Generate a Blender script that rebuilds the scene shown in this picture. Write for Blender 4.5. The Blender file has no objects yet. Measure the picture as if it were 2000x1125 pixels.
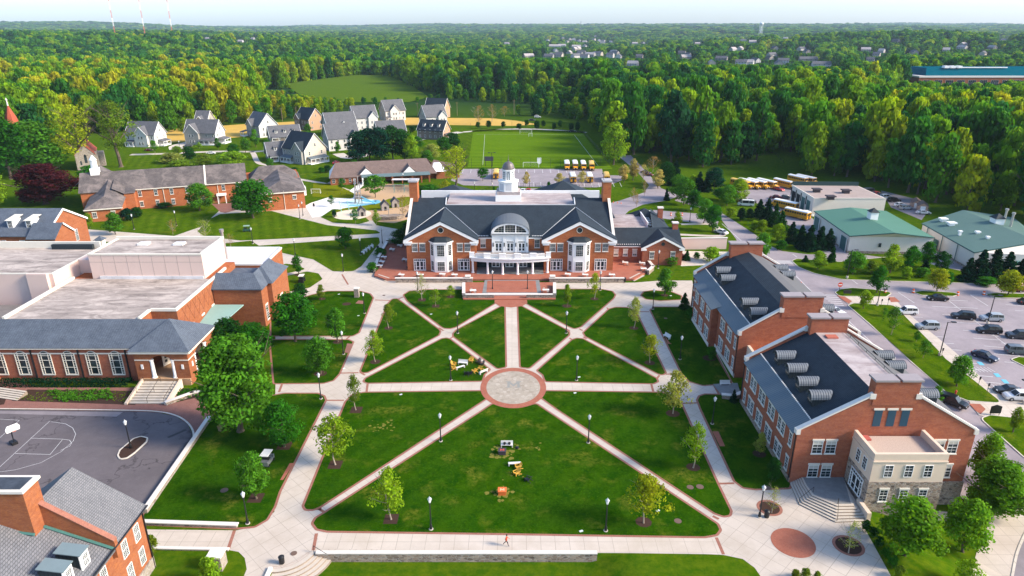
import bpy, math, random
from mathutils import Vector, Matrix, noise
from math import radians as R, sin, cos, pi, tan, atan2, hypot, sqrt, exp
random.seed(7)
SC = bpy.context.scene
COL = SC.collection
# ------------------------------------------------------------------ camera
FPX, PITCH, CAMH = 1333.0, R(21.0), 62.0
cam = bpy.data.cameras.new('camera'); cam_o = bpy.data.objects.new('camera', cam); COL.objects.link(cam_o)
cam_o.location = (0, 0, CAMH); cam_o.rotation_euler = (R(90) - PITCH, 0, 0)
cam.sensor_width = 36.0; cam.lens = FPX / 2000 * 36; cam.clip_start = 1.0; cam.clip_end = 40000.0
SC.camera = cam_o
# ------------------------------------------------------------------ sky, sun, exposure
SUN_AZ, SUN_EL = 101.0, 31.0
w = bpy.data.worlds.new('World'); SC.world = w; w.use_nodes = True
nt = w.node_tree; bg = nt.nodes['Background']
sky = nt.nodes.new('ShaderNodeTexSky'); sky.sky_type = 'NISHITA'; sky.sun_disc = False
sky.sun_elevation = R(SUN_EL); sky.sun_rotation = R(SUN_AZ); sky.altitude = 60
sky.air_density = 1.0; sky.dust_density = 1.2; sky.ozone_density = 3.5
nt.links.new(sky.outputs[0], bg.inputs[0]); bg.inputs[1].default_value = 0.15
sl = bpy.data.lights.new('sun', 'SUN'); sl.energy = 3.4; sl.angle = R(14); sl.color = (1.0, .865, .69)
so = bpy.data.objects.new('sun', sl); COL.objects.link(so)
sd = Vector((sin(R(SUN_AZ)) * cos(R(SUN_EL)), cos(R(SUN_AZ)) * cos(R(SUN_EL)), sin(R(SUN_EL))))
so.rotation_euler = sd.to_track_quat('Z', 'Y').to_euler(); so.location = (200, 0, 300)
vs = SC.view_settings; vs.view_transform = 'Standard'; vs.look = 'None'; vs.gamma = 1; vs.exposure = 1.2
vs.use_curve_mapping = False
# ------------------------------------------------------------------ measuring helpers: a ray of the photograph met with a level or a distance
def _ray(px, py):
 a = (px - 1000) / FPX; b = (py - 562.5) / FPX
 return Vector((a, cos(PITCH) - b * sin(PITCH), -sin(PITCH) - b * cos(PITCH)))
def G(px, py, z=0.0):
 d = _ray(px, py); t = (z - CAMH) / d.z
 return Vector((d.x * t, d.y * t, z))
def S(px, py, Y):
 d = _ray(px, py); t = Y / d.y
 return Vector((d.x * t, Y, CAMH + d.z * t))
def sm(a, b, x):
 t = min(1, max(0, (x - a) / (b - a))); return t * t * (3 - 2 * t)
def gz(x, y):
 """height of the campus ground: a sunken lawn in front, the bank falling away beside the near dormitory"""
 z = 0.0
 if y < 68.25 and x > -29.0 and hypot(x + 29.2, y - 69.6) > 3.75: z -= 1.15 * (1 - sm(10.4, 13.5, x))
 if x > 44 and y < 130:
  z -= 3.8 * sm(47.5, 61, x - max(0, 76 - y) * .16) * (1 - sm(84, 128, y))
 return z
def GG(px, py):
 z = 0.0
 for _ in range(12):
  p = G(px, py, z); z = .5 * z + .5 * gz(p.x, p.y)
 p = G(px, py, z); p.z = gz(p.x, p.y); return p
# ------------------------------------------------------------------ mesh builder
class MB:
 def __init__(s): s.v = []; s.f = []; s.i = []; s.m = Matrix(); s.k = 0; s.c = None
 def add(s, vs, fs, k=None):
  o = len(s.v); m = s.m
  s.v += [tuple(m @ Vector(p)) for p in vs]
  s.f += [tuple(o + j for j in q) for q in fs]
  s.i += [s.k if k is None else k] * len(fs)
  return s
 def box(s, x0, x1, y0, y1, z0, z1, k=None):
  x0, x1 = min(x0, x1), max(x0, x1); y0, y1 = min(y0, y1), max(y0, y1); z0, z1 = min(z0, z1), max(z0, z1)
  return s.add([(x0,y0,z0),(x1,y0,z0),(x1,y1,z0),(x0,y1,z0),(x0,y0,z1),(x1,y0,z1),(x1,y1,z1),(x0,y1,z1)],
              [(0,3,2,1),(4,5,6,7),(0,1,5,4),(1,2,6,5),(2,3,7,6),(3,0,4,7)], k)
 def cbox(s, c, d, rz=0, k=None):
  m = s.m; s.m = m @ Matrix.Translation(c) @ Matrix.Rotation(rz, 4, 'Z')
  s.box(-d[0]/2, d[0]/2, -d[1]/2, d[1]/2, -d[2]/2, d[2]/2, k); s.m = m; return s
 def poly(s, pts, k=None): return s.add(pts, [tuple(range(len(pts)))], k)
 def prism(s, pts, z0, z1, k=None, kt=None):
  """pts: ccw plan outline"""
  n = len(pts)
  vs = [(p[0], p[1], z0) for p in pts] + [(p[0], p[1], z1) for p in pts]
  s.add(vs, [(i, (i+1) % n, n + (i+1) % n, n + i) for i in range(n)] + [tuple(range(n-1, -1, -1))], k)
  return s.add(vs[n:], [tuple(range(n))], k if kt is None else kt)
 def vprism(s, pts, y0, y1, k=None):
  """outline in x-z (ccw seen from -y) extruded along y"""
  n = len(pts)
  vs = [(p[0], y0, p[1]) for p in pts] + [(p[0], y1, p[1]) for p in pts]
  return s.add(vs, [((i+1) % n, i, n + i, n + (i+1) % n) for i in range(n)] + [tuple(range(n)), tuple(range(2*n-1, n-1, -1))], k)
 def slab(s, pts, t, k=None):
  """a flat polygon in space (ccw from outside) given thickness t downwards"""
  n = len(pts)
  vs = [tuple(p) for p in pts] + [(p[0], p[1], p[2] - t) for p in pts]
  return s.add(vs, [tuple(range(n)), tuple(range(2*n-1, n-1, -1))] + [(i, n+i, n+(i+1) % n, (i+1) % n) for i in range(n)], k)
 def tube(s, p0, p1, r0, r1=None, n=8, cap=True, k=None):
  r1 = r0 if r1 is None else r1; p0 = Vector(p0); p1 = Vector(p1); d = (p1 - p0)
  if d.length < 1e-6: return s
  q = d.to_track_quat('Z', 'Y'); vs = []
  for (p, r) in ((p0, r0), (p1, r1)):
   for j in range(n):
    a = 2*pi*j/n; vs.append(tuple(p + q @ Vector((cos(a)*r, sin(a)*r, 0))))
  fs = [(j, (j+1) % n, n + (j+1) % n, n + j) for j in range(n)]
  if cap: fs += [tuple(range(n-1, -1, -1)), tuple(range(n, 2*n))]
  return s.add(vs, fs, k)
 def lathe(s, prof, c=(0,0,0), n=12, k=None, a0=0):
  vs = []; fs = []
  for (r, z) in prof:
   for j in range(n):
    a = a0 + 2*pi*j/n; vs.append((c[0]+cos(a)*r, c[1]+sin(a)*r, c[2]+z))
  for i in range(len(prof)-1):
   for j in range(n):
    fs.append((i*n+j, i*n+(j+1) % n, (i+1)*n+(j+1) % n, (i+1)*n+j))
  fs += [tuple(range(n-1, -1, -1)), tuple((len(prof)-1)*n + j for j in range(n))]
  return s.add(vs, fs, k)
 def mesh(s, name, mats, smooth=False):
  me = bpy.data.meshes.new(name); me.from_pydata(s.v, [], s.f)
  for m in (mats if isinstance(mats, (list, tuple)) else [mats]): me.materials.append(m)
  me.polygons.foreach_set('material_index', s.i)
  if s.c is not None:
   at = me.color_attributes.new('tone', 'FLOAT_COLOR', 'POINT')
   at.data.foreach_set('color', s.c)
  if smooth: me.polygons.foreach_set('use_smooth', [True] * len(s.f))
  me.update(); return me
ORI = {}
def link(o, parent=None):
 COL.objects.link(o)
 if parent is not None: o.parent = parent
 return o
def lab(o, label, cat, group=None):
 o['label'] = label; o['category'] = cat
 if group: o['group'] = group
 return o
def thing(name, label, cat, loc=(0,0,0), rz=0.0, group=None):
 o = bpy.data.objects.new(name, None); link(o); o.empty_display_size = .5
 o.location = loc; o.rotation_euler = (0, 0, rz); ORI[o] = Vector(loc)
 return lab(o, label, cat, group)
def part(name, mb, mats, parent, smooth=False, label=None, world=False):
 me = mb if isinstance(mb, bpy.types.Mesh) else mb.mesh(name, mats, smooth)
 o = bpy.data.objects.new(name, me); link(o, parent)
 if world:
  org = ORI[parent]; me.transform(Matrix.Translation(-org)); ORI[o] = org
 if label: o['label'] = label
 return o
def solo(name, mb, mats, label, cat, group=None, loc=(0,0,0), rz=0, smooth=False):
 me = mb if isinstance(mb, bpy.types.Mesh) else mb.mesh(name, mats, smooth)
 o = bpy.data.objects.new(name, me); link(o); o.location = loc; o.rotation_euler = (0, 0, rz)
 return lab(o, label, cat, group)
def struct(name, mb, mats, kind='structure', smooth=False):
 o = bpy.data.objects.new(name, mb.mesh(name, mats, smooth)); link(o); o['kind'] = kind; return o
def dup(root, loc, rz=None, label=None, group=None, sc=None):
 r = root.copy(); COL.objects.link(r); r.location = loc
 if rz is not None: r.rotation_euler = (0, 0, rz)
 if sc is not None: r.scale = sc if isinstance(sc, (tuple, list)) else (sc, sc, sc)
 if label: r['label'] = label
 if group: r['group'] = group
 for ch in list(root.children):
  c = ch.copy(); COL.objects.link(c); c.parent = r
  for g in list(ch.children):
   d = g.copy(); COL.objects.link(d); d.parent = c
 return r
# ------------------------------------------------------------------ plan outlines
def area2(p): return sum(p[i-1][0]*p[i][1] - p[i][0]*p[i-1][1] for i in range(len(p)))
def ccw(p): return list(p) if area2(p) > 0 else list(reversed(p))
def fillet(pts, r, n=5):
 pts = ccw([Vector((p[0], p[1])) for p in pts]); out = []
 N = len(pts)
 for i in range(N):
  p = pts[i]; a = pts[i-1] - p; b = pts[(i+1) % N] - p
  la, lb = a.length, b.length
  if la < 1e-4 or lb < 1e-4: continue
  a /= la; b /= lb; ang = a.angle(b)
  if ang > R(172): out.append(p); continue
  t = min(r / max(.05, tan(ang/2)), la*.45, lb*.45)
  q0 = p + a*t; q1 = p + b*t
  for j in range(n+1):
   u = j/n; out.append((1-u)**2*q0 + 2*u*(1-u)*p + u*u*q1)
 return out
def offset(pts, d):
 """grow a ccw outline by d"""
 N = len(pts); out = []
 for i in range(N):
  p = Vector(pts[i][:2]); a = (p - Vector(pts[i-1][:2])); b = (Vector(pts[(i+1) % N][:2]) - p)
  if a.length < 1e-6 or b.length < 1e-6: out.append(p); continue
  a.normalize(); b.normalize()
  na = Vector((a.y, -a.x)); nb = Vector((b.y, -b.x)); m = na + nb
  if m.length < 1e-3: out.append(p + na*d); continue
  m.normalize(); out.append(p + m * min(d / max(.35, m.dot(na)), 2.2*abs(d)) if d > 0 else p + m * d / max(.35, m.dot(na)))
 return out
def P2(l, z=0.0): return [G(a, b, z).to_2d() for a, b in l]
def inside(p, poly):
 x, y = p[0], p[1]; c = False; j = len(poly) - 1
 for i in range(len(poly)):
  xi, yi = poly[i][0], poly[i][1]; xj, yj = poly[j][0], poly[j][1]
  if (yi > y) != (yj > y) and x < (xj - xi) * (y - yi) / (yj - yi) + xi: c = not c
  j = i
 return c
def sheet(name, pts, z, mat):
 mb = MB(); mb.poly([(p[0], p[1], z) for p in ccw(pts)]); return struct(name, mb, mat)
def ribbon(mb, pts, wd, z, k=None, drape=False):
 """a strip of width wd along a centre line"""
 pts = [Vector(p[:2]) for p in pts]; L = []; Rr = []
 for i, p in enumerate(pts):
  a = pts[max(0, i-1)]; b = pts[min(len(pts)-1, i+1)]; d = (b - a).normalized(); n = Vector((-d.y, d.x)) * wd/2
  zz = (lambda q: z + (gz(q.x, q.y) if drape else 0))
  l = p + n; r = p - n
  L.append((l.x, l.y, zz(l))); Rr.append((r.x, r.y, zz(r)))
 n = len(pts)
 mb.add(L + Rr, [(n+i, n+i+1, i+1, i) for i in range(n-1)], k)
def smooth_line(pts, n=6):
 pts = [Vector(p[:2]) for p in pts]; out = []
 for i in range(len(pts)-1):
  p0 = pts[max(0, i-1)]; p1 = pts[i]; p2 = pts[i+1]; p3 = pts[min(len(pts)-1, i+2)]
  for j in range(n):
   t = j/n
   out.append(.5*((2*p1) + (p2-p0)*t + (2*p0-5*p1+4*p2-p3)*t*t + (3*p1-p0-3*p2+p3)*t**3))
 out.append(pts[-1]); return out
# ------------------------------------------------------------------ materials
class Sh:
 def __init__(s, name, rough=.85, spec=.25, metal=0.0):
  s.mat = bpy.data.materials.new(name); s.mat.use_nodes = True; s.nt = s.mat.node_tree
  s.b = s.nt.nodes['Principled BSDF']; s.b.inputs['Roughness'].default_value = rough
  s.b.inputs['Specular IOR Level'].default_value = spec; s.b.inputs['Metallic'].default_value = metal
  g = s.nd('ShaderNodeNewGeometry'); s.P = g.outputs['Position']; s.N = g.outputs['Normal']
  t = s.nd('ShaderNodeTexCoord'); s.O = t.outputs['Object']
 def nd(s, ty): return s.nt.nodes.new(ty)
 def put(s, sock, v):
  if hasattr(v, 'is_output') or isinstance(v, bpy.types.NodeSocket): s.nt.links.new(v, sock)
  elif isinstance(v, (tuple, list)) and len(v) == 3 and sock.type == 'RGBA': sock.default_value = (*v, 1)
  else: sock.default_value = v
 def noise(s, scale, detail=4, rough=.6, vec=None, dist=0):
  n = s.nd('ShaderNodeTexNoise'); s.put(n.inputs['Vector'], vec or s.P)
  n.inputs['Scale'].default_value = scale; n.inputs['Detail'].default_value = detail
  n.inputs['Roughness'].default_value = rough; n.inputs['Distortion'].default_value = dist; return n.outputs['Fac']
 def voro(s, scale, vec=None, feat='F1', out='Color'):
  n = s.nd('ShaderNodeTexVoronoi'); n.feature = feat; s.put(n.inputs['Vector'], vec or s.P); n.inputs['Scale'].default_value = scale
  return n.outputs[out]
 def ramp(s, f, stops):
  n = s.nd('ShaderNodeValToRGB'); e = n.color_ramp.elements
  while len(e) < len(stops): e.new(.5)
  for i, (p, c) in enumerate(stops):
   e[i].position = p; c = c if isinstance(c, (tuple, list)) else (c, c, c); e[i].color = (*c, 1)
  s.put(n.inputs[0], f); return n.outputs[0]
 def mix(s, f, a, b, mode='MIX'):
  n = s.nd('ShaderNodeMix'); n.data_type = 'RGBA'; n.blend_type = mode
  s.put(n.inputs[0], f); s.put(n.inputs[6], a); s.put(n.inputs[7], b); return n.outputs[2]
 def math(s, op, a, b=0.0):
  n = s.nd('ShaderNodeMath'); n.operation = op; s.put(n.inputs[0], a); s.put(n.inputs[1], b); return n.outputs[0]
 def map(s, vec, loc=(0,0,0), rot=(0,0,0), sc=(1,1,1)):
  n = s.nd('ShaderNodeMapping'); s.put(n.inputs[0], vec); n.inputs[1].default_value = loc; n.inputs[2].default_value = rot; n.inputs[3].default_value = sc
  return n.outputs[0]
 def sep(s, vec):
  n = s.nd('ShaderNodeSeparateXYZ'); s.put(n.inputs[0], vec); return n.outputs
 def comb(s, x, y, z=0.0):
  n = s.nd('ShaderNodeCombineXYZ')
  for i, q in enumerate((x, y, z)): s.put(n.inputs[i], q)
  return n.outputs[0]
 def brick(s, vec, c1, c2, mort, scale, msize=.02, bw=.5, rh=.25, off=.5, bias=0):
  n = s.nd('ShaderNodeTexBrick'); s.put(n.inputs['Vector'], vec); n.offset = off
  for a, q in (('Color1', c1), ('Color2', c2), ('Mortar', mort)): s.put(n.inputs[a], q)
  for a, q in (('Scale', scale), ('Mortar Size', msize), ('Brick Width', bw), ('Row Height', rh), ('Bias', bias)): n.inputs[a].default_value = q
  return n.outputs['Color'], n.outputs['Fac']
 def bump(s, h, strength=.4, dist=.05):
  n = s.nd('ShaderNodeBump'); s.put(n.inputs['Height'], h); n.inputs['Strength'].default_value = strength; n.inputs['Distance'].default_value = dist
  s.nt.links.new(n.outputs[0], s.b.inputs['Normal'])
 def out(s, col, rough=None):
  s.put(s.b.inputs['Base Color'], col)
  if rough is not None: s.put(s.b.inputs['Roughness'], rough)
  return s.mat
 def wallvec(s):
  """u runs along the wall, v is height"""
  x, y, z = s.sep(s.P)[:3]; return s.comb(s.math('ADD', x, y), z, 0.0)
def plain(name, col, rough=.7, spec=.3, metal=0.0, var=.12, scale=1.5):
 s = Sh(name, rough, spec, metal); n = s.noise(scale, 5, .65)
 c = s.mix(s.math('MULTIPLY', n, 1.0), tuple(q*(1-var) for q in col), tuple(min(1, q*(1+var)) for q in col)); return s.out(c)
def brick_mat(name, c1, c2, mort, tint=(.0, .0, .0)):
 s = Sh(name, .9, .15); v = s.wallvec()
 col, f = s.brick(v, c1, c2, mort, 1.0, .012, .22, .075)
 n = s.noise(.5, 6, .75, s.map(s.P, sc=(1, 1, 3.5))); n2 = s.noise(2.2, 5, .8)
 col = s.mix(s.ramp(n, [(.38, 0.0), (.66, .6)]), col, tuple(q*.72 for q in c2))
 col = s.mix(s.ramp(n2, [(.48, 0.0), (.72, .55)]), col, (min(1, c1[0]*1.2), c1[1]*1.45, c1[2]*1.2))
 return s.out(col)
BRICK = brick_mat('red_brick', (.48, .135, .036), (.34, .078, .03), (.35, .19, .11))
BRICK2 = brick_mat('rose_brick', (.40, .105, .048), (.29, .068, .034), (.32, .17, .12))
BRICKO = brick_mat('orange_brick', (.36, .105, .034), (.26, .068, .026), (.30, .16, .10))
def paver(name, c1, c2, mort):
 s = Sh(name, .9, .15); col, f = s.brick(s.map(s.P, rot=(0, 0, R(45))), c1, c2, mort, 1.0, .01, .2, .1)
 n = s.noise(.5, 5, .75); n2 = s.noise(5, 3, .6)
 col = s.mix(s.ramp(n, [(.4, 0.0), (.75, .5)]), col, tuple(q*.6 for q in c2))
 col = s.mix(s.ramp(n2, [(.5, 0.0), (.8, .4)]), col, tuple(min(1, q*1.35) for q in c1)); return s.out(col)
PAVER = paver('brick_pavers', (.40, .125, .075), (.32, .09, .055), (.30, .17, .12))
PAVERD = paver('aged_brick_pavers', (.29, .125, .095), (.23, .10, .078), (.22, .14, .12))
EDGE = paver('edging_brick', (.34, .135, .09), (.28, .10, .07), (.28, .18, .14))
def concrete_mat(name, base, joint=1.5, rot=0.0, dark=.72):
 s = Sh(name, .92, .2); v = s.map(s.P, rot=(0, 0, rot))
 col, f = s.brick(v, base, tuple(q*.955 for q in base), tuple(q*.58 for q in base), 1.0/joint, .018, 1.0, 1.0, 0.0)
 n = s.noise(.18, 6, .7); n2 = s.noise(2.2, 5, .7)
 n3 = s.noise(.06, 5, .7); col = s.mix(s.ramp(n3, [(.45, 0.0), (.6, .5)]), col, tuple(q*.86 for q in base)); n4 = s.noise(.6, 7, .85, dist=2.0); col = s.mix(s.ramp(n4, [(.58, 0.0), (.70, .45)]), col, tuple(q*.66 for q in base)); col = s.mix(s.ramp(n, [(.42, 0.0), (.68, .6)]), col, (base[0]*dark, base[1]*dark*.96, base[2]*dark*.9))
 col = s.mix(s.ramp(n2, [(.5, 0.0), (.75, .22)]), col, tuple(q*.78 for q in base)); return s.out(col)
CONC = concrete_mat('walk_concrete', (.56, .485, .41), 1.85)
CONC2 = concrete_mat('plaza_concrete', (.54, .47, .40), 1.9, R(45))
CONCN = concrete_mat('plain_concrete', (.60, .54, .46), 3.0)
def grass_mat(name, a, b, c, stripe=0.0, srot=0.0, bare=True, period=3.6):
 s = Sh(name, .95, .0)
 n1 = s.noise(.09, 6, .7); n2 = s.noise(.9, 6, .75, dist=.4); n3 = s.noise(9, 4, .8)
 col = s.mix(s.ramp(n1, [(.35, 0.0), (.65, 1.0)]), a, b)
 n6 = s.noise(.32, 5, .7, dist=.8); col = s.mix(s.ramp(n6, [(.45, 0.0), (.68, .6)]), col, c); col = s.mix(s.ramp(n2, [(.42, 0.0), (.7, .6)]), col, c)
 n7 = s.noise(2.6, 5, .8); col = s.mix(s.ramp(n7, [(.52, 0.0), (.72, .75)]), col, tuple(q*1.5 for q in c)); col = s.mix(s.ramp(n3, [(.3, .7), (.62, 0.0)]), col, tuple(q*.35 for q in a))
 if stripe:
  wv = s.nd('ShaderNodeTexWave'); wv.wave_type = 'BANDS'; wv.bands_direction = 'X'; wv.wave_profile = 'SIN'
  s.put(wv.inputs['Vector'], s.map(s.P, rot=(0, 0, srot))); wv.inputs['Scale'].default_value = 6.283/20/period*3.1831/3.1831; wv.inputs['Distortion'].default_value = .6; wv.inputs['Detail'].default_value = 2
  col = s.mix(s.math('MULTIPLY', wv.outputs['Fac'], stripe), col, tuple(q*1.7 for q in c))
 if bare:
  n4 = s.noise(.22, 3, .5); n5 = s.noise(1.4, 5, .8)
  f = s.math('MULTIPLY', s.ramp(n4, [(.55, 0.0), (.68, 1.0)]), s.ramp(n5, [(.42, 0.0), (.65, .75)]))
  col = s.mix(f, col, (.17, .16, .02))
 s.bump(n3, .35, .06)
 return s.out(col)
GRASS = grass_mat('lawn_grass', (.007, .047, .0010), (.012, .062, .0014), (.046, .102, .002), .08, R(38))
GRASSW = grass_mat('campus_grass', (.024, .078, .002), (.042, .105, .0025), (.11, .16, .004), .12, R(-20))
GRASSY = grass_mat('bright_turf', (.13, .16, .004), (.16, .19, .005), (.18, .20, .006), 0, 0, False)
GRASSM = grass_mat('striped_field_grass', (.040, .112, .003), (.058, .135, .004), (.11, .18, .006), .5, R(90), False, 4.2)
GRASSF = grass_mat('meadow_grass', (.065, .13, .008), (.085, .15, .010), (.11, .165, .014), 0, 0, False)
STRAW = plain('straw_field', (.52, .33, .075), .95, .1, var=.2, scale=.15)
def asphalt_mat(name, base, cracks=False):
 s = Sh(name, .9, .25); n = s.noise(.12, 6, .7); n2 = s.noise(1.1, 6, .75); n3 = s.noise(14, 3, .7)
 col = s.mix(s.ramp(n, [(.35, 0.0), (.7, 1.0)]), tuple(q*.82 for q in base), tuple(q*1.2 for q in base))
 col = s.mix(s.ramp(n2, [(.5, 0.0), (.8, .5)]), col, tuple(q*1.35 for q in base))
 col = s.mix(s.ramp(n3, [(.3, .3), (.6, 0.0)]), col, tuple(q*.6 for q in base))
 if cracks:
  d = s.nd('ShaderNodeTexVoronoi'); d.feature = 'DISTANCE_TO_EDGE'; d.inputs['Scale'].default_value = .075
  nn = s.nd('ShaderNodeTexNoise'); nn.inputs['Scale'].default_value = .35; s.put(nn.inputs['Vector'], s.P); nn.inputs['Detail'].default_value = 4
  s.put(d.inputs['Vector'], s.mix(.08, s.P, nn.outputs['Color'], 'ADD') if False else s.mix(.12, s.P, s.map(nn.outputs['Color'], sc=(60, 60, 0))))
  col = s.mix(s.ramp(d.outputs['Distance'], [(0.0, .85), (.012, 0.0)]), col, tuple(q*.35 for q in base))
  n4 = s.noise(.5, 7, .85, dist=1.5); col = s.mix(s.ramp(n4, [(.62, 0.0), (.72, .4)]), col, tuple(q*2.2 for q in base))
 return s.out(col)
ASPH = asphalt_mat('road_asphalt', (.24, .21, .218)); ASPHC = asphalt_mat('court_asphalt', (.125, .108, .114), True)
ASPHP = asphalt_mat('parking_asphalt', (.29, .25, .262))
MULCH = plain('mulch', (.055, .032, .024), 1, .05, var=.4, scale=6)
SAND = plain('play_sand', (.48, .32, .19), 1, .1, var=.15)
WHITE = plain('white_paint', (.80, .79, .77), .55, .35, var=.03)
OFFW = plain('cream_trim', (.68, .63, .54), .75, .25, var=.06)
LINE = plain('road_paint', (.60, .59, .58), .8, .2, var=.15, scale=4)
BLUEP = plain('blue_paint', (.13, .42, .55), .8, .2)
REDP = plain('red_paint', (.55, .08, .05), .7, .2)
BLACK = plain('black_metal', (.012, .012, .014), .45, .4)
STEEL = plain('grey_metal', (.30, .31, .32), .4, .4, .6)
CONCW = plain('precast_concrete', (.66, .52, .40), .9, .15, var=.1, scale=.6)
BEIGE = plain('beige_render', (.64, .48, .42), .9, .2, var=.05, scale=.4)
YELLOW = plain('bus_yellow', (.72, .33, .012), .35, .45, var=.05)
WOODY = plain('yellow_stained_wood', (.66, .36, .05), .6, .3)
WOOD = plain('weathered_wood', (.25, .18, .12), .85, .2, var=.25, scale=3)
BARK = plain('bark', (.11, .085, .065), .95, .1, var=.35, scale=5)
BARKP = plain('pale_bark', (.30, .25, .20), .95, .1, var=.3, scale=5)
TEAL = plain('teal_metal', (.13, .27, .24), .5, .35, var=.08)
def glass_mat(name, col=(.012, .018, .020), r=.12):
 s = Sh(name, r, .32); n = s.noise(.35, 3, .6)
 return s.out(s.mix(s.ramp(n, [(.35, 0.0), (.68, 1.0)]), col, tuple(q*2.6 + .01 for q in col)))
GLASS = glass_mat('window_glass'); CARGLASS = glass_mat('car_glass', (.015, .018, .02), .05); BLIND = plain('window_blind', (.5, .48, .42), .6, .3)
def stone_mat(name, cols, scale=1.9, mort=(.36, .33, .30)):
 s = Sh(name, .95, .15); v = s.map(s.wallvec(), sc=(1, 1.9, 1))
 c = s.voro(scale, v); d = s.voro(scale, v, 'DISTANCE_TO_EDGE', 'Distance')
 g = s.sep(c)[0]; col = s.ramp(g, [(i/(len(cols)-1), q) for i, q in enumerate(cols)])
 col = s.mix(s.ramp(d, [(.02, 1.0), (.07, 0.0)]), col, mort)
 col = s.mix(s.noise(4, 4, .7), col, tuple(q*.6 for q in cols[1]), 'MIX') if False else col
 s.bump(s.ramp(d, [(0.0, 0.0), (.12, 1.0)]), .5, .06); return s.out(col)
STONE = stone_mat('field_stone', [(.11, .085, .07), (.31, .24, .18), (.19, .14, .11), (.40, .32, .25), (.25, .17, .12)])
STONEC = stone_mat('chapel_stone', [(.20, .16, .13), (.32, .27, .22), (.25, .21, .17)], 1.1)
CAPST = plain('cap_stone', (.66, .61, .55), .85, .2, var=.08)
def flag_mat():
 s = Sh('flagstone', .9, .2); v = s.P; c = s.voro(1.5, v); d = s.voro(1.5, v, 'DISTANCE_TO_EDGE', 'Distance')
 col = s.ramp(s.sep(c)[0], [(0, (.30, .25, .19)), (.4, (.40, .34, .27)), (.7, (.35, .30, .235)), (1, (.44, .38, .31))])
 col = s.mix(s.ramp(d, [(.0, 1.0), (.04, 0.0)]), col, (.27, .24, .20)); return s.out(col)
FLAG = flag_mat()
SLATEP = plain('bluestone_paving', (.20, .205, .205), .85, .25, var=.35, scale=1.2)
def roof_mat(name, c1, c2, row=.28, wid=.45, stain=None, spec=.25, rough=.8, amt=.35):
 """shingles or slates laid in courses up the slope"""
 s = Sh(name, rough, spec); x, y, z = s.sep(s.P)[:3]
 v = s.comb(s.math('ADD', x, y), s.math('MULTIPLY', z, 2.0), 0.0)
 col, f = s.brick(v, c1, c2, tuple(q*.45 for q in c2), 1.0, .03, wid, row)
 n = s.noise(.5, 5, .7); col = s.mix(s.ramp(n, [(.35, 0.0), (.7, amt)]), col, tuple(q*1.5 for q in c1))
 if stain:
  n2 = s.noise(.22, 7, .75, dist=.6); col = s.mix(s.ramp(n2, [(.45, 0.0), (.68, .8)]), col, stain)
 return s.out(col)
R_BLUE = roof_mat('blue_black_shingle', (.026, .038, .050), (.018, .029, .042), .2, .35)
R_SLATE = roof_mat('blue_slate', (.105, .125, .155), (.075, .092, .122), .3, .45)
R_GREY = roof_mat('grey_slate', (.19, .19, .20), (.14, .143, .155), .26, .36, amt=.15)
R_OLD = roof_mat('weathered_slate', (.115, .098, .092), (.078, .067, .066), .3, .5, (.25, .205, .185), amt=.5)
R_HOUSE = roof_mat('grey_shingle', (.125, .125, .135), (.095, .097, .108), .25, .6)
R_BROWN = roof_mat('brown_shingle', (.185, .13, .11), (.14, .10, .088), .3, .6)
R_RED = roof_mat('red_tile', (.40, .09, .045), (.30, .06, .035), .3, .4)
def seam_mat(name, c1, c2, per=.5, axis=0, dark=.5):
 s = Sh(name, .6, .2); o = s.sep(s.P)
 m = s.math('FRACT', s.math('DIVIDE', o[axis], per)); f = s.ramp(m, [(.0, 1.0), (.08, 1.0), (.16, 0.0)])
 n = s.noise(.25, 5, .7); col = s.mix(n, c1, c2); col = s.mix(f, col, tuple(q*dark for q in c1)); return s.out(col)
R_SEAM = seam_mat('grey_blue_seam_metal', (.105, .135, .155), (.14, .17, .19), .45, 1)
R_GREEN = seam_mat('green_seam_metal', (.070, .175, .120), (.088, .205, .145), .9, 0, .85)
R_GREEN2 = seam_mat('dull_green_seam_metal', (.080, .145, .120), (.10, .17, .145), .9, 1, .7)
R_DORM = seam_mat('dormer_seam_metal', (.28, .30, .32), (.36, .38, .40), .42, 1, .35)
R_DARK = seam_mat('dark_seam_metal', (.02, .028, .034), (.03, .04, .046), .4, 0)
def membrane(name, base, st, sc=.12):
 s = Sh(name, .9, .2); n = s.noise(sc, 8, .75, s.map(s.P, sc=(1, 3.2, 1)), .7); n2 = s.noise(1.2, 6, .8); n3 = s.noise(.05, 3, .6)
 col = s.mix(s.ramp(n, [(.40, 0.0), (.62, 1.0)]), base, st); n4 = s.noise(.35, 7, .8, dist=1.2); col = s.mix(s.ramp(n4, [(.52, 0.0), (.7, .6)]), col, tuple(q*.75 for q in st)); col = s.mix(s.ramp(n2, [(.5, 0.0), (.8, .4)]), col, tuple(q*.7 for q in st))
 col = s.mix(s.ramp(n3, [(.4, 0.0), (.7, .35)]), col, tuple(min(1, q*1.15) for q in base)); return s.out(col)
MEMB = membrane('gravel_membrane', (.50, .425, .375), (.175, .145, .13)); MEMBW = membrane('white_membrane', (.66, .65, .66), (.52, .5, .5))
MEMBP = membrane('pinkish_membrane', (.45, .39, .38), (.24, .185, .18)); MEMBD = membrane('dark_membrane', (.2, .18, .17), (.13, .12, .12))
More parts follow.
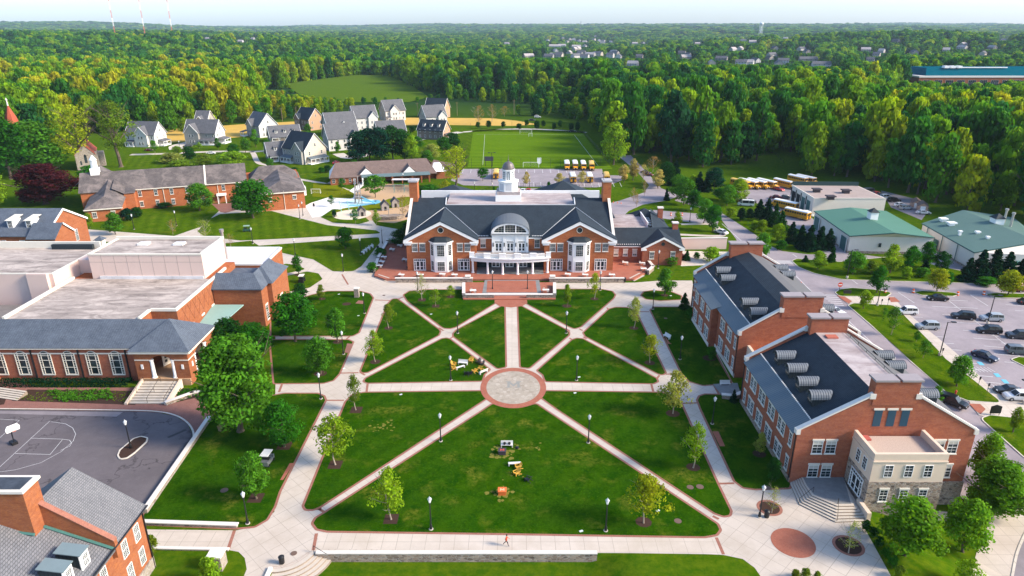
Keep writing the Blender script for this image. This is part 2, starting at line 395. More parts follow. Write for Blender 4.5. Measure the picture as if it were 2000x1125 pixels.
# ------------------------------------------------------------------ terrain
import bmesh
MEADOW = P2([(556,164),(640,153),(700,146),(760,148),(800,165),(838,190),(800,200),(700,200),(600,197)])
CAMPUS = P2([(-60,330),(120,268),(255,258),(335,262),(360,250),(470,243),(560,236),(640,225),(720,216),(800,216),(900,224),(1000,227),(1060,229),(1110,236),(1150,250),(1175,268),(1200,300),(1222,304),(1262,306),(1330,322),(1380,330),(1480,316),(1528,298),(1556,312),(1560,350),(1660,356),(1745,368),(1800,392),(1830,404),(1880,418),(1960,424),(2080,470)]) + [Vector((420, 20)), Vector((-420, 20))]
CLEAR2 = P2([(1000,176),(1040,166),(1130,172),(1125,182),(1010,184)])
def hills(x, y):
 d = hypot(x, y)
 if d < 420 or y < 150:
  if d < 420: return 0.0
 k = sm(420, 2600, d)
 n = noise.noise(Vector((x/900, y/900, 3.1))) * 26 + noise.noise(Vector((x/2600, y/2600, 9.7))) * 46
 h = k * (n + 6)
 h += 44 * exp(-(((x-1250)/620)**2 + ((y-1900)/520)**2)) + 26 * exp(-(((x+1000)/700)**2 + ((y-1700)/450)**2))
 h += sm(5000, 9500, d) * (44 + 46*noise.noise(Vector((x/3400, y/3400, 1.7))))
 return min(h, CAMH + .004*d if d > 5000 else 200)
def terrain_z(x, y): return gz(x, y) + hills(x, y)
def axis(a, b, st, far, g=1.12):
 l = [a + i*st for i in range(int((b-a)/st)+1)]; s2 = st
 p = l[-1]
 while p < far: s2 = min(s2*g, 400); p += s2; l.append(p)
 s2 = st; p = a
 while p > -far: s2 = min(s2*g, 400); p -= s2; l.insert(0, p)
 return l
xs = axis(-60, 130, 2.0, 13000); ys = axis(40, 260, 2.0, 14000); ys = [y for y in ys if y > -600]
# break lines where the sunken front lawn starts, so that the retaining walls stand on a clean edge
for q in (68.2, 68.3): ys.append(q)
for i in range(24): xs.append(-31.3 + i*.5); ys.append(57.3 + i*.5)
xs.sort()
ys.sort()
mb = MB(); nx = len(xs)
mb.v = [(x, y, terrain_z(x, y)) for y in ys for x in xs]
mb.f = [(j*nx+i, j*nx+i+1, (j+1)*nx+i+1, (j+1)*nx+i) for j in range(len(ys)-1) for i in range(nx-1)]; mb.i = [0]*len(mb.f)
def ground_mat():
 s = Sh('ground_grass', .95, .0); n1 = s.noise(.06, 6, .7); n2 = s.noise(.7, 6, .75); n3 = s.noise(.0035, 6, .7)
 col = s.mix(s.ramp(n1, [(.35, 0.0), (.65, 1.0)]), (.024, .076, .002), (.042, .10, .0025))
 col = s.mix(s.ramp(n2, [(.4, 0.0), (.72, .8)]), col, (.12, .15, .006))
 y = s.sep(s.P)[1]
 wood = s.mix(s.noise(.012, 6, .8), (.008, .03, .012), (.03, .07, .015))
 n5 = s.ramp(n3, [(.60, 0.0), (.66, 1.0)]); wood = s.mix(n5, wood, (.14, .15, .06))
 return s.out(s.mix(s.ramp(s.math('DIVIDE', y, 1000.0), [(.44, 0.0), (.62, 1.0)]), col, wood))
struct('ground', mb, ground_mat(), smooth=True)
# ------------------------------------------------------------------ draped sheets
def drape(name, pts, z, mat, res=4.0, make=True):
 pts = ccw([tuple(p[:2]) for p in pts]); bm = bmesh.new()
 f = bm.faces.new([bm.verts.new((p[0], p[1], 0)) for p in pts])
 bmesh.ops.triangulate(bm, faces=[f])
 if any(p[0] > 44 and p[1] < 130 for p in pts):
  for ax in (0, 1):
   lo = min(p[ax] for p in pts); hi = max(p[ax] for p in pts); q = lo + res
   if ax == 0: q = max(q, 44.0)
   while q < hi and (ax == 0 or q < 134):
    co = [0, 0, 0]; no = [0, 0, 0]; co[ax] = q; no[ax] = 1
    bmesh.ops.bisect_plane(bm, geom=bm.verts[:] + bm.edges[:] + bm.faces[:], plane_co=co, plane_no=no); q += res
 for v in bm.verts: v.co.z = gz(v.co.x, v.co.y) + z if v.co.x > 44 else z
 me = bpy.data.meshes.new(name); bm.to_mesh(me); bm.free(); me.materials.append(mat)
 o = bpy.data.objects.new(name, me); link(o); o['kind'] = 'structure'; return o
def kerb(pts, wd=.18, h=.14, mat=None, name='kerb', z=0.0):
 """a raised ring round an outline"""
 pts = ccw([tuple(p[:2]) for p in pts]); o = offset(pts, wd); n = len(pts); mb = MB()
 zz = lambda p: (gz(p[0], p[1]) if p[0] > 44 else 0) + z
 vs = [(p[0], p[1], zz(p) + h) for p in pts] + [(p[0], p[1], zz(p) + h) for p in o] + [(p[0], p[1], zz(p) - .05) for p in o] + [(p[0], p[1], zz(p) - .05) for p in pts]
 mb.add(vs, [(i, n+i, n+(i+1) % n, (i+1) % n) for i in range(n)] + [(n+i, 2*n+i, 2*n+(i+1) % n, n+(i+1) % n) for i in range(n)] + [(3*n+i, i, (i+1) % n, 3*n+(i+1) % n) for i in range(n)])
 return struct(name, mb, mat or CONCN)
def edging(pts, wd=.34, z=.03, mat=None):
 pts = ccw([tuple(p[:2]) for p in pts]); o = offset(pts, wd); n = len(pts); mb = MB()
 mb.add([(p[0], p[1], z) for p in pts] + [(p[0], p[1], z) for p in o], [(i, n+i, n+(i+1) % n, (i+1) % n) for i in range(n)])
 return struct('brick_edging', mb, mat or EDGE)
# the quad: concrete everywhere, lawns with brick edging let into it
plaza = P2([(538,752),(538,640),(545,610),(600,572),(640,553),(700,538),(735,530),(760,548),(925,553),(1072,553),(1240,552),(1290,548),(1352,548),(1362,610),(1415,716),(1450,782),(1545,950),(1600,962),(1672,1002),(1740,1125),(1760,1160),(1487,1160),(1485,1125),(1474,1109),(1451,1092),(1413,1084),(1347,1081),(1163,1080)]) + [Vector((10.5, 68.32)), Vector((-25.3, 68.32))] + [Vector((-29.2 + 4.0*cos(R(a)), 69.6 + 4.0*sin(R(a)))) for a in (-20, -35, -50, -65, -80, -90)] + [Vector((-29.3, 62))] + P2([(470,1140),(482,1112),(478,1090),(466,1078),(440,1073),(276,1070),(278,1034),(462,1036),(500,1028),(536,1000)])
sheet('plaza', plaza, .012, CONC2)
LAWNS = [
 [(789,576),(800,569),(830,566),(911,566),(911,584),(966,584),(967,592),(889,639),(879,641.5),(868,641),(861,637),(796,588)],
 [(764,587),(768,584),(776,584),(857,644),(859,648),(856,655),(718,727),(709,728),(705,725),(758,594)],
 [(886,652),(892,645),(982,597),(985,597),(987,717),(972,720),(886,657)],
 [(1012,597),(1014,596),(1107,645),(1111,650),(1110,655),(1033,719),(1017,717)],
 [(863,662),(872,660.5),(879,663),(956,722),(945,731),(941,744),(718,748),(711,745),(715,739)],
 [(1118,664),(1127,661),(1138,662),(1281,739),(1284,745),(1276,749),(1066,745),(1061,732),(1050,724)],
 [(1083,565),(1173,565),(1195,569),(1201,576),(1197,583),(1134,638),(1122,642),(1112,638),(1027,592),(1028,584),(1083,584)],
 [(1140,650),(1190,604),(1203,600.5),(1224,601),(1240,606),(1299,728),(1294,732),(1286,730),(1144,657)],
 [(690,771),(712,767),(942,764),(950,778),(626,989),(612,995),(598,995),(594,988),(676,785)],
 [(963,789),(985,795),(1002,797),(1024,795),(1047,789),(1066,802),(1385,1014),(1400,1024),(1405,1035),(1398,1044),(1375,1048),(1000,1042),(640,1037),(620,1033),(612,1022),(618,1012),(635,1002),(945,801)],
 [(1058,777),(1066,764),(1290,767),(1312,772),(1328,785),(1400,944),(1426,998),(1424,1006),(1413,1008),(1396,1002),(1090,800)],
 [(610,576),(640,569),(703,569),(722,574),(728,582),(700,650),(688,656),(530,656),(530,600)],
 [(528,664),(680,664),(689,668),(662,730),(650,743),(632,748),(536,749)],
 [(430,790),(556,769),(620,769),(632,774),(635,782),(545,960),(535,990),(520,1015),(497,1028),(463,1031),(282,1023),(281,1006),(406,828)],
 [(1271,606),(1278,600),(1350,600),(1353,612),(1411,718),(1428,747),(1392,751),(1373,752.5),(1347,745),(1332,729)],
 [(1363,782),(1367,774),(1378,770.5),(1446,772),(1543,945),(1541,953),(1475,955),(1452,952),(1436,940),(1370,800)],
 [(1253,577),(1258,570),(1275,567.5),(1310,570),(1330,578),(1330,585),(1290,587),(1262,584)],
]
MED = G(1002.5, 756)
for i, l in enumerate(LAWNS):
 pts = fillet(P2(l), .55, 4)
 edging(pts, .36); sheet('lawn', pts, .036, GRASS)
# walking bands of the straight paths in their own joint pattern
def quadpath(l, z=.02, mat=None): sheet('path', P2(l), z, mat or CONC)
quadpath([(622,1041),(1398,1051),(1412,1083),(1163,1079.5),(620,1072)]); quadpath([(716,751),(941,747),(941,761),(716,764)], .02); quadpath([(1064,747),(1274,751),(1290,765),(1064,761)])
quadpath([(987,598),(1011,598),(1016,717),(988,717)]); quadpath([(280,1036),(458,1038),(440,1070),(278,1068)])
# brick cross bands where paths meet
mb = MB()
for a, b in (((618,1042),(612,1075)),((1399,1050),(1413,1083)),((718,750),(716,765)),((1272,750),(1276,766)),((597,996),(628,994)),((633,782),(672,782)),((663,729),(700,728)),((732,586),(762,587)),((1331,788),(1362,787)),((1400,945),(1434,944)),((1249,609),(1268,609)),((1300,731),(1329,730)),((458,1036),(446,1072)),((623,994),(637,1003)),((1392,1008),(1404,1014)),((1394,752),(1404,770)),((551,750),(545,766)),((683,657),(676,663)),((857,640),(866,646)),((887,657),(878,662)),((1104,641),(1113,647)),((1139,658),(1146,662)),((1131,642),(1138,646)),((1112,660),(1118,664)),((703,727),(713,733)),((1288,733),(1282,741)),((778,584),(788,580)),((1185,601),(1192,607)),((668,536),(680,556))):
 ribbon(mb, [G(*a), G(*b)], .42, .024)
struct('brick_band', mb, EDGE)
# medallion: brick ring, flagstone centre, pale letter
def ellipse(c, rx, ry, n=48, a0=0, a1=2*pi): return [Vector((c[0] + rx*cos(a0 + (a1-a0)*i/n), c[1] + ry*sin(a0 + (a1-a0)*i/n))) for i in range(n)]
sheet('brick_paving', ellipse(MED, 6.05, 7.5), .045, PAVER); sheet('flagstone_paving', ellipse(MED, 4.95, 6.1), .049, FLAG)
def flat(mb, l, z):
 mb.poly([(p[0], p[1], z) for p in ccw(l)])
mb = MB(); c = Vector((MED.x + .05, MED.y + .9))
def M_pts(c, w, h): return [(c.x+x*w, c.y+y*h) for x, y in ((-.5,-.5),(-.30,-.5),(-.30,.12),(0,-.38),(.30,.12),(.30,-.5),(.5,-.5),(.5,.5),(.30,.5),(0,0.02),(-.30,.5),(-.5,.5))]
flat(mb, M_pts(c, 2.3, 2.1), .053)
for sx in (-1, 1):
 for yy, x0, x1 in ((-1.05, .36, 1.42), (1.05, .5, 1.42)):
  flat(mb, [(c.x+sx*x0, c.y+yy-.13), (c.x+sx*x1, c.y+yy-.13), (c.x+sx*x1, c.y+yy+.13), (c.x+sx*x0, c.y+yy+.13)], .056)
struct('pavement_letter', mb, plain('slate_letter', (.255, .25, .225), .8, .2))
# brick oval, tree pits
sheet('brick_paving', ellipse(G(1549,1060), 2.72, 2.72), .03, PAVER)
for p, r in ((G(1503,992), 1.33), (G(1657,1066), 1.55)):
 sheet('brick_edging', ellipse(p, r + .38, r + .38), .03, EDGE); sheet('mulch_bed', ellipse(p, r, r), .04, MULCH)
# square mulch beds under young trees
MB_ = MB()
for (px, py, s2) in ((655,908,1.3),(764,1014,1.25),(1257,1020,1.25),(696,801,1.3),(733,707,1.2),(759,641,1.1),(1354,913,1.2),(1314,808,1.35),(1269,709,1.2),(1238,641,1.15),(824,586,1.2),(851,598,1.15),(880,580,1.15),(1107,598,1.3),(1161,584,1.15),(1298,577,1.1),(1483,887,1.2),(556,871,1.4),(500,973,1.3),(626,730,1.4),(660,668,1.2),(629,584,1.0),(1385,700,1.5),(677,594,1.2),(583,537,1.2)):
 p = G(px, py); pts = fillet(ellipse(p, s2*.9, s2*.85, 9), .2, 2)
 if px in (655,764,500,556,696,824,851): pts = [Vector((p.x+a*s2*.75, p.y+b*s2*.8)) for a, b in ((-1,-1),(1,-1),(1,1),(-1,1))]
 flat(MB_, pts, .052)
struct('mulch_bed', MB_, MULCH)
# brick pads beside the paths, bare patches
sheet('brick_pad', P2([(574,905),(553,938),(547,938),(566,905)]), .055, PAVER); sheet('brick_pad', P2([(678,671),(690,672),(682,690),(673,689)]), .055, PAVERD)
sheet('brick_pad', P2([(1391,843),(1403,843),(1416,872),(1406,872)]), .055, PAVER); sheet('brick_pad', P2([(1297,654),(1308,670),(1312,672),(1304,672)]), .055, PAVER)
sheet('brick_pad', P2([(700,587),(711,588),(709,594),(694,593)]), .055, PAVERD)
# front: sunken lawn sits in the terrain; pavers and court on the left
pv = P2([(-160,690),(-20,735),(80,757),(345,757),(412,770),(408,826),(384,850),(378,850),(372,835),(350,816),(320,807),(0,799),(-160,799)])
sheet('brick_paving', pv, .02, PAVERD)
court = P2([(-170,800),(0,800),(240,803),(310,806),(345,814),(366,828),(376,846),(374,868),(360,892),(285,1005),(200,1160),(-170,1160)])
sheet('court', fillet(court, 1.0), .025, ASPHC); sheet('court_strip', P2([(-170,801.5),(240,805),(228,814),(0,808),(-170,808)]), .03, ASPH)
mb = MB(); ribbon(mb, smooth_line(P2([(-170,799),(0,799),(240,802),(310,805),(345,813),(367,827),(378,846),(376,868)])), .3, .11); struct('kerb', mb, CONCN)
# court markings: three-point arc, lane, base line
mb = MB(); LW = .065
def mark(l, wd=LW, z=.034): ribbon(mb, P2(l), wd, z)
mark([(-60,990),(0,912),(98,822)]); mark([(0,922),(30,918),(80,904),(120,882),(143,862),(148,848),(142,836),(128,828),(100,824)])
mark([(0,819),(38,821)]); mark([(30,886),(98,888)]); mark([(98,888),(122,859)]); mark([(60,856),(122,858),(136,860),(140,866),(136,872),(118,880)])
mark([(38,821),(0,855)]); struct('court_marking', mb, LINE)
isl = fillet(P2([(232,890),(236,880),(262,858),(275,854),(287,857),(285,864),(262,885),(248,895),(236,897)]), .5)
kerb(isl, .22, .15); sheet('mulch_bed', isl, .12, MULCH)
mb = MB(); mb.cbox((G(346,847).x, G(346,847).y, .03), (.5, 3.0, .01), R(-40)); struct('drain_grate', mb, BLACK)
for l in ([(22,783),(54,761),(280,764),(264,791)], [(346,757),(386,760),(410,771),(344,786)], [(-60,800),(-60,772),(20,757),(8,790)]): sheet('mulch_bed', P2(l), .035, MULCH)
# ------------------------------------------------------------------ north-west greens and paths
for l, g in (([(270,424),(415,398),(418,410),(395,440),(340,458),(180,448),(180,432)], GRASSW), ([(405,430),(430,418),(530,412),(560,420),(640,440),(735,450),(745,456),(560,466),(470,470),(400,462),(386,452)], GRASSW), ([(490,481),(740,463),(742,474),(706,520),(690,530),(650,530),(612,507),(560,496)], GRASSW), ([(553,514),(580,518),(598,526),(560,534),(550,530)], GRASSW), ([(555,540),(600,530),(622,534),(630,545),(605,562),(555,572)], GRASSW)):
 p = fillet(P2(l), 1.2); sheet('lawn', p, .03, g)
nwpl = P2([(160,447),(340,461),(395,442),(430,410),(412,398),(480,398),(470,412),(540,410),(560,409),(640,398),(700,395),(735,440),(790,450),(760,480),(742,530),(735,545),(640,556),(545,612),(538,500),(490,470),(390,480),(160,470)])
sheet('plaza', nwpl, .008, CONC)
sheet('brick_paving', P2([(413,398),(455,396),(470,408),(440,416),(430,414)]), .02, PAVERD)
# playground: white paving, sand, bright turf, splash pad
sheet('playground_paving', P2([(596,402),(608,396),(640,386),(665,385),(700,360),(662,350),(680,345),(720,352),(700,372),(700,410),(640,420),(610,425)]), .02, plain('pale_paving', (.74, .72, .68), .9, .2, var=.05))
sheet('play_sand', fillet(P2([(698,372),(740,358),(800,362),(812,385),(808,425),(770,436),(735,433),(700,425),(715,405),(692,385)]), 1.5), .028, SAND)
sheet('turf', fillet(P2([(612,356),(660,362),(692,378),(690,388),(640,386),(610,384)]), 1.5), .034, GRASSY); sheet('turf', fillet(P2([(735,398),(760,388),(800,384),(808,395),(790,404),(745,409),(705,413),(640,418),(670,407)]), 1.0), .036, GRASSY)
sheet('turf', fillet(P2([(626,424),(650,408),(700,412),(722,432),(700,438),(650,435)]), 1.0), .032, GRASSW)
sheet('sand_ring', ellipse(G(688,419), 6.6, 7.0), .038, plain('pale_sand', (.66, .56, .43), 1, .1)); sheet('splash_pad', ellipse(G(705,398), 7.6, 7.2), .034, plain('pale_blue_paving', (.50, .66, .68), .8, .25))
mb = MB(); ribbon(mb, smooth_line(P2([(682,401),(700,401),(718,399),(736,396),(735,392),(722,394),(708,390)])), 2.2, .045); struct('splash_pad', mb, plain('blue_paving', (.15, .42, .57), .7, .3))
# house green, paths among the houses
mb = MB()
for l, wd in (([(545,340),(530,325),(505,318),(495,300),(490,296)], 2.6), ([(596,352),(560,344),(520,325)], 2.2), ([(596,352),(640,360),(680,372)], 2.4), ([(255,302),(330,300),(420,296),(500,296),(560,290)], 4.5), ([(640,360),(662,352),(720,350)], 2.4)):
 ribbon(mb, smooth_line(P2(l)), wd, .02)
struct('path', mb, CONC)
sheet('straw_field', P2([(250,282),(340,252),(470,243),(640,234),(800,230),(960,231),(1010,236),(1052,243),(1000,246),(860,244),(700,246),(560,258),(400,275)]), .05, STRAW)
sheet('house_lawn', P2([(230,330),(250,300),(340,295),(480,292),(560,300),(700,262),(880,252),(900,262),(860,300),(700,300),(690,335),(560,350),(480,335),(330,325)]), .015, GRASSW)
sheet('meadow', MEADOW, .3, GRASSF)
mb = MB()
for l, wd in (([(905,258),(960,254),(1020,252),(1080,254),(1145,259)], 4.0), ([(345,292),(345,285),(372,278)], 7), ([(660,300),(690,308),(760,290),(830,270),(900,258)], 6)):
 ribbon(mb, smooth_line(P2(l)), wd, .06)
struct('road', mb, CONCN)
# ------------------------------------------------------------------ sports field and north car park
field = P2([(914,327),(924,258),(1138,260),(1160,290),(1190,322),(1196,330)])
sheet('field_border', P2([(905,330),(912,262),(930,252),(1140,256),(1175,292),(1225,328)]), .06, GRASSW)
sheet('sports_field', field, .066, GRASSM)
mb = MB(); LW = .28
def mk(l, wd=.28): ribbon(mb, P2(l), wd, .074)
mk([(943,322),(947,263)], .13); mk([(1122,264),(1168,324)], .14); mk([(930,262.5),(1140,263.5)], .13); struct('field_marking', mb, LINE)
sheet('north_car_park', P2([(905,330),(1176,330),(1178,342),(1215,343),(1215,352),(1190,362),(1165,366),(1080,366),(905,362),(880,352)]), .03, ASPHP)
mb = MB()
for i in range(17):
 x = 905 + i*15.4; ribbon(mb, P2([(x, 331), (x + (x-1000)*.02, 338)]), .16, .036)
for i in range(16):
 x = 1000 + i*14; ribbon(mb, P2([(x, 356), (x + (x-1000)*.02, 365)]), .16, .036)
struct('parking_line', mb, LINE)
sheet('drive', P2([(1000,368),(1085,368),(1090,384),(985,386)]), .022, ASPHP)
# ------------------------------------------------------------------ east roads
sheet('road', P2([(1208,305),(1232,303),(1262,335),(1292,368),(1330,382),(1300,392),(1255,400),(1228,412),(1216,424),(1232,445),(1180,450),(1170,402),(1210,392),(1258,376),(1268,362),(1244,335)]), .026, ASPHP)
sheet('road', P2([(1330,378),(1352,388),(1392,405),(1416,420),(1475,458),(1499,478),(1460,500),(1437,466),(1408,428),(1376,408),(1318,392)]), .028, ASPHP)
sheet('road', P2([(1276,410),(1372,418),(1404,432),(1400,442),(1276,424)]), .024, ASPHP)
big = P2([(1437,466),(1499,478),(1526,490),(1570,496),(1625,499),(1690,498),(1800,512),(2140,530)]) + [Vector((150, 70)), Vector((66.4, 62)), Vector((67.2, 82))] + P2([(1560,620),(1452,500)])
drape('road', big, .02, ASPHP)
sheet('yard', P2([(1440,372),(1560,352),(1560,400),(1600,440),(1640,480),(1665,500),(1625,505),(1600,488),(1570,452),(1520,432),(1490,400),(1440,388)]), .03, ASPHP)
sheet('yard', P2([(1720,372),(1785,388),(1815,410),(1800,430),(1740,405)]), .03, ASPH); sheet('yard', P2([(1800,470),(1870,500),(1890,520),(1840,515)]), .03, ASPHP)
def island(l, g=None, fr=1.0, h=.13, conc=None):
 pts = fillet([GG(a, b).to_2d() for a, b in l], fr)
 kerb(pts, .2, h); drape('verge', pts, h - .02, g or GRASSW); return pts
island([(1547,510),(1556,506),(1600,509),(1640,512),(1700,506),(1760,500),(1830,520),(1900,534),(2120,545),(2120,562),(1982,557),(1850,552),(1728,549),(1644,546),(1590,534),(1560,522)])
island([(1632,572),(1640,566),(1665,563),(1705,566),(1742,572),(1730,580),(1660,579),(1640,579)])
island([(1657,597),(1668,593),(1745,597),(1765,616),(1847,702),(1957,788),(1890,783),(1849,767),(1779,706),(1700,634)])
island([(1784,571),(1800,569),(1862,572),(1872,576),(1860,579),(1800,577)], None, .6); island([(1925,575),(1945,573),(2080,577),(2080,583),(1945,582)], None, .6)
island([(1975,703),(1990,698),(2080,705),(2080,730),(2000,715)], None, .6)
island([(1916,818),(1935,812),(2100,830),(2100,960),(2000,893)], None, 1.2)
east_walk = [GG(a, b).to_2d() for a, b in ((1640,580),(1745,580),(1767,608),(1880,702),(1940,764),(2100,790),(2100,836),(1935,815),(1912,812),(1893,786),(1957,789),(1847,704),(1765,618),(1744,598),(1668,594),(1656,594))]
drape('pavement', east_walk, .10, CONC)
drape('brick_paving', [GG(a, b).to_2d() for a, b in ((1634,577),(1650,580),(1664,589),(1658,594),(1648,588))], .11, PAVER); drape('brick_paving', [GG(a, b).to_2d() for a, b in ((1892,789),(1914,790),(1925,800),(1915,810),(1905,803))], .11, PAVER)
drape('brick_paving', [GG(a, b).to_2d() for a, b in ((1735,581),(1747,581),(1758,590),(1740,591))], .11, PAVER)
# pavement and road at the lower right, lying on the bank
pav = smooth_line([GG(a, b).to_2d() for a, b in ((1930,1190),(1938,1120),(1955,1060),(1990,1005),(2060,950))])
mb = MB(); ribbon(mb, pav, 4.2, .05, drape=True); struct('pavement', mb, CONC)
off = [Vector((p.x + 4.3, p.y - 1.2)) for p in pav]; mb = MB(); ribbon(mb, off, 4.4, .03, drape=True); struct('road', mb, ASPH)
mb = MB(); ribbon(mb, [Vector((p.x + 2.15, p.y - .6)) for p in pav], .3, .12, drape=True); struct('kerb', mb, CONCN)
drape('path', [GG(a, b).to_2d() for a, b in ((1822,998),(1850,1000),(1852,1018),(1822,1016))], .05, CONC)
# paint on roads and stalls
mb = MB()
def rl(a, b, wd=.13):
 pa, pb = GG(*a), GG(*b); n = max(2, int((pb-pa).length/4)+1)
 ribbon(mb, [pa.lerp(pb, i/(n-1)) for i in range(n)], wd, .036, drape=True)
for a, b in (((1531,515),(1610,595)),((1650,620),(1705,672)),((1705,672),(1790,752)),((1950,885),(2000,925)),((1410,437),(1470,490)),((1548,496),(1556,502)),((1663,546),(1675,555))): rl(a, b, .16)
for y0 in range(6): rl((1602 + y0*5, 576 + y0*4), (1636 + y0*2.5, 577 + y0*4), .3)
for y0 in range(4): rl((1500 + y0*2, 509 + y0*1.6), (1548 + y0*2, 510 + y0*1.6), .3)
def stalls(a0, b0, a1, b1, n, cross=True):
 for i in range(n):
  t = i/(n-1); rl((a0[0] + (a1[0]-a0[0])*t, a0[1] + (a1[1]-a0[1])*t), (b0[0] + (b1[0]-b0[0])*t, b0[1] + (b1[1]-b0[1])*t))
stalls((1770,619),(1802,620),(1932,770),(1985,775),13)
stalls((1845,586),(1890,588),(2010,712),(2070,718),10); stalls((1800,583),(1850,585),(1962,707),(2012,712),9)
rl((1850,585),(2000,703)); rl((1754,571),(1786,592)); rl((1754,571),(1783,571)); rl((1895,576),(1930,598)); rl((1895,576),(1925,577))
stalls((1945,584),(1985,586),(2040,640),(2090,644),6)
for k in range(6): rl((1893 + k*7, 716 + k*.3), (1909 + k*7.0, 727), .1)
for k in range(6): rl((1936 + k*8, 751 + k*.3), (1952 + k*8.0, 762), .1)
struct('road_marking', mb, LINE)
mb = MB()
for p in ((1915,710),(1948,733),(1963,745)): ribbon(mb, [GG(p[0]-5, p[1]), GG(p[0]+5, p[1]+.5)], 1.3, .044, drape=True)
struct('road_marking', mb, BLUEP)
# loading yard, paths east of the student centre
sheet('loading_yard', P2([(1322,490),(1440,492),(1440,515),(1330,520)]), .02, CONCN)
sheet('verge', fillet(P2([(1328,440),(1390,442),(1402,452),(1398,458),(1328,456)]), .5), .03, GRASSW)
mb = MB(); ribbon(mb, smooth_line(P2([(1322,458),(1395,461),(1412,458),(1402,446),(1385,438),(1330,438)])), 2.0, .034); struct('path', mb, CONC)
# ------------------------------------------------------------------ windows and doors (shared meshes)
_wc = {}
def win_mesh(w, h, nx, ny, sash=True, lintel=None, fw=.07):
 key = (w, h, nx, ny, sash, lintel, fw)
 if key in _wc: return _wc[key]
 mb = MB(); d = .10
 mb.box(-w/2, -w/2+fw, -d, .0, 0, h, 0); mb.box(w/2-fw, w/2, -d, .0, 0, h, 0)
 mb.box(-w/2+fw, w/2-fw, -d, .0, h-fw, h, 0); mb.box(-w/2+fw, w/2-fw, -d, .0, 0, fw, 0)
 if sash: mb.box(-w/2+fw, w/2-fw, -d+.015, -.005, h/2-.035, h/2+.035, 0)
 iw, ih = w - 2*fw, h - 2*fw
 for i in range(1, nx): x = -iw/2 + iw*i/nx; mb.box(x-.013, x+.013, -d+.03, -.02, fw, h-fw, 0)
 for j in range(1, ny):
  z = fw + ih*j/ny
  if sash and abs(z - h/2) < .05: continue
  mb.box(-iw/2, iw/2, -d+.032, -.022, z-.013, z+.013, 0)
 if lintel:
  mb.box(-w/2-.12, w/2+.12, -.13, 0, h+.003, h+.28, 1); mb.box(-w/2-.1, w/2+.1, -.16, 0, -.16, -.003, 1)
 f = mb.mesh('window_frame', [WHITE, OFFW])
 p = MB(); p.box(-iw/2, iw/2, -.045, -.03, fw, h-fw); g = p.mesh('pane', [GLASS])
 _wc[key] = (f, g); return _wc[key]
def window(parent, x, y, z, rz=0.0, w=1.1, h=1.9, nx=2, ny=4, sash=True, lintel=None, name='window', blind=False, fw=.07):
 f, g = win_mesh(w, h, nx, ny, sash, lintel, fw)
 o = bpy.data.objects.new(name, f); link(o, parent); o.location = Vector((x, y, z)) - ORI[parent]; o.rotation_euler = (0, 0, rz)
 p = bpy.data.objects.new('pane', g); link(p, o)
 if blind:
  b = MB(); hh = h*(.55 if blind is True else blind); b.box(-w/2+fw+.01, w/2-fw-.01, -.05, -.044, h-fw-hh, h-fw); q = bpy.data.objects.new('blind', b.mesh('blind', [BLIND])); link(q, o)
 return o
def door_mesh(w, h, side=True, mat=None):
 key = ('d', w, h, side)
 if key in _wc: return _wc[key]
 mb = MB(); p = MB(); d = .12
 xs_ = [-w/2, w/2]; mb.box(-w/2, w/2, -.05, 0, 0, h)
 def pane(x0, x1, z0, z1): p.box(x0, x1, -.058, -.048, z0, z1)
 iw = w - .2; sw = iw*.16 if side else 0
 t = h*.80
 for i in range(6): a = -iw/2 + iw*i/6; pane(a+.05, a+iw/6-.05, t+.1, h-.12)
 if side:
  for s in (-1, 1):
   for j in range(5): z = .25 + (t-.35)*j/5; c = s*(iw/2 - sw/2); pane(c-sw/2+.05, c+sw/2-.05, z+.04, z+(t-.35)/5-.04)
 dw = iw/2 - sw
 for s in (-1, 1):
  c = s*dw/2; pane(c-dw/2+.16, c+dw/2-.16, .28, t*.40); pane(c-dw/2+.16, c+dw/2-.16, t*.46, t-.12)
 mb.box(-w/2, w/2, -d, -.05, t-.02, t+.08); mb.box(-w/2, -w/2+.1, -d, -.05, 0, t-.02); mb.box(w/2-.1, w/2, -d, -.05, 0, t-.02)
 if side:
  for s in (-1, 1): mb.box(s*dw-.06, s*dw+.06, -d, -.05, 0, t-.02)
 mb.box(-.03, .03, -.09, -.05, 0, t-.02); mb.box(-w/2, w/2, -d, -.05, h-.1, h)
 _wc[key] = (mb.mesh('door', [WHITE]), p.mesh('door_glass', [GLASS])); return _wc[key]
def door(parent, x, y, z, rz=0.0, w=2.6, h=3.1, side=True, name='door'):
 f, g = door_mesh(w, h, side); o = bpy.data.objects.new(name, f); link(o, parent); o.location = Vector((x, y, z)) - ORI[parent]; o.rotation_euler = (0, 0, rz)
 q = bpy.data.objects.new('door_glass', g); link(q, o); return o
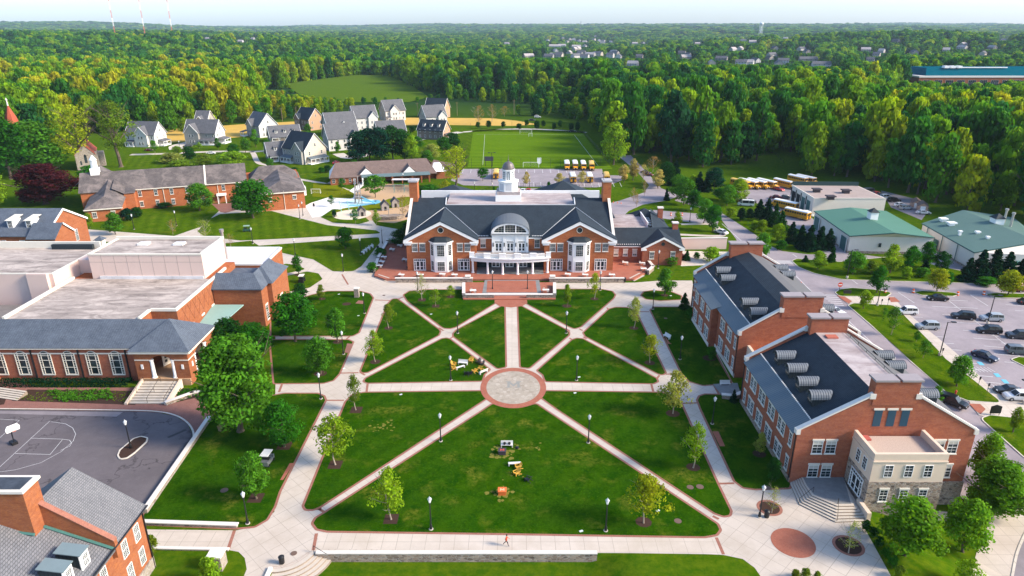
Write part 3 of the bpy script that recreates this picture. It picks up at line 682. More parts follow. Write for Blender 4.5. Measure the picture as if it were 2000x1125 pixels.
# ------------------------------------------------------------------ student centre
CX = -.5; FY = 173.4; T0 = .5
sc = thing('campus_hall', 'large red brick hall with two gables, white bay windows and a white cupola', 'building', (CX, FY, 0));
ZE, ZA = 9.3, 14.4                      # eaves and gable apex
SL = (ZA - ZE) / 9.95
wall = MB()
for sx in (-1, 1):
 xa, xb = sorted((CX + sx*9.1, CX + sx*27.6)); xm = (xa+xb)/2
 wall.vprism([(xa, 0), (xb, 0), (xb, ZE), (xm, ZE + SL*9.25), (xa, ZE)], FY, FY + 6)
wall.box(CX-27.6, CX+27.6, FY+6.002, 214, 0, ZE-.2)
wall.box(CX-9.098, CX+9.098, FY+2.8, FY+6, 0, ZE-.2)
for sx in (-1, 1):   # parapet end walls up to the chimney
 x0 = CX + sx*27.602; x1 = CX + sx*28.1
 m = wall.m; pts = [(FY+3.5, ZE-.3), (191, 16.9), (204, 10.6), (204, 0), (FY+3.5, 0)]
 vs = [(x0, a, b) for a, b in pts] + [(x1, a, b) for a, b in pts]; n = 5
 wall.add(vs, [tuple(range(n)), tuple(range(2*n-1, n-1, -1))] + [(i, n+i, n+(i+1) % n, (i+1) % n) for i in range(n)])
part('wall', wall, [BRICK], sc, world=True)
for sx in (-1, 1):
 cap = MB(); x0 = CX + sx*27.5; x1 = CX + sx*28.25
 for (ya, za, yb, zb) in ((FY+3.2, ZE-.15, 190.2, 16.75),):
  vs = [(x, y, z+dz) for x in (x0, x1) for (y, z) in ((ya, za), (yb, zb)) for dz in (.1, .32)]
  cap.add(vs, [(0,1,3,2), (4,6,7,5), (1,5,7,3), (0,2,6,4), (0,4,5,1), (2,3,7,6)])
 part('parapet_coping', cap, [CAPST], sc, world=True)
# roof: front slope, gable wings, high end blocks, flat deck
rf = MB(); y0 = FY + 2.2; ms = (14.9 - 9.25) / (188 - y0)
zr = lambda y: 9.25 + ms*(y - y0)
D = 18.2
def slab(*p, t=.18, k=0): rf.slab(p, t, k)
slab((CX-27.45, y0, zr(y0)), (CX+27.45, y0, zr(y0)), (CX+27.45, 188, 14.9), (CX-27.45, 188, 14.9))
for sx in (-1, 1):
 a, b = sorted((CX + sx*D, CX + sx*27.45))
 slab((a, 188, 14.9), (b, 188, 14.9), (b, 191, zr(191)), (a, 191, zr(191)))
 slab((a, 191, zr(191)), (b, 191, zr(191)), (b, 205, 9.4), (a, 205, 9.4))
 xm = CX + sx*18.35; ridge_end = y0 + (ZA - 9.25)/ms
 for s2 in (-1, 1):
  e = xm + s2*9.95
  P0 = (e, FY-.55, ZE); P1 = (xm, FY-.55, ZA); P2_ = (xm, ridge_end+.3, ZA+.02); P3 = (e, y0+.4, ZE)
  rf.slab([(p[0], p[1], p[2]+.03) for p in (P0, P1, P2_, P3)], .18)
for (cx, cy, za, hw) in ((-18.2, 209, 16.1, 13.5), (15.9, 209, 17.4, 14.5)):
 b = 9.3
 q = [(cx-hw, cy-hw, b), (cx+hw, cy-hw, b), (cx+hw, cy+hw, b), (cx-hw, cy+hw, b), (cx, cy, za)]
 rf.add(q, [(0,1,4), (1,2,4), (2,3,4), (3,0,4), (3,2,1,0)], 0)
part('roof', rf, [R_BLUE], sc, world=True)
# metal flashing along valleys, ridges and verges
fl = MB()
for sx in (-1, 1):
 xm = CX + sx*18.35; re_ = y0 + (ZA - 9.25)/ms
 for s2 in (-1, 1):
  fl.tube((xm + s2*9.7, y0+.5, ZE+.16), (xm + s2*.15, re_, ZA+.1), .085, n=5)
 fl.tube((CX + sx*D, 188, 14.98), (CX + sx*D, 191, zr(191)+.05), .2, n=5)
fl.tube((CX-D, 188, 14.96), (CX+D, 188, 14.96), .11, n=5)
part('flashing', fl, [plain('lead_flashing', (.48, .50, .52), .5, .3)], sc, world=True)
deck = MB(); deck.box(CX-D+.02, CX+D-.02, 188.05, 203.5, 14.3, 14.62)
part('deck', deck, [MEMBP], sc, world=True)
dp = MB(); dp.box(CX-27, CX+27, 203.6, 204.2, 12.0, 15.4); part('parapet', dp, [WHITE], sc, world=True)
for sx in (-1, 1):
 c = MB(); x = CX + sx*27.3
 c.box(x-1.15, x+1.15, 189.3, 192.7, 8, 21.1); part('chimney', c, [BRICK], sc, world=True)
 c = MB(); c.box(x-1.35, x+1.35, 189.1, 192.9, 21.103, 21.5); c.box(x-.8, x+.8, 189.7, 192.3, 21.503, 21.62); part('chimney_cap', c, [plain('chimney_cap_lead', (.42,.40,.40), .6)], sc, world=True)
# gable trim, bays, windows
for sx in (-1, 1):
 tr = MB(); xm = CX + sx*18.35
 for s2 in (-1, 1):
  e = xm + s2*9.95; yA = FY - .5; yB = FY - .003
  pts = [(e, ZE-.25), (xm, ZA-.25), (xm, ZA-1.1), (e - s2*1.0, ZE-.62), (e, ZE-.62)]
  if s2 > 0: pts = pts[::-1]
  tr.vprism(pts[::-1], yA, yB)
  tr.box(min(e, e-s2*2.3), max(e, e-s2*2.3), FY-.62, FY-.004, ZE-1.05, ZE-.66); tr.box(min(e-s2*.25, e-s2*2.0), max(e-s2*.25, e-s2*2.0), FY-.4, FY-.005, ZE-1.6, ZE-1.06)
 tr.box(CX+sx*27.602, CX+sx*28.0, FY, FY+3.4, ZE-.9, ZE-.35)
 part('gable_trim', tr, [WHITE], sc, world=True)
for sx in (-1, 1):
 oc = MB(); ocg = MB(); xm = CX + sx*18.35
 v = [(xm + cos(2*pi*i/20)*.72, FY-.06, 11.75 + sin(2*pi*i/20)*.72) for i in range(20)]; ocg.poly(v[::1])
 for i in range(20):
  a, b = 2*pi*i/20, 2*pi*(i+1)/20
  oc.tube((xm+cos(a)*.75, FY-.05, 11.75+sin(a)*.75), (xm+cos(b)*.75, FY-.05, 11.75+sin(b)*.75), .07, n=5)
 o = part('round_window', oc, [OFFW], sc, world=True); part('pane', ocg, [GLASS], o, world=True)
for sx in (-1, 1):
 xm = CX + sx*18.35
 for dx in (-7.0, -5.0, 5.0, 7.0): window(sc, xm+dx, FY, 5.9, 0, 1.5, 2.1, 4, 6, True, 'l')
 for dx in (-5.9, 5.9): door(sc, xm+dx, FY-.003, T0, 0, 3.2, 3.3)
 # two-storey bay
 b = MB(); pl = [(xm-2.95, FY), (xm-1.65, FY-1.55), (xm+1.65, FY-1.55), (xm+2.95, FY)]
 b.prism(pl, 0, 8.55); ov = [(xm-3.3, FY), (xm-1.85, FY-1.95), (xm+1.85, FY-1.95), (xm+3.3, FY)]; b.prism(ov, 8.553, 8.9)
 bp = part('bay', b, [WHITE], sc, world=True)
 br = MB(); ap = [(xm-1.6, FY, 10.0), (xm+1.6, FY, 10.0)]; e4 = [(p[0], p[1], 8.903) for p in ov]
 mid = [(xm-2.6, FY, 9.65), (xm-1.4, FY-1.2, 9.65), (xm+1.4, FY-1.2, 9.65), (xm+2.6, FY, 9.65)]
 br.add(e4 + mid + ap, [(0,1,5,4), (1,2,6,5), (2,3,7,6), (4,5,8), (5,6,9,8), (6,7,9), (3,2,1,0)])
 part('bay_roof', br, [R_DARK], bp, world=True)
 for z, h in ((.9, 2.6), (5.0, 3.1)):
  window(sc, xm, FY-1.55, z, 0, 2.0, h, 4, 6, True)
  for s2 in (-1, 1): window(sc, xm + s2*2.3, FY-.775, z, s2*R(50), 1.25, h, 2, 6, True)
# centre: portico, balcony, attic arch
ctr = MB(); yc = FY + 2.8
ctr.box(CX-4.9, CX+4.9, yc-1.3, yc-.003, T0+4.6, 10.0); ctr.box(CX-9.09, CX+9.09, yc-.5, yc-.004, 8.7, 9.2)
ctr.box(CX-5.15, CX+5.15, yc-1.7, yc-.006, 10.003, 10.35)
for x in (-4.6, -1.6, 1.6, 4.6):
 if x: ctr.box(CX+x-.3, CX+x+.3, yc-1.5, yc-1.303, T0+4.6, 9.9)
part('attic_front', ctr, [WHITE], sc, world=True)
ar = MB(); W_ = 5.0; segs = 18; z0_ = 10.75
def arc(r, h, y): return [(CX + r*cos(pi - pi*i/segs), y, z0_ + h*sin(pi - pi*i/segs)) for i in range(segs+1)]
A, B = arc(W_, 2.55, yc-1.7), arc(W_-.7, 2.1, yc-1.7); A2 = arc(W_, 2.55, yc-1.1); B2 = arc(W_-.7, 2.1, yc-1.1)
n = segs + 1
ar.add(A + B + A2 + B2, [(i, n+i, n+i+1, i+1) for i in range(segs)] + [(i, i+1, 2*n+i+1, 2*n+i) for i in range(segs)] + [(n+i, 3*n+i, 3*n+i+1, n+i+1) for i in range(segs)])
ar.box(CX-W_, CX+W_, yc-1.72, yc-1.1, z0_-.32, z0_-.002)
for x in (-1.5, 1.5): ar.box(CX+x-.14, CX+x+.14, yc-1.65, yc-1.3, z0_, z0_+2.0)
aw = part('arched_window', ar, [WHITE], sc, world=True)
gl = MB(); C_ = arc(W_-.7, 2.1, yc-1.35); gl.poly(C_[::-1]); part('pane', gl, [GLASS], aw, world=True)
mu = MB()
for x in (-3.1, -2.3, -.75, 0, .75, 2.3, 3.1): mu.box(CX+x-.02, CX+x+.02, yc-1.42, yc-1.36, z0_, z0_ + 2.05*sqrt(max(0, 1-(x/4.3)**2)))
for z in (.5, 1.0, 1.5): hw = 4.3*sqrt(1-(z/2.1)**2); mu.box(CX-hw, CX+hw, yc-1.425, yc-1.365, z0_+z-.02, z0_+z+.02)
part('muntins', mu, [OFFW], aw, world=True)
br = MB(); E1 = arc(W_+.2, 2.68, yc-1.9); n = segs+1
E2 = [(p[0], y0 + (max(p[2], 9.3) - 9.25)/ms + .4, p[2]) for p in E1]
br.add(E1 + E2, [(i, i+1, n+i+1, n+i) for i in range(segs)]); br.slab([(CX-5.3, yc-1.9, 10.36), (CX+5.3, yc-1.9, 10.36), (CX+5.3, y0+2.4, 10.5), (CX-5.3, y0+2.4, 10.5)], .1)
part('barrel_roof', br, [plain('barrel_metal', (.11, .125, .14), .6)], sc, world=True)
for x in (-3.1, 0, 3.1): door(sc, CX+x, yc-1.303, T0+4.85, 0, 2.0, 3.0, False)
for x in (-7.3, 7.3): window(sc, CX+x, yc, 6.1, 0, 1.4, 2.2, 3, 6, True, 'l', blind=(x < 0))
for x in (-4.5, -1.55, 1.55, 4.5):
 lt = MB(); lt.box(CX+x-.12, CX+x+.12, yc-1.75, yc-1.51, 6.9, 7.9)
 part('wall_lantern', lt, [BLACK], sc, world=True)
# curved portico
NP = 10; RX = 10.4
def pf(x, d): return FY - 2.0 - d - 1.5*(1 - (x/RX)**2)
fr = MB(); xsn = [-RX + 2*RX*i/NP for i in range(NP+1)]
pl = [(CX+x, pf(x, .0)) for x in xsn] + [(CX+RX, FY-.01), (CX-RX, FY-.01)]
pl = [(CX+x, pf(x, 0)) for x in xsn] + [(CX+RX, FY-.005), (CX+9.0, FY-.005), (CX+9.0, yc-.005), (CX-9.0, yc-.005), (CX-9.0, FY-.005), (CX-RX, FY-.005)]
fr.prism(pl, 3.85, 4.75); pl2 = [(CX+x*1.035, pf(x, .35)) for x in xsn] + [(CX+RX*1.035, FY-.006), (CX-RX*1.035, FY-.006)]
fr.prism(pl2, 4.752, 5.05); part('portico_entablature', fr, [WHITE], sc, world=True)
tb = MB(); tb.prism([(p[0], p[1]) for p in [(CX+x*.97, pf(x, -.3)) for x in xsn] + [(CX+9.0, FY-.01), (CX+9.0, yc-.01), (CX-9.0, yc-.01), (CX-9.0, FY-.01)]], 5.053, 5.16); part('terrace', tb, [plain('balcony_paving', (.30, .27, .25), .9)], sc, world=True)
for i in range(6):
 x = -RX*.955 + 2*RX*.955*i/5; c = MB(); y = pf(x, -.45)
 c.lathe([(.42, 0), (.42, .18), (.30, .25), (.27, 3.1), (.36, 3.2), (.36, 3.35)], (CX+x, y, T0-.0), 12); part('column', c, [WHITE], sc, world=True)
for i in range(6):
 x = -RX*.97 + 2*RX*.97*i/5; c = MB(); y = pf(x, .05); c.cbox((CX+x, y+.2, 5.65), (1.75 if 0 < i < 5 else 1.3, .5, 1.2)); c.cbox((CX+x, y+.2, 6.29), (1.85 if 0 < i < 5 else 1.4, .6, .08)); part('balustrade_pier', c, [WHITE], sc, world=True)
for i in range(5):
 bl = MB(); xa = -RX*.97 + 2*RX*.97*i/5 + .9; xb = -RX*.97 + 2*RX*.97*(i+1)/5 - .9
 for z in (5.15, 6.0): bl.slab([(CX+xa, pf(xa, .15)+.2, z+.12), (CX+xb, pf(xb, .15)+.2, z+.12), (CX+xb, pf(xb, -.05)+.2, z+.12), (CX+xa, pf(xa, -.05)+.2, z+.12)], .12)
 for j in range(11): x = xa + (xb-xa)*(j+.5)/11; bl.cbox((CX+x, pf(x, .05)+.2, 5.6), (.13, .1, .78))
 part('balustrade', bl, [WHITE], sc, world=True)
gf = MB(); gf.box(CX-9.05, CX+9.05, yc-.02, yc-.004, T0, 3.8); part('glazed_front', gf, [GLASS], sc, world=True)
for x in (-3.9, -.2, 3.5): door(sc, CX+x, yc-.03, T0, 0, 2.3, 2.7, False)
fl_ = MB(); fl_.box(CX-8.9, CX+8.9, FY-2.9, yc-.05, T0-.05, T0+.012); part('portico_floor', fl_, [SLATEP], sc, world=True)
sg = MB()
for k in range(8):
 for sx in (-1, 1): sg.cbox((CX + sx*(6.0 + k*.42), y0+.35, zr(y0)+.2), (.22, .3, .16))
part('snow_guard', sg, [WHITE], sc, world=True)
# cupola
cu = (CX-.55, 196.0)
cpb = MB(); cpb.box(cu[0]-3.7, cu[0]+3.7, cu[1]-3, cu[1]+3, 14.63, 16.5); cpb.box(cu[0]-3.4, cu[0]+3.4, cu[1]-2.8, cu[1]+2.8, 16.502, 17.4, 1)
cpb.lathe([(3.0, 17.402), (2.95, 20.0), (3.2, 20.05), (3.2, 20.3)], (cu[0], cu[1], 0), 8, 0, pi/8)
cpb.lathe([(1.87, 20.302), (1.82, 23.2), (2.05, 23.3), (2.05, 23.55)], (cu[0], cu[1], 0), 8, 0, pi/8)
cp = part('cupola', cpb, [WHITE, MEMBP], sc, world=True)
dm = MB(); dm.lathe([(1.8, 23.552), (1.76, 24.0), (1.6, 24.6), (1.22, 25.2), (.7, 25.55), (.2, 25.7), (.18, 25.9), (.25, 26.1), (.08, 26.3), (.05, 27.6)], (cu[0], cu[1], 0), 16); part('dome', dm, [plain('bronze_dome', (.15, .13, .125), .5, .4, .3)], cp, world=True)
cl = MB(); cw = MB()
for k in range(8):
 a = k*pi/4 + pi/2
 d = Vector((cos(a), sin(a))); t = Vector((-d.y, d.x));
 def quad(mb, r, hw, z0, z1, off):
  c = Vector(cu) + d*(r*cos(pi/8) + off); mb.poly([(c.x - t.x*hw, c.y - t.y*hw, z0), (c.x + t.x*hw, c.y + t.y*hw, z0), (c.x + t.x*hw, c.y + t.y*hw, z1), (c.x - t.x*hw, c.y - t.y*hw, z1)])
 quad(cl, 2.98, .8, 17.75, 19.65, .012)
 for s2 in (-.3, .3):
  for zz in (20.7, 21.3, 21.9):
   c = Vector(cu) + d*(1.86*cos(pi/8) + .012) + t*s2; cw.poly([(c.x - t.x*.22, c.y - t.y*.22, zz), (c.x + t.x*.22, c.y + t.y*.22, zz), (c.x + t.x*.22, c.y + t.y*.22, zz+.5), (c.x - t.x*.22, c.y - t.y*.22, zz+.5)])
 c = Vector(cu) + d*(1.85*cos(pi/8) + .014); cw.poly([(c.x + t.x*cos(q)*.55, c.y + t.y*cos(q)*.55, 22.5 + sin(q)*.5) for q in [pi*i/8 for i in range(9)]])
part('louvre', cl, [plain('louvre_grey', (.55, .55, .57), .6)], cp, world=True); part('lantern_window', cw, [plain('lantern_glass', (.22, .25, .27), .15, .6)], cp, world=True)
# ------------------------------------------------------------------ single-storey east wing of the hall
ew = thing('hall_wing', 'low brick wing with a dark hipped roof and pediment beside the hall', 'building', (38, 184, 0))
W1 = MB(); YA, YB = 181.2, 179.2
W1.box(27.7, 36.0, YA, 190, 0, 5.2); XA, XB = 36.002, 47.0; xm = (XA+XB)/2; zE = 5.2; zP = 8.2
W1.vprism([(XA, 0), (XB, 0), (XB, zE), (xm, zP), (XA, zE)], YB, 183)
W1.box(XA, XB, 183.002, 207, 0, zE); part('wall', W1, [BRICK2], ew, world=True)
r = MB()
r.slab([(27.7, YA-.5, 5.2), (47.4, YA-.5, 5.2), (47.4, 187.5, 8.5), (27.7, 187.5, 8.5)], .15); r.slab([(27.7, 187.5, 8.5), (47.4, 187.5, 8.5), (47.4, 192, 6.0), (27.7, 192, 6.0)], .15)
r.slab([(XA-.5, YB-.5, zE), (xm, YB-.5, zP+.15), (xm, 187.0, zP+.15), (XA-.5, YA-.3, zE)][::-1], .15); r.slab([(XB+.5, YB-.5, zE), (XB+.5, YA-.3, zE), (xm, 187.0, zP+.15), (xm, YB-.5, zP+.15)][::-1], .15)
r.slab([(40.0, 188, 8.3), (47.4, 188, 5.3), (47.4, 210, 5.3), (43.5, 210, 8.3)], .15)
r.add([(36, 203, 6), (47, 203, 6), (47, 211, 6), (36, 211, 6), (41, 206.5, 9.3)], [(0,1,4), (1,2,4), (2,3,4), (3,0,4)])
part('roof', r, [R_BLUE], ew, world=True)
t = MB(); t.box(27.71, XA-.2, YA-.45, YA-.003, 4.75, 5.1)
for s2 in (-1, 1):
 e = xm + s2*6.0; pts = [(e, zE-.1), (xm, zP+.0), (xm, zP-.6), (e - s2*.8, zE-.4), (e, zE-.4)]
 t.vprism(pts if s2 < 0 else pts[::-1], YB-.5, YB-.004); t.box(min(e, e-s2*1.5), max(e, e-s2*1.5), YB-.52, YB-.005, zE-.85, zE-.42)
part('gable_trim', t, [WHITE], ew, world=True)
fb = MB(); fb.box(28.3, 39.5, 192.5, 207, 0, 7.1); part('rear_block', fb, [WHITE], ew, world=True)
fb = MB(); fb.box(28.5, 39.3, 192.7, 206.8, 7.102, 7.2); part('flat_roof', fb, [MEMBP], ew, world=True)
fb = MB(); fb.box(33.5, 36.8, 192.45, 192.497, 5.6, 6.7); part('rear_sign', fb, [plain('maroon_panel', (.2, .02, .03), .6)], ew, world=True)
fb = MB(); fb.box(39.6, 39.9, 193, 207, 5.2, 8.4); fb.box(39.902, 43.0, 206.6, 207.0, 5.2, 8.4); part('screen_wall', fb, [WHITE], ew, world=True)
for i in range(4): fb = MB(); fb.cbox((41.2, 194.5 + i*2.6, 6.6), (1.4, 1.5, 1.3)); part('roof_unit', fb, [STEEL], ew, world=True)
for (x, y, z) in ((46.3, 187.3, 9.8), (45.6, 204.5, 9.8)):
 c = MB(); c.box(x-.75, x+.75, y-.6, y+.6, 5, z); part('chimney', c, [BRICK2], ew, world=True)
 c = MB(); c.box(x-.9, x+.9, y-.75, y+.75, z+.003, z+.35); part('chimney_cap', c, [CAPST], ew, world=True)
for x in (29.0, 31.6, 34.2): window(ew, x, YA, 2.1, 0, 1.25, 1.8, 2, 4, True, 'l', blind=.7)
for x in (38.6, 44.4): window(ew, x, YB, 1.9, 0, 1.25, 1.9, 3, 6, True, 'l')
oc = MB(); oc.poly([(xm + cos(2*pi*i/16)*.5, YB-.05, 6.1 + sin(2*pi*i/16)*.5) for i in range(16)]); part('round_window', oc, [GLASS], ew, world=True)
sg = MB()
for k in range(13): sg.cbox((28.2 + k*.6, YA-.15, 5.5), (.25, .3, .12))
part('snow_guard', sg, [WHITE], ew, world=True)
# ------------------------------------------------------------------ terrace with stone walls
tp = MB()
LT = [G(731,541).to_2d(), G(752,548.5).to_2d(), G(925,548.5).to_2d(), G(1072,548.5).to_2d(), G(1238,548.5).to_2d(), G(1258,537).to_2d(), G(1274,528).to_2d(), G(1258,502).to_2d(), Vector((27, 188)), Vector((-27, 200)), G(796,474).to_2d(), G(756,474).to_2d()]
tp.prism(ccw(LT), 0, T0, 0); struct('terrace', tp, [PAVER])
cpz = MB(); cpz.prism(ccw(P2([(905,586),(905,553),(1085,553),(1085,586)])), 0, .25); struct('brick_paving', cpz, [PAVER])
for l, z, m in (([(947,547.5),(1053,547.5),(1058,579),(941,579)], .256, SLATEP), ([(952,550),(1046,550),(1049,573),(950,573)], .262, PAVER), ([(953,574.5),(1050,574.5),(1050,577.5),(952,577.5)], .266, CAPST)): sheet('brick_paving' if m is PAVER else 'stone_band', P2(l), z, m)
ap = [G(966,585).to_2d(), G(1029,585).to_2d(), G(1030,592).to_2d(), G(1021,598).to_2d(), G(998,601).to_2d(), G(975,598).to_2d(), G(966,592).to_2d()]
sheet('brick_paving', ap, .06, PAVER)
def stone_wall(pts, h, label, wd=.55, z0=-.1, name='stone_wall', capw=.12, mat=None):
 pts = [Vector(p[:2]) for p in pts]; root = thing(name, label, 'wall', (pts[0].x, pts[0].y, 0)); mb = MB(); cb = MB()
 for a, b in zip(pts, pts[1:]):
  d = (b-a).normalized(); n = Vector((-d.y, d.x)); e = d*wd/2*.98
  l = [a-e-n*wd/2, b+e-n*wd/2, b+e+n*wd/2, a-e+n*wd/2]; mb.prism(ccw(l), z0, h)
  q = wd/2 + capw; l = [a-d*q-n*q, b+d*q-n*q, b+d*q+n*q, a-d*q+n*q]; cb.prism(ccw(l), h+.003, h+.14)
 part('wall_face', mb, [mat or STONE], root, world=True); part('coping', cb, [CAPST], root, world=True); return root
stone_wall(P2([(775,551.5),(921,551.5)]), 1.15, 'long stone terrace wall in front of the left gable of the hall')
stone_wall(P2([(1075,551.5),(1216,551.5)]), 1.15, 'long stone terrace wall in front of the right gable of the hall')
stone_wall(P2([(906,561),(906,583),(963,583)]), 1.05, 'L-shaped stone wall left of the brick forecourt steps')
stone_wall(P2([(1083,561),(1083,583),(1030,583)]), 1.05, 'L-shaped stone wall right of the brick forecourt steps')
stone_wall(P2([(757,478),(796,478)]), 1.6, 'stone wall closing the back of the left terrace')
stone_wall(P2([(732,533),(739,512),(747,496),(756,480)]), 1.2, 'stone wall along the left edge of the brick terrace')
stone_wall(P2([(1257,506),(1275,528),(1266,536)]), 1.2, 'bent stone wall at the right corner of the brick terrace')
for k, (px, lb) in enumerate(((914,'left'),(1079,'right'))):
 q = G(px, 550); s = MB(); s.box(-.6, .6, -.6, .6, 0, 1.5); p = thing('stone_pier', 'square stone pier ending the terrace wall %s of the forecourt' % lb, 'pier', q); part('pier', s, [STONE], p); c = MB(); c.box(-.72, .72, -.72, .72, 1.503, 1.68); part('cap', c, [CAPST], p)
TREAD = [plain('stair_tread', (.50, .44, .37), .9, .15), plain('shaded_riser', (.24, .19, .15), .95, .1)]  # riser colour darkened to stand in for the shade on upright faces
def steps(a, b, n, rise, run, label, z0=0.0, mat=None, name='steps'):
 """a straight flight: bottom edge from a to b, climbing to the left of a->b"""
 a = Vector(a[:2]); b = Vector(b[:2]); d = (b-a).normalized(); nn = Vector((-d.y, d.x)); mb = MB()
 for i in range(n):
  p = a + nn*run*i; q = b + nn*run*i; e = nn*run*(n-i)
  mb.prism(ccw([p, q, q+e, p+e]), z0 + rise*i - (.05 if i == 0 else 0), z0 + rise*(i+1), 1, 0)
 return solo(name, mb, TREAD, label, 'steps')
steps(G(731,542.5), G(752,549.5), 4, .13, .42, 'four pale steps at the left corner of the brick terrace'); steps(G(1239,549.5), G(1259,539), 4, .13, .42, 'four pale steps at the right corner of the brick terrace')
# ------------------------------------------------------------------ two brick dormitories on the east side
def on_plane(px, py, f):
 """point of a photograph ray on the roof plane z = f(x)"""
 z = 10.0
 for _ in range(30):
  p = G(px, py, z); z = .6*z + .4*f(p.x)
 return G(px, py, z)
def dormer(par, x, y, z, s, L, wy=2.0, hh=1.6):
 """barrel-roofed dormer whose glazed end looks along s*x; (x, y) centre of the sill"""
 mb = MB(); n = 9; prof = [(-wy/2, -.4), (-wy/2, hh*.5)] + [(-wy/2*cos(pi*i/n), hh*.5 + hh*.62*sin(pi*i/n)) for i in range(1, n)] + [(wy/2, hh*.5), (wy/2, -.4)]
 k = len(prof); A = [(x, y+a, z+b) for a, b in prof]; B = [(x - s*L*.86, y+a, z+b) for a, b in prof]
 mb.add(A + B, [tuple(range(k)), tuple(range(2*k-1, k-1, -1)), (0, k, k+1, 1), (k-2, 2*k-2, 2*k-1, k-1)])
 c = part('dormer', mb, [R_DARK], par, world=True)
 m2 = MB(); prof = [(-wy/2*1.1*cos(pi*i/n), hh*.5 + hh*.72*sin(pi*i/n)) for i in range(n+1)]; xe = x + s*.3
 def endx(a): return x - s*L*(1 - .16*abs(a/(wy/2*1.1))**2)
 A = [(xe, y+a, z+b) for a, b in prof]; B = [(endx(a), y+a, z+b) for a, b in prof]; k = n+1
 m2.add(A + B, [(i, i+1, k+i+1, k+i) for i in range(n)])
 for i in range(9):
  xx = xe - s*(L+.15)*i/8.6
  for j in range(n):
   (a, b), (a2, b2) = prof[j], prof[j+1]
   if (endx(a) - xx)*s > 0: continue
   m2.tube((xx, y+a, z+b+.02), (xx, y+a2, z+b2+.02), .032, n=4, cap=False, k=1)
 part('dormer_roof', m2, [R_DORM0, R_DARK], c, world=True)
 m3 = MB(); m3.box(x + s*.01, x + s*.04, y-wy*.4, y+wy*.4, z-.1, z+hh*.95); part('pane', m3, [GLASS], c, world=True)
R_DORM0 = plain('dormer_metal', (.21, .225, .24), .6, .2, .2)
LEADC = plain('lead_cap', (.30, .26, .26), .6)
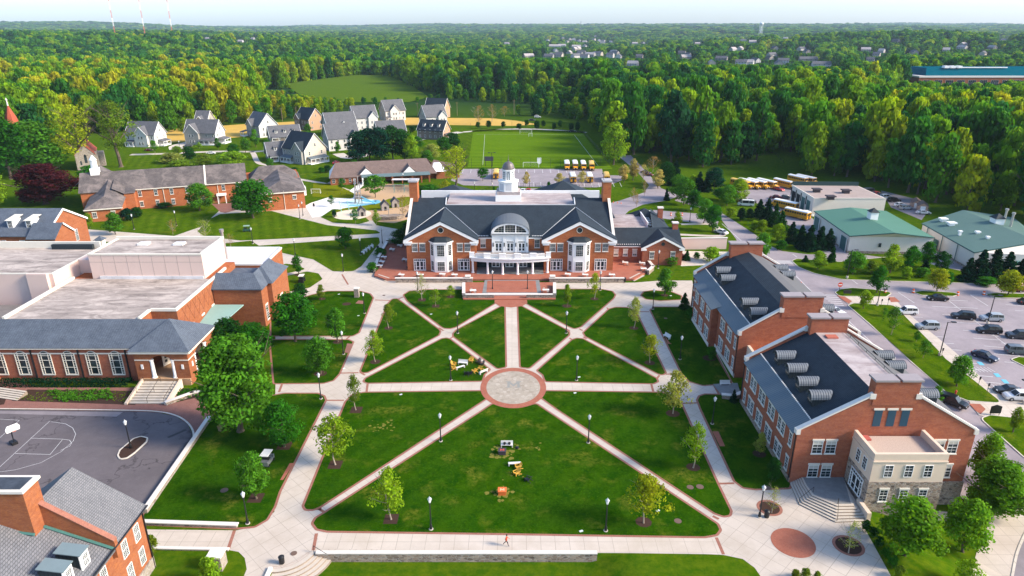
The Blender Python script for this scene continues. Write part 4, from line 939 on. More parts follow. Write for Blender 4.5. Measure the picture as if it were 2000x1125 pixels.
def dorm(label, X0, X1, Y0, Y1, ze, xs0, xs1, zs, zt, deck, zbase):
 root = thing('dormitory', label, 'building', ((X0+X1)/2, (Y0+Y1)/2, 0), group=None); xm = (xs0+xs1)/2
 w = MB(); w.box(X0, X1, Y0+.45, Y1-.45, zbase, ze)
 for y0, y1 in ((Y0, Y0+.448), (Y1-.448, Y1)):
  w.vprism([(X0, zbase), (X1, zbase), (X1, ze+.35), (xs1, zs+.3), (xs0, zs+.3), (X0, ze+.35)], y0, y1)
 part('wall', w, [BRICK2], root, world=True)
 for y0, y1 in ((Y0-.1, Y0+1.5), (Y1-1.5, Y1+.1)):
  c = MB(); c.box(xs0-.5, xs1+.35, y0, y1, zs-1.2, zt); part('chimney', c, [BRICK2], root, world=True)
  for q0, q1 in ((xs0-.75, xm-.1), (xm+.3, xs1+.6)): c = MB(); c.box(q0, q1, y0-.2, y1+.2, zt+.003, zt+.3); part('chimney_cap', c, [LEADC], root, world=True)
 for y0, y1 in ((Y0-.15, Y0+.6), (Y1-.6, Y1+.15)):
  for (xa, za, xb, zb) in ((X0-.2, ze+.36, xs0-.5, zs+.31), (X1+.2, ze+.36, xs1+.35, zs+.31)):
   cp = MB(); vs = [(x, y, z+d) for x, z in ((xa, za), (xb, zb)) for y in (y0, y1) for d in (.0, .28)]
   cp.add(vs, [(0,1,3,2), (4,6,7,5), (1,5,7,3), (0,2,6,4), (0,4,5,1), (2,3,7,6)])
   cp.box(xb-.5 if xb < xm else xb-.3, xb+.3 if xb < xm else xb+.5, y0-.03, y0+.4, zb-.5, zb+.3)
   xk = X0-.25 if xa < xm else X1-.35; cp.box(xk, xk+.6, y0-.04, y1+.04, ze-.1, ze+.66); part('gable_coping', cp, [CAPST], root, world=True)
 fL = lambda x: ze + (zs-ze)*(x-X0)/(xs0-X0); fR = lambda x: ze + (zs-ze)*(X1-x)/(X1-xs1)
 r = MB(); ya, yb = Y0+.5, Y1-.5; xb_ = X0+2.2
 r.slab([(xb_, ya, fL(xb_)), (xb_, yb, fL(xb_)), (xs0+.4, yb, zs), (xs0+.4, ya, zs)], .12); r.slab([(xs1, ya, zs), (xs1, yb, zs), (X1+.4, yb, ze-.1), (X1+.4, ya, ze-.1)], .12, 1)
 if not deck: r.slab([(xs0+.4, ya, zs+.002), (xs0+.4, yb, zs+.002), (xm+.4, yb, zs+1.0), (xm+.4, ya, zs+1.0)], .12); r.slab([(xs1, ya, zs+.002), (xs1, yb, zs+.002), (xm+.4, yb, zs+1.0), (xm+.4, ya, zs+1.0)], .12, 1)
 part('roof', r, [R_BLUE, plain('sunlit_slope_shingle', (.10, .10, .105), .8)], root, world=True)  # sun-side slope painted a lighter grey to carry the sunlight on it
 b = MB(); b.slab([(X0-.45, ya-.03, fL(X0)-.25), (X0-.45, yb+.03, fL(X0)-.25), (xb_, yb+.03, fL(xb_)+.04), (xb_, ya-.03, fL(xb_)+.04)], .1); part('eaves_roof', b, [R_SEAM], root, world=True)
 g = MB(); k = int((yb-ya)/.42)
 for i in range(k): g.cbox((xb_+.05, ya + .3 + i*.42, fL(xb_)+.14), (.16, .2, .14))
 part('snow_guard', g, [WHITE], root, world=True)
 if deck:
  d = MB(); d.box(xs0+.41, xs1-.01, ya, yb, zs-.4, zs-.03); part('deck', d, [MEMBP], root, world=True)
  d = MB(); d.tube((xs1+.15, ya, zs+.35), (xs1+.15, yb, zs+.35), .05, n=5)
  for i in range(9): yy = ya + (yb-ya)*i/8; d.tube((xs1+.15, yy, zs-.1), (xs1+.15, yy, zs+.35), .04, n=5)
  part('roof_rail', d, [BLACK], root, world=True)
  d = MB(); d.box(xs0+1.4, xs0+3.2, yb-3.4, yb-2.2, zs-.03, zs+.2); part('roof_hatch', d, [plain('red_hatch', (.42, .12, .08), .8)], root, world=True)
 for y in (Y0+.15, Y1-.3): p = MB(); p.tube((X0-.12, y, 0), (X0-.12, y, ze-.2), .08, n=6); part('downpipe', p, [BLACK], root, world=True)
 return root, fL, fR, ze
D1 = (40.3, 65.5, 82.6, 105.5); d1, fL, fR, _ = dorm('near red brick dormitory with a stone and concrete entrance block, beside the round brick paving', *D1, 8.3, 50.4, 55.7, 14.1, 16.6, True, -4.6)
for px, py in ((1519,715), (1541,741), (1561,768), (1585,796)):
 p = on_plane(px, py, fL); dormer(d1, p.x+.05, p.y+1.0, p.z+.5, -1, 3.0, 1.8, 1.45)
for y in (88.0, 97.0, 100.6): dormer(d1, 62.0, y, fR(62.0)+.4, 1, 2.7, 1.8, 1.3)
def duo(par, x, y, z, rz, dx, w, h, **k):
 ux, uy = cos(rz)*dx, sin(rz)*dx
 for s in (-1, 1): window(par, x+ux*s, y+uy*s, z, rz, w, h, **k)
LW_ = R(-90)
for z, h in ((1.15, 2.1), (5.2, 2.1)):
 for y in (84.3, 103.6): window(d1, D1[0], y, z, LW_, .95, h, 2, 4, True, 'l')
 for y in (87.9, 92.1, 96.3, 100.4): duo(d1, D1[0], y, z, LW_, .72, 1.15, h, nx=2, ny=4, sash=True, lintel='l')
 for x in (44.4, 61.7): duo(d1, x, D1[2], z-.2, 0, .95, 1.45, h, nx=2, ny=4, sash=True, lintel='l', blind=.3 if x < 50 else .2)
b = MB(); b.box(D1[0]-.14, D1[0]-.004, D1[2], D1[3], -.2, .75); part('stone_plinth', b, [STONE], d1, world=True)
b = MB(); b.box(58.2, 65.64, D1[2]-.16, D1[2]-.004, -4.6, .2); part('stone_plinth', b, [STONE], d1, world=True); window(d1, 60.3, D1[2]-.17, -1.9, 0, 1.1, 1.8, 2, 4, True, 'l')
BLOU = plain('blue_louvre', (.018, .06, .095), .5, .4)
for x in (51.1, 53.0, 54.9): b = MB(); b.box(x-.55, x+.55, D1[2]-.05, D1[2]-.004, 9.5, 12.1); w3 = part('louvre_window', b, [BLOU], d1, world=True); b = MB(); b.box(x-.75, x+.75, D1[2]-.1, D1[2]-.003, 12.103, 12.4); part('lintel', b, [OFFW], w3, world=True)
# entrance block
BX0, BX1, BY0 = 48.1, 58.1, 76.5
b = MB(); b.box(BX0, BX1, BY0, 82.45, -4.0, 4.6); eb = part('entrance_block', b, [STONE], d1, world=True)
b = MB(); b.box(BX0+.06, BX1-.06, BY0+.06, 82.45, 4.603, 7.9); part('upper_storey', b, [CONCW], eb, world=True)
b = MB(); b.box(BX0+.06, BX0+.5, BY0+.06, 82.45, 7.9, 9.0); b.box(BX1-.5, BX1-.06, BY0+.06, 82.45, 7.9, 9.0); b.box(BX0+.5, BX1-.5, BY0+.06, BY0+.5, 7.9, 9.0); b.box(BX0, BX1, BY0-.06, BY0+.055, 7.75, 7.95); b.box(BX0-.06, BX0+.055, BY0, 82.4, 7.75, 7.95); part('parapet', b, [CONCW], eb, world=True)
b = MB(); b.box(BX0+.5, BX1-.5, BY0+.5, 82.4, 7.91, 8.0); part('gravel_roof', b, [plain('roof_gravel', (.46, .36, .30), 1, .1, var=.35, scale=6)], eb, world=True)
b = MB(); b.box(BX0+.6, BX0+2.0, 81.2, 82.3, 8.003, 8.25); part('roof_hatch', b, [plain('red_roof_hatch', (.40, .10, .08), .8)], eb, world=True)
for x in (50.4, 53.1, 55.7):
 window(d1, x, BY0+.06, 5.4, 0, 1.15, 1.9, 2, 4, True); window(d1, x, BY0, 1.5, 0, 1.15, 1.9, 2, 4, True, 'l')
for y in (78.4, 80.2): window(d1, BX0+.06, y, 5.4, LW_, 1.05, 1.9, 2, 4, True)
door(d1, BX0, 79.4, .9, LW_, 3.4, 3.1)
window(d1, 59.9, D1[2], 1.0, 0, 1.1, 2.0, 2, 4, True, 'l')
# patio and its wrap-round steps
inner = [G(a, b_, .9).to_2d() for a, b_ in ((1576,948),(1590,966),(1636,984),(1662,984))] + [Vector((48.08, 82.55)), Vector((42.2, 82.55))]
outer = [G(a, b_, 0).to_2d() for a, b_ in ((1543,946),(1561,986),(1632,1021),(1672,1022))] + [Vector((48.07, 82.54)), Vector((40.5, 82.54))]
outer[3] = Vector((48.05, 74.2))
mb = MB(); NS = 6
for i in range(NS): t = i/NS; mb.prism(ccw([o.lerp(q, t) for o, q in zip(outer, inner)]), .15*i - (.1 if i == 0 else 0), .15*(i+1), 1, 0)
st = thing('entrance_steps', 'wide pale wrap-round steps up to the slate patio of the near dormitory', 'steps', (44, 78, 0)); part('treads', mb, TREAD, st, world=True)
mb = MB(); mb.prism(ccw(inner), .9, .93); part('patio', mb, [SLATEP], st, world=True)
mb = MB(); mb.prism(ccw([Vector((47.5, 74.3)), Vector((48.05, 74.3)), Vector((48.05, 77.4)), Vector((47.5, 77.4))]), -1, 1.25); part('cheek_wall', mb, [CONCW], st, world=True)
for t0, t1 in (((1560,984),(1588,962)), ((1634,1019),(1636,984))):
 mb = MB(); a = G(*t0); c = G(*t1, .9)
 for q in (a, c): mb.tube(q, q + Vector((0, 0, .95)), .035, n=5)
 mb.tube(a + Vector((0, 0, .95)), c + Vector((0, 0, .95)), .035, n=5)
 part('handrail', mb, [BLACK], st, world=True)
# far dormitory
D2 = (41.9, 63.9, 114.3, 147.5); d2, fL, fR, _ = dorm('far red brick dormitory with a projecting bay, behind the near one', *D2, 8.9, 49.6, 55.9, 13.6, 16.4, False, -.2)
for px, py in ((1401,543), (1410,559), (1451.5,607), (1468,626.5)):
 p = on_plane(px, py, fL); dormer(d2, p.x+.05, p.y+1.0, p.z+.5, -1, 3.0, 1.8, 1.45)
for y in (142, 138, 119): dormer(d2, 60.3, y, fR(60.3)+.4, 1, 2.7, 1.8, 1.3)
b = MB(); b.box(40.6, 41.88, 127.5, 141.5, -.2, 8.6); part('bay', b, [BRICK2], d2, world=True)
b = MB(); b.slab([(40.2, 127.2, 8.5), (40.2, 141.8, 8.5), (42.6, 141.8, 9.3), (42.6, 127.2, 9.3)], .1); part('bay_roof', b, [R_SEAM], d2, world=True)
for z, h in ((1.3, 2.1), (5.4, 2.1)):
 for y in (115.9, 146): window(d2, D2[0], y, z, LW_, .95, h, 2, 4, True, 'l')
 for y in (119.5, 124): duo(d2, D2[0], y, z, LW_, .72, 1.15, h, nx=2, ny=4, sash=True, lintel='l')
 window(d2, D2[0], 143.6, z, LW_, .95, h, 2, 4, True, 'l')
 for y in (130, 134.5, 139): duo(d2, 40.6, y, z, LW_, .72, 1.15, h, nx=2, ny=4, sash=True, lintel='l')
b = MB(); b.box(D2[0]-.12, D2[0]-.004, D2[2], 127.4, -.2, .8); part('stone_plinth', b, [CAPST], d2, world=True); b = MB(); b.box(40.48, 40.596, 127.5, 141.5, -.2, .8); part('stone_plinth', b, [CAPST], d2, world=True)
# flat link between the two
lk = thing('link_building', 'low flat-roofed link with concrete parapets between the two dormitories', 'building', (52, 110, 0))
b = MB(); b.box(43.6, 62, 105.55, 114.25, -.5, 5.6); part('wall', b, [CONCW], lk, world=True)
for q in ((43.6, 44.1, 105.6, 114.2), (44.103, 62, 109.2, 109.6)): b = MB(); b.box(*q, 5.603, 6.8); part('parapet', b, [CONCW], lk, world=True)
b = MB(); b.box(44.15, 62, 105.6, 109.15, 5.61, 5.66); part('roof', b, [MEMBD], lk, world=True)
window(lk, 43.6, 110.5, 3.2, LW_, .9, 1.5, 2, 4)
b = MB(); b.prism(ccw(P2([(1393,752),(1440,750),(1446,770),(1431,779),(1413,777)])), 0, .22); struct('slate_paving', b, [SLATEP])
stone_wall(P2([(1413,778),(1432,780),(1445,775)]), .75, 'low stone wall edging the slate patio between the dormitories')
# ------------------------------------------------------------------ near-left hall with slate roof (seen from its roof)
nh = thing('slate_roof_hall', 'brick hall with grey slate roof, dormers and a broad chimney in the near left corner', 'building', (-52, 52, 0))
EX, EZ = -43.4, 8.9; RX_, RZ = -51.0, 14.3; YF = 66.4; YW = 59.5; YN = 26
w = MB()
w.add([(EX-.5, YF-.4, -2), (EX-.5, YF-.4, EZ), (RX_, YF-.4, RZ-.3), (2*RX_-EX+.5, YF-.4, EZ), (2*RX_-EX+.5, YF-.4, -2)], [(0,1,2,3,4)])
w.box(2*RX_-EX+.5, EX-.5, YW+.2, YF-.402, -2, EZ-.2); w.box(-66, EX-.5, YN, YW+.198, -2, EZ-.2); part('wall', w, [BRICKO], nh, world=True)
w = MB(); w.box(-60, EX-.36, YN, YF-.3, -2, 1.6); part('stone_plinth', w, [STONEC], nh, world=True)
r = MB(); r.slab([(EX, YW+.2, EZ), (EX, YF, EZ), (RX_, YF, RZ), (RX_, YW+.2, RZ)], .2); r.slab([(2*RX_-EX, YW+.2, EZ), (2*RX_-EX, YF, EZ), (RX_, YF, RZ+.002), (RX_, YW+.2, RZ+.002)], .2)
RX2, RZ2 = -54.3, 13.5
r.slab([(EX, YN, EZ-.35), (EX, YW-.05, EZ-.35), (RX2, YW-.05, RZ2), (RX2, YN, RZ2)], .2); r.slab([(-65.5, YN, EZ-.35), (-65.5, YW-.05, EZ-.35), (RX2, YW-.05, RZ2+.002), (RX2, YN, RZ2+.002)], .2)
part('roof', r, [R_GREY], nh, world=True)
fwz = lambda x: EZ + (RZ-EZ)*(x-EX)/(RX_-EX)
w = MB(); vs = [(x, y, z) for y in (YW-.05, YW+.45) for x, z in ((EX+.1, EZ-1.5), (EX+.1, EZ+.75), (RX_, RZ+.75), (-60, EZ+.5), (-60, 6))]
w.add(vs, [(0,1,2,3,4), (9,8,7,6,5), (0,5,6,1), (1,6,7,2), (2,7,8,3)]); part('fire_wall', w, [BRICKO], nh, world=True)
w = MB()
for (xa, xb) in ((EX+.1, RX_),):
 za, zb = EZ+.76, RZ+.76; vs = [(x, y, z+d) for x, z in ((xa, za), (xb, zb)) for y in (YW-.12, YW+.52) for d in (0, .12)]
 w.add(vs, [(0,1,3,2), (4,6,7,5), (1,5,7,3), (0,2,6,4), (0,4,5,1), (2,3,7,6)])
part('coping', w, [EDGE], nh, world=True)
c = MB(); c.box(-57.5, -50.3, 57.9, 60.3, 10, 17.2); part('chimney', c, [BRICKO], nh, world=True)
c = MB(); c.box(-57.7, -50.1, 57.7, 60.5, 17.203, 17.5); part('chimney_cap', c, [CAPST], nh, world=True)
c = MB(); c.box(-57.3, -50.6, 58.1, 60.1, 17.503, 17.56); part('chimney_lid', c, [R_SLATE], nh, world=True)
fl = MB(); fl.tube((EX+.05, YW-.2, EZ-.15), (-50.3, YW-.2, EZ-.35 + (RZ2-EZ+.35)*(-50.3-EX)/(RX2-EX) + .12), .16, n=5); fl.tube((-50.3, 57.8, 12.0), (-57.5, 57.8, 13.2), .16, n=5); part('flashing', fl, [plain('verdigris_flashing', (.06, .16, .14), .7)], nh, world=True)
g = MB(); g.tube((EX+.1, YN, EZ-.3), (EX+.1, YF, EZ-.02), .11, n=6); g.tube((EX-.38, YF-.5, 0), (EX-.38, YF-.5, EZ-.2), .09, n=6); part('gutter', g, [BLACK], nh, world=True)
nf = lambda x: EZ-.35 + (RZ2-EZ+.35)*(x-EX)/(RX2-EX)
def gab_dormer(par, x, y, z, wy, hh, L, shed=True, rm=None, sidem=None):
 """white-fronted dormer looking along +x"""
 b = MB(); b.box(x-L, x, y-wy/2, y+wy/2, z-.6, z+hh); d = part('dormer', b, [sidem or R_DARK], par, world=True)
 f = MB(); f.box(x+.003, x+.12, y-wy/2-.1, y+wy/2+.1, z-.15, z+hh+.05); part('dormer_front', f, [WHITE], d, world=True)
 r = MB(); r.slab([(x+.3, y-wy/2-.2, z+hh+.1), (x+.3, y+wy/2+.2, z+hh+.1), (x-L, y+wy/2+.2, z+hh+.5), (x-L, y-wy/2-.2, z+hh+.5)], .1); part('dormer_roof', r, [rm or R_DORM], d, world=True)
 window(par, x+.12, y, z+.05, R(90), wy-.3, hh-.3, 3, 6, True); return d
for px, py in ((163,1110), (131,1142)):
 p = on_plane(px, py, nf); gab_dormer(nh, p.x, p.y+.4, p.z+.1, 1.25, 1.75, 2.4, rm=plain('blue_dormer_metal', (.15, .20, .215), .5, .3))
for y in (64.2, 61.6, 57.4, 54.2, 51):
 for z in (2.2, 5.6): window(nh, EX-.5, y, z, R(90), 1.1, 2.2, 3, 8, True)
# ------------------------------------------------------------------ arts centre on the west side
at = thing('arts_centre', 'brick and beige theatre building with flat roofs, blue slate wing and corner entrance pavilion', 'building', (-80, 130, 0))
HX = -64.8
w = MB(); w.box(-95.5, HX, 121.5, 151, 0, 10.55); w.box(-95.5, -69.8, 117.4, 121.498, 0, 10.55); part('wall', w, [BRICKO], at, world=True)
w = MB(); w.box(-95.1, HX-.4, 121.9, 139.4, 10.553, 10.65); w.box(-95.1, -70.2, 117.4, 121.898, 10.553, 10.65); part('flat_roof', w, [MEMB], at, world=True)
w = MB()
w.box(HX-.4, HX+.06, 121.4, 146, 10.56, 11.05); w.box(-69.8, HX-.402, 121.4, 121.88, 10.56, 11.05); w.box(-70.2, -69.74, 117.4, 121.398, 10.56, 11.05); w.box(-95.6, -95.1, 117.4, 139.4, 10.56, 11.15)
part('parapet', w, [OFFW], at, world=True)
# raised brick diamonds on the long side wall
w = MB()
for i in range(9):
 for s in (-1, 1):
  y0 = 123.2 + i*2.3
  a = Vector((HX+.02, y0, 6.4)); b = Vector((HX+.02, y0 + 1.9, 10.2)) if s > 0 else Vector((HX+.02, y0 - 1.9, 10.2))
  if b.y < 122 or b.y > 144: continue
  w.tube(a, b, .04, n=4)
part('brick_pattern', w, [plain('dark_brick_joint', (.20, .07, .035), .9)], at, world=True)
for y in (126, 131, 136): w = MB(); w.box(HX, HX+.12, y, y+1.3, 5.4, 5.75); part('wall_light', w, [WHITE], at, world=True)
# stage tower and lower boxes
w = MB(); w.box(-91.2, -66.8, 139.5, 151.4, 10.6, 16.0); sb = part('stage_tower', w, [BEIGE], at, world=True)
w = MB(); w.box(-91.3, -66.7, 139.4, 139.9, 16.003, 16.3); w.box(-91.3, -66.7, 151, 151.5, 16.003, 16.7); w.box(-91.3, -90.8, 139.902, 150.998, 16.003, 16.3); w.box(-67.2, -66.7, 139.902, 150.998, 16.003, 16.5); part('parapet', w, [OFFW], sb, world=True)
w = MB(); w.box(-90.79, -67.21, 139.91, 150.99, 16.01, 16.06); part('flat_roof', w, [MEMB], sb, world=True)
for x in (-84, -76): w = MB(); w.box(x, x+2.2, 146.2, 148, 16.07, 16.45); part('skylight', w, [WHITE], sb, world=True)
w = MB(); w.box(-89.5, -67, 139.2, 139.49, 10.66, 11.3); part('flashing', w, [MEMBW], sb, world=True)
w = MB()
for i in range(1, 9): x = -91.2 + 24.4*i/9; w.box(x-.03, x+.03, 139.485, 139.5, 10.7, 16)
w.box(-91.2, -66.8, 139.482, 139.497, 14.4, 14.46); part('panel_joint', w, [plain('joint_brown', (.30, .25, .22), .9)], sb, world=True)  # thin brown lines mark the panel joints
w = MB(); w.box(-128, -96.3, 134.6, 153, 0, 13.4); w.box(-101.4, -97.2, 133.8, 134.598, 0, 13.7); lb = part('lower_box', w, [BEIGE], at, world=True)
w = MB(); w.box(-96.298, -91.3, 143.5, 151.4, 9, 13.6); part('link_block', w, [BEIGE], at, world=True)
w = MB(); w.box(-128, -96.3, 152.5, 153, 13.403, 15.0); w.box(-128.0, -96.3, 134.602, 135.0, 13.403, 13.6); w.box(-96.75, -96.31, 135.002, 152.498, 13.403, 13.6); part('parapet', w, [OFFW], lb, world=True)
w = MB(); w.box(-127.9, -96.76, 135.01, 152.49, 13.41, 13.46); part('flat_roof', w, [MEMB], lb, world=True)
w = MB(); w.box(-107, -97.5, 151.4, 152.2, 13.47, 14.6); part('roof_duct', w, [R_DARK], lb, world=True)
w = MB(); w.box(-128, -95.6, 112, 133.79, 0, 6.8); part('west_block', w, [BRICKO], at, world=True); w = MB(); w.box(-127.5, -95.7, 112.5, 133.7, 6.803, 6.85); part('flat_roof', w, [MEMBD], at, world=True)
# white-roofed rear block and plant court
w = MB(); w.box(-82, -60.3, 157, 170.5, 0, 7.6); part('rear_block', w, [BRICKO], at, world=True)
w = MB(); w.box(-82, -60.2, 157, 157.4, 7.603, 8.0); w.box(-60.65, -60.2, 157.402, 170.5, 7.603, 8.0); w.box(-82, -60.652, 170.1, 170.5, 7.603, 8.1); part('parapet', w, [WHITE], at, world=True)
w = MB(); w.box(-81.9, -60.66, 157.41, 170.09, 7.61, 7.66); part('white_roof', w, [MEMBW], at, world=True)
w = MB(); w.tube((-71.3, 162, 7.6), (-71.6, 162, 14.6), .35, n=10); w.tube((-71.6, 162, 14.602), (-71.6, 162, 15.3), .55, n=10); part('flue', w, [plain('flue_metal', (.38, .33, .31), .4, .4, .5)], at, world=True)
w = MB(); w.box(-66.6, -62.4, 151.0, 155.2, 3.2, 6.9)
for i in range(2):
 for j in range(3): w.lathe([(.62, 6.903), (.62, 7.25)], (-65.5 + i*2.0, 151.8 + j*1.35, 0), 12, 1)
part('chiller', w, [plain('chiller_green', (.33, .44, .40), .6), plain('fan_red', (.25, .09, .07), .7)], at, world=True)
# brick annex with slate hip roofs
w = MB(); w.box(-64.6, -54.2, 137.4, 150.5, 0, 9.0); w.box(-60, -53.1, 141, 151.8, 0, 9.0); w.box(-60.2, -56, 150.51, 156.9, 0, 6.5); part('annex', w, [BRICKO], at, world=True)
w = MB(); ze = 9.1; a = [(-64.8, 137, ze), (-53.8, 137, ze), (-53.8, 151, ze), (-56.6, 151, 11.6), (-56.6, 140.6, 11.6), (-64.8, 140.6, 11.6)]
w.add(a, [(0,1,4,5), (1,2,3,4)]); b = [(-58, 140.6, ze), (-52.7, 140.6, ze), (-52.7, 152.2, ze), (-58, 152.2, ze), (-56.2, 144.5, 11.9), (-56.2, 148.6, 11.9)]
w.add(b, [(0,1,4), (1,2,5,4), (2,3,5), (3,0,4,5)]); w.box(-64.8, -53.8, 137, 151, ze-.22, ze-.003); part('annex_roof', w, [R_SLATE], at, world=True)
window(at, -53.1, 146, 1.2, R(90), 1.6, 3.2, 3, 5, True, 'l'); window(at, -54.2, 139.3, 1.2, R(90), 1.3, 3.4, 3, 6, True, 'l')
cn = MB(); p = [(-64.75, 136.9, 5.6), (-58.2, 136.9, 5.6), (-60.2, 128.5, 4.4), (-64.75, 128.5, 4.4)]; cn.slab(p, .2); cn.tube((-60.6, 128.9, 0), (-60.6, 128.9, 4.3), .15); part('canopy', cn, [plain('teal_canopy', (.25, .40, .36), .6)], at, world=True)
# low wing with arched windows
w = MB(); w.box(-125, -69.6, 113.1, 114.15, 0, 7.05); w.box(-125, -95.6, 114.152, 121, 0, 7.05); part('wing', w, [BRICK2], at, world=True)
w = MB(); w.slab([(-125, 112.6, 7.0), (-64.5, 112.6, 7.0), (-64.5, 117.3, 10.75), (-125, 117.3, 10.75)], .2); w.slab([(-125, 121.5, 7.2), (-125, 117.3, 10.752), (-95.6, 117.3, 10.752), (-95.6, 121.5, 7.2)], .2); part('wing_roof', w, [R_SLATE], at, world=True)
w = MB(); w.box(-125, -70, 113.0, 113.097, 5.55, 5.8); w.box(-125, -70, 112.55, 112.9, 6.72, 6.84); part('stone_band', w, [OFFW], at, world=True)
def arch_window(par, x, y, z, wd, h, rise):
 f = MB(); n = 10
 def arc(w2, zz, r): return [(x - w2/2, z)] + [(x - w2/2 + w2*i/n, zz + r*sin(pi*i/n)) for i in range(n+1)] + [(x + w2/2, z)]
 o = arc(wd, z+h, rise); i_ = [(p[0]*1 + (x-p[0])*.1, z + .14 + (p[1]-z)*(.955)) for p in o]; i_[0] = (i_[0][0], z+.14); i_[-1] = (i_[-1][0], z+.14); k = len(o)
 A = [(p[0], y-.14, p[1]) for p in o]; B = [(p[0], y-.14, p[1]) for p in i_]; A2 = [(p[0], y-.002, p[1]) for p in o]; B2 = [(p[0], y-.002, p[1]) for p in i_]
 f.add(A+B+A2+B2, [(j, k+j, k+j+1, j+1) for j in range(k-1)] + [(j, j+1, 2*k+j+1, 2*k+j) for j in range(k-1)] + [(k+j, 3*k+j, 3*k+j+1, k+j+1) for j in range(k-1)]); f.box(x-wd/2, x+wd/2, y-.16, y-.003, z-.12, z+.14)
 for q in (-.27, .27): f.box(x+q*wd-.05, x+q*wd+.05, y-.12, y-.05, z+.14, z+h+rise*.7)
 for q in (.36, .70, .93): f.box(x-wd*.45, x+wd*.45, y-.115, y-.055, z+h*q-.05, z+h*q+.05)
 for s in (-.36, .36):
  for j in range(1, 9): zz = z + h*j/8.6; f.box(x+s*wd-.09*wd, x+s*wd+.09*wd, y-.11, y-.06, zz-.035, zz+.035)
 o_ = part('arched_window', f, [OFFW], par, world=True); g = MB(); g.poly([(p[0], y-.045, p[1]) for p in i_][::-1]); part('pane', g, [GLASS], o_, world=True)
for i in range(8): arch_window(at, -73.2 - i*4.35, 113.1, 1.35, 2.35, 4.2, .65)
for i in range(4): w = MB(); w.box(-71.3 - i*8.7, -71.1 - i*8.7, 112.85, 113.09, 0, 6.7); part('downpipe', w, [BLACK], at, world=True)
# entrance pavilion
PX0, PX1, PY0, PY1 = -69.0, -59.2, 111.7, 122.3; w = MB()
for x0, x1 in ((PX0, PX0+2.6), (PX1-2.6, PX1)): w.box(x0, x1, PY0, PY0+.7, 0, 6.4)
for y0, y1 in ((PY0+.702, PY0+2.6), (PY1-2.6, PY1)): w.box(PX1-.7, PX1, y0, y1, 0, 6.4)
def arch_head(c, hw, fixed, axis, z0, z1, th, rise=.9, n=10):
 top = [(c - hw + 2*hw*i/n, z0 + rise*sin(pi*i/n)) for i in range(n+1)]; pts = top + [(c+hw, z1), (c-hw, z1)]
 if axis == 'x': vs = [(a, fixed, b) for a, b in pts] + [(a, fixed+th, b) for a, b in pts]
 else: vs = [(fixed, a, b) for a, b in pts] + [(fixed-th, a, b) for a, b in pts]
 k = len(pts); w.add(vs, [tuple(range(k)), tuple(range(2*k-1, k-1, -1))] + [(i, (i+1) % k, k+(i+1) % k, k+i) for i in range(k)])
arch_head((PX0+PX1)/2, (PX1-PX0)/2-2.6, PY0, 'x', 5.0, 6.4, .7); arch_head((PY0+PY1)/2, (PY1-PY0)/2-2.6, PX1, 'y', 5.0, 6.4, .7)
w.box(PX0+.1, PX1-.1, PY1-.5, PY1-.002, 0, 6.4); w.box(PX0+.02, PX0+.5, PY0+.71, PY1-.51, 0, 6.4); pv_ = part('pavilion', w, [BRICKO], at, world=True)
w = MB(); w.box(PX0+.51, PX1-.05, PY0-.3, PY1-.6, 0, 1.3); part('floor', w, [plain('tan_tile', (.42, .26, .15), .8, .2, var=.3, scale=.6)], pv_, world=True)
w = MB(); q = .8; w.add([(PX0-q, PY0-.6, 6.95), (PX1+q, PY0-.6, 6.95), (PX1+q, PY1+.6, 6.95), (PX0-q, PY1+.6, 6.95), ((PX0+PX1)/2, (PY0+PY1)/2, 11.0)], [(0,1,4), (1,2,4), (2,3,4), (3,0,4), (3,2,1,0)]); part('roof', w, [R_SLATE], pv_, world=True)
w = MB(); w.box(PX0-.6, PX1+.6, PY0-.45, PY1+.4, 6.42, 6.93); w.box(PX0, PX0+2.6, PY0-.06, PY0-.002, 4.9, 5.1); w.box(PX1-2.6, PX1, PY0-.06, PY0-.002, 4.9, 5.1); w.box(PX1+.002, PX1+.06, PY0, PY0+2.6, 4.9, 5.1); part('cornice', w, [OFFW], pv_, world=True)
for x, y in ((PX0+2.95, PY0+.25), (PX1-2.95, PY0+.25), (PX1-.35, PY0+3.0), (PX1-.35, PY1-3.0)):
 c = MB(); c.lathe([(.46, 0), (.46, .2), (.36, .28), (.31, 3.4), (.42, 3.5), (.42, 3.7)], (x, y, 1.3), 12); part('column', c, [WHITE], pv_, world=True)
c = MB(); c.cbox((PX0+3.4, PY0+5.8, 3.2), (.1, 3.4, 3.4), R(-25)); c.cbox((PX0+6, PY1-.62, 3.2), (3.2, .1, 3.4)); dr = part('door', c, [OFFW], pv_, world=True)
c = MB()
for i in range(3):
 for j in range(3): c.cbox((PX0+3.4 + .07 + sin(R(25))*(i-1)*1.0, PY0+5.8 + cos(R(25))*(i-1)*1.0, 2.4 + j*.85), (.06, .5, .5), R(-25))
part('door_glass', c, [GLASS], dr, world=True)
for q in ((PX0+1, PX0+1.4, PY0-.1, PY0-.003), (PX1-1.4, PX1-1, PY0-.1, PY0-.003), (PX1+.003, PX1+.1, PY0+1.1, PY0+1.5)): c = MB(); c.box(*q, 3.2, 4.1); part('wall_light', c, [WHITE], pv_, world=True)
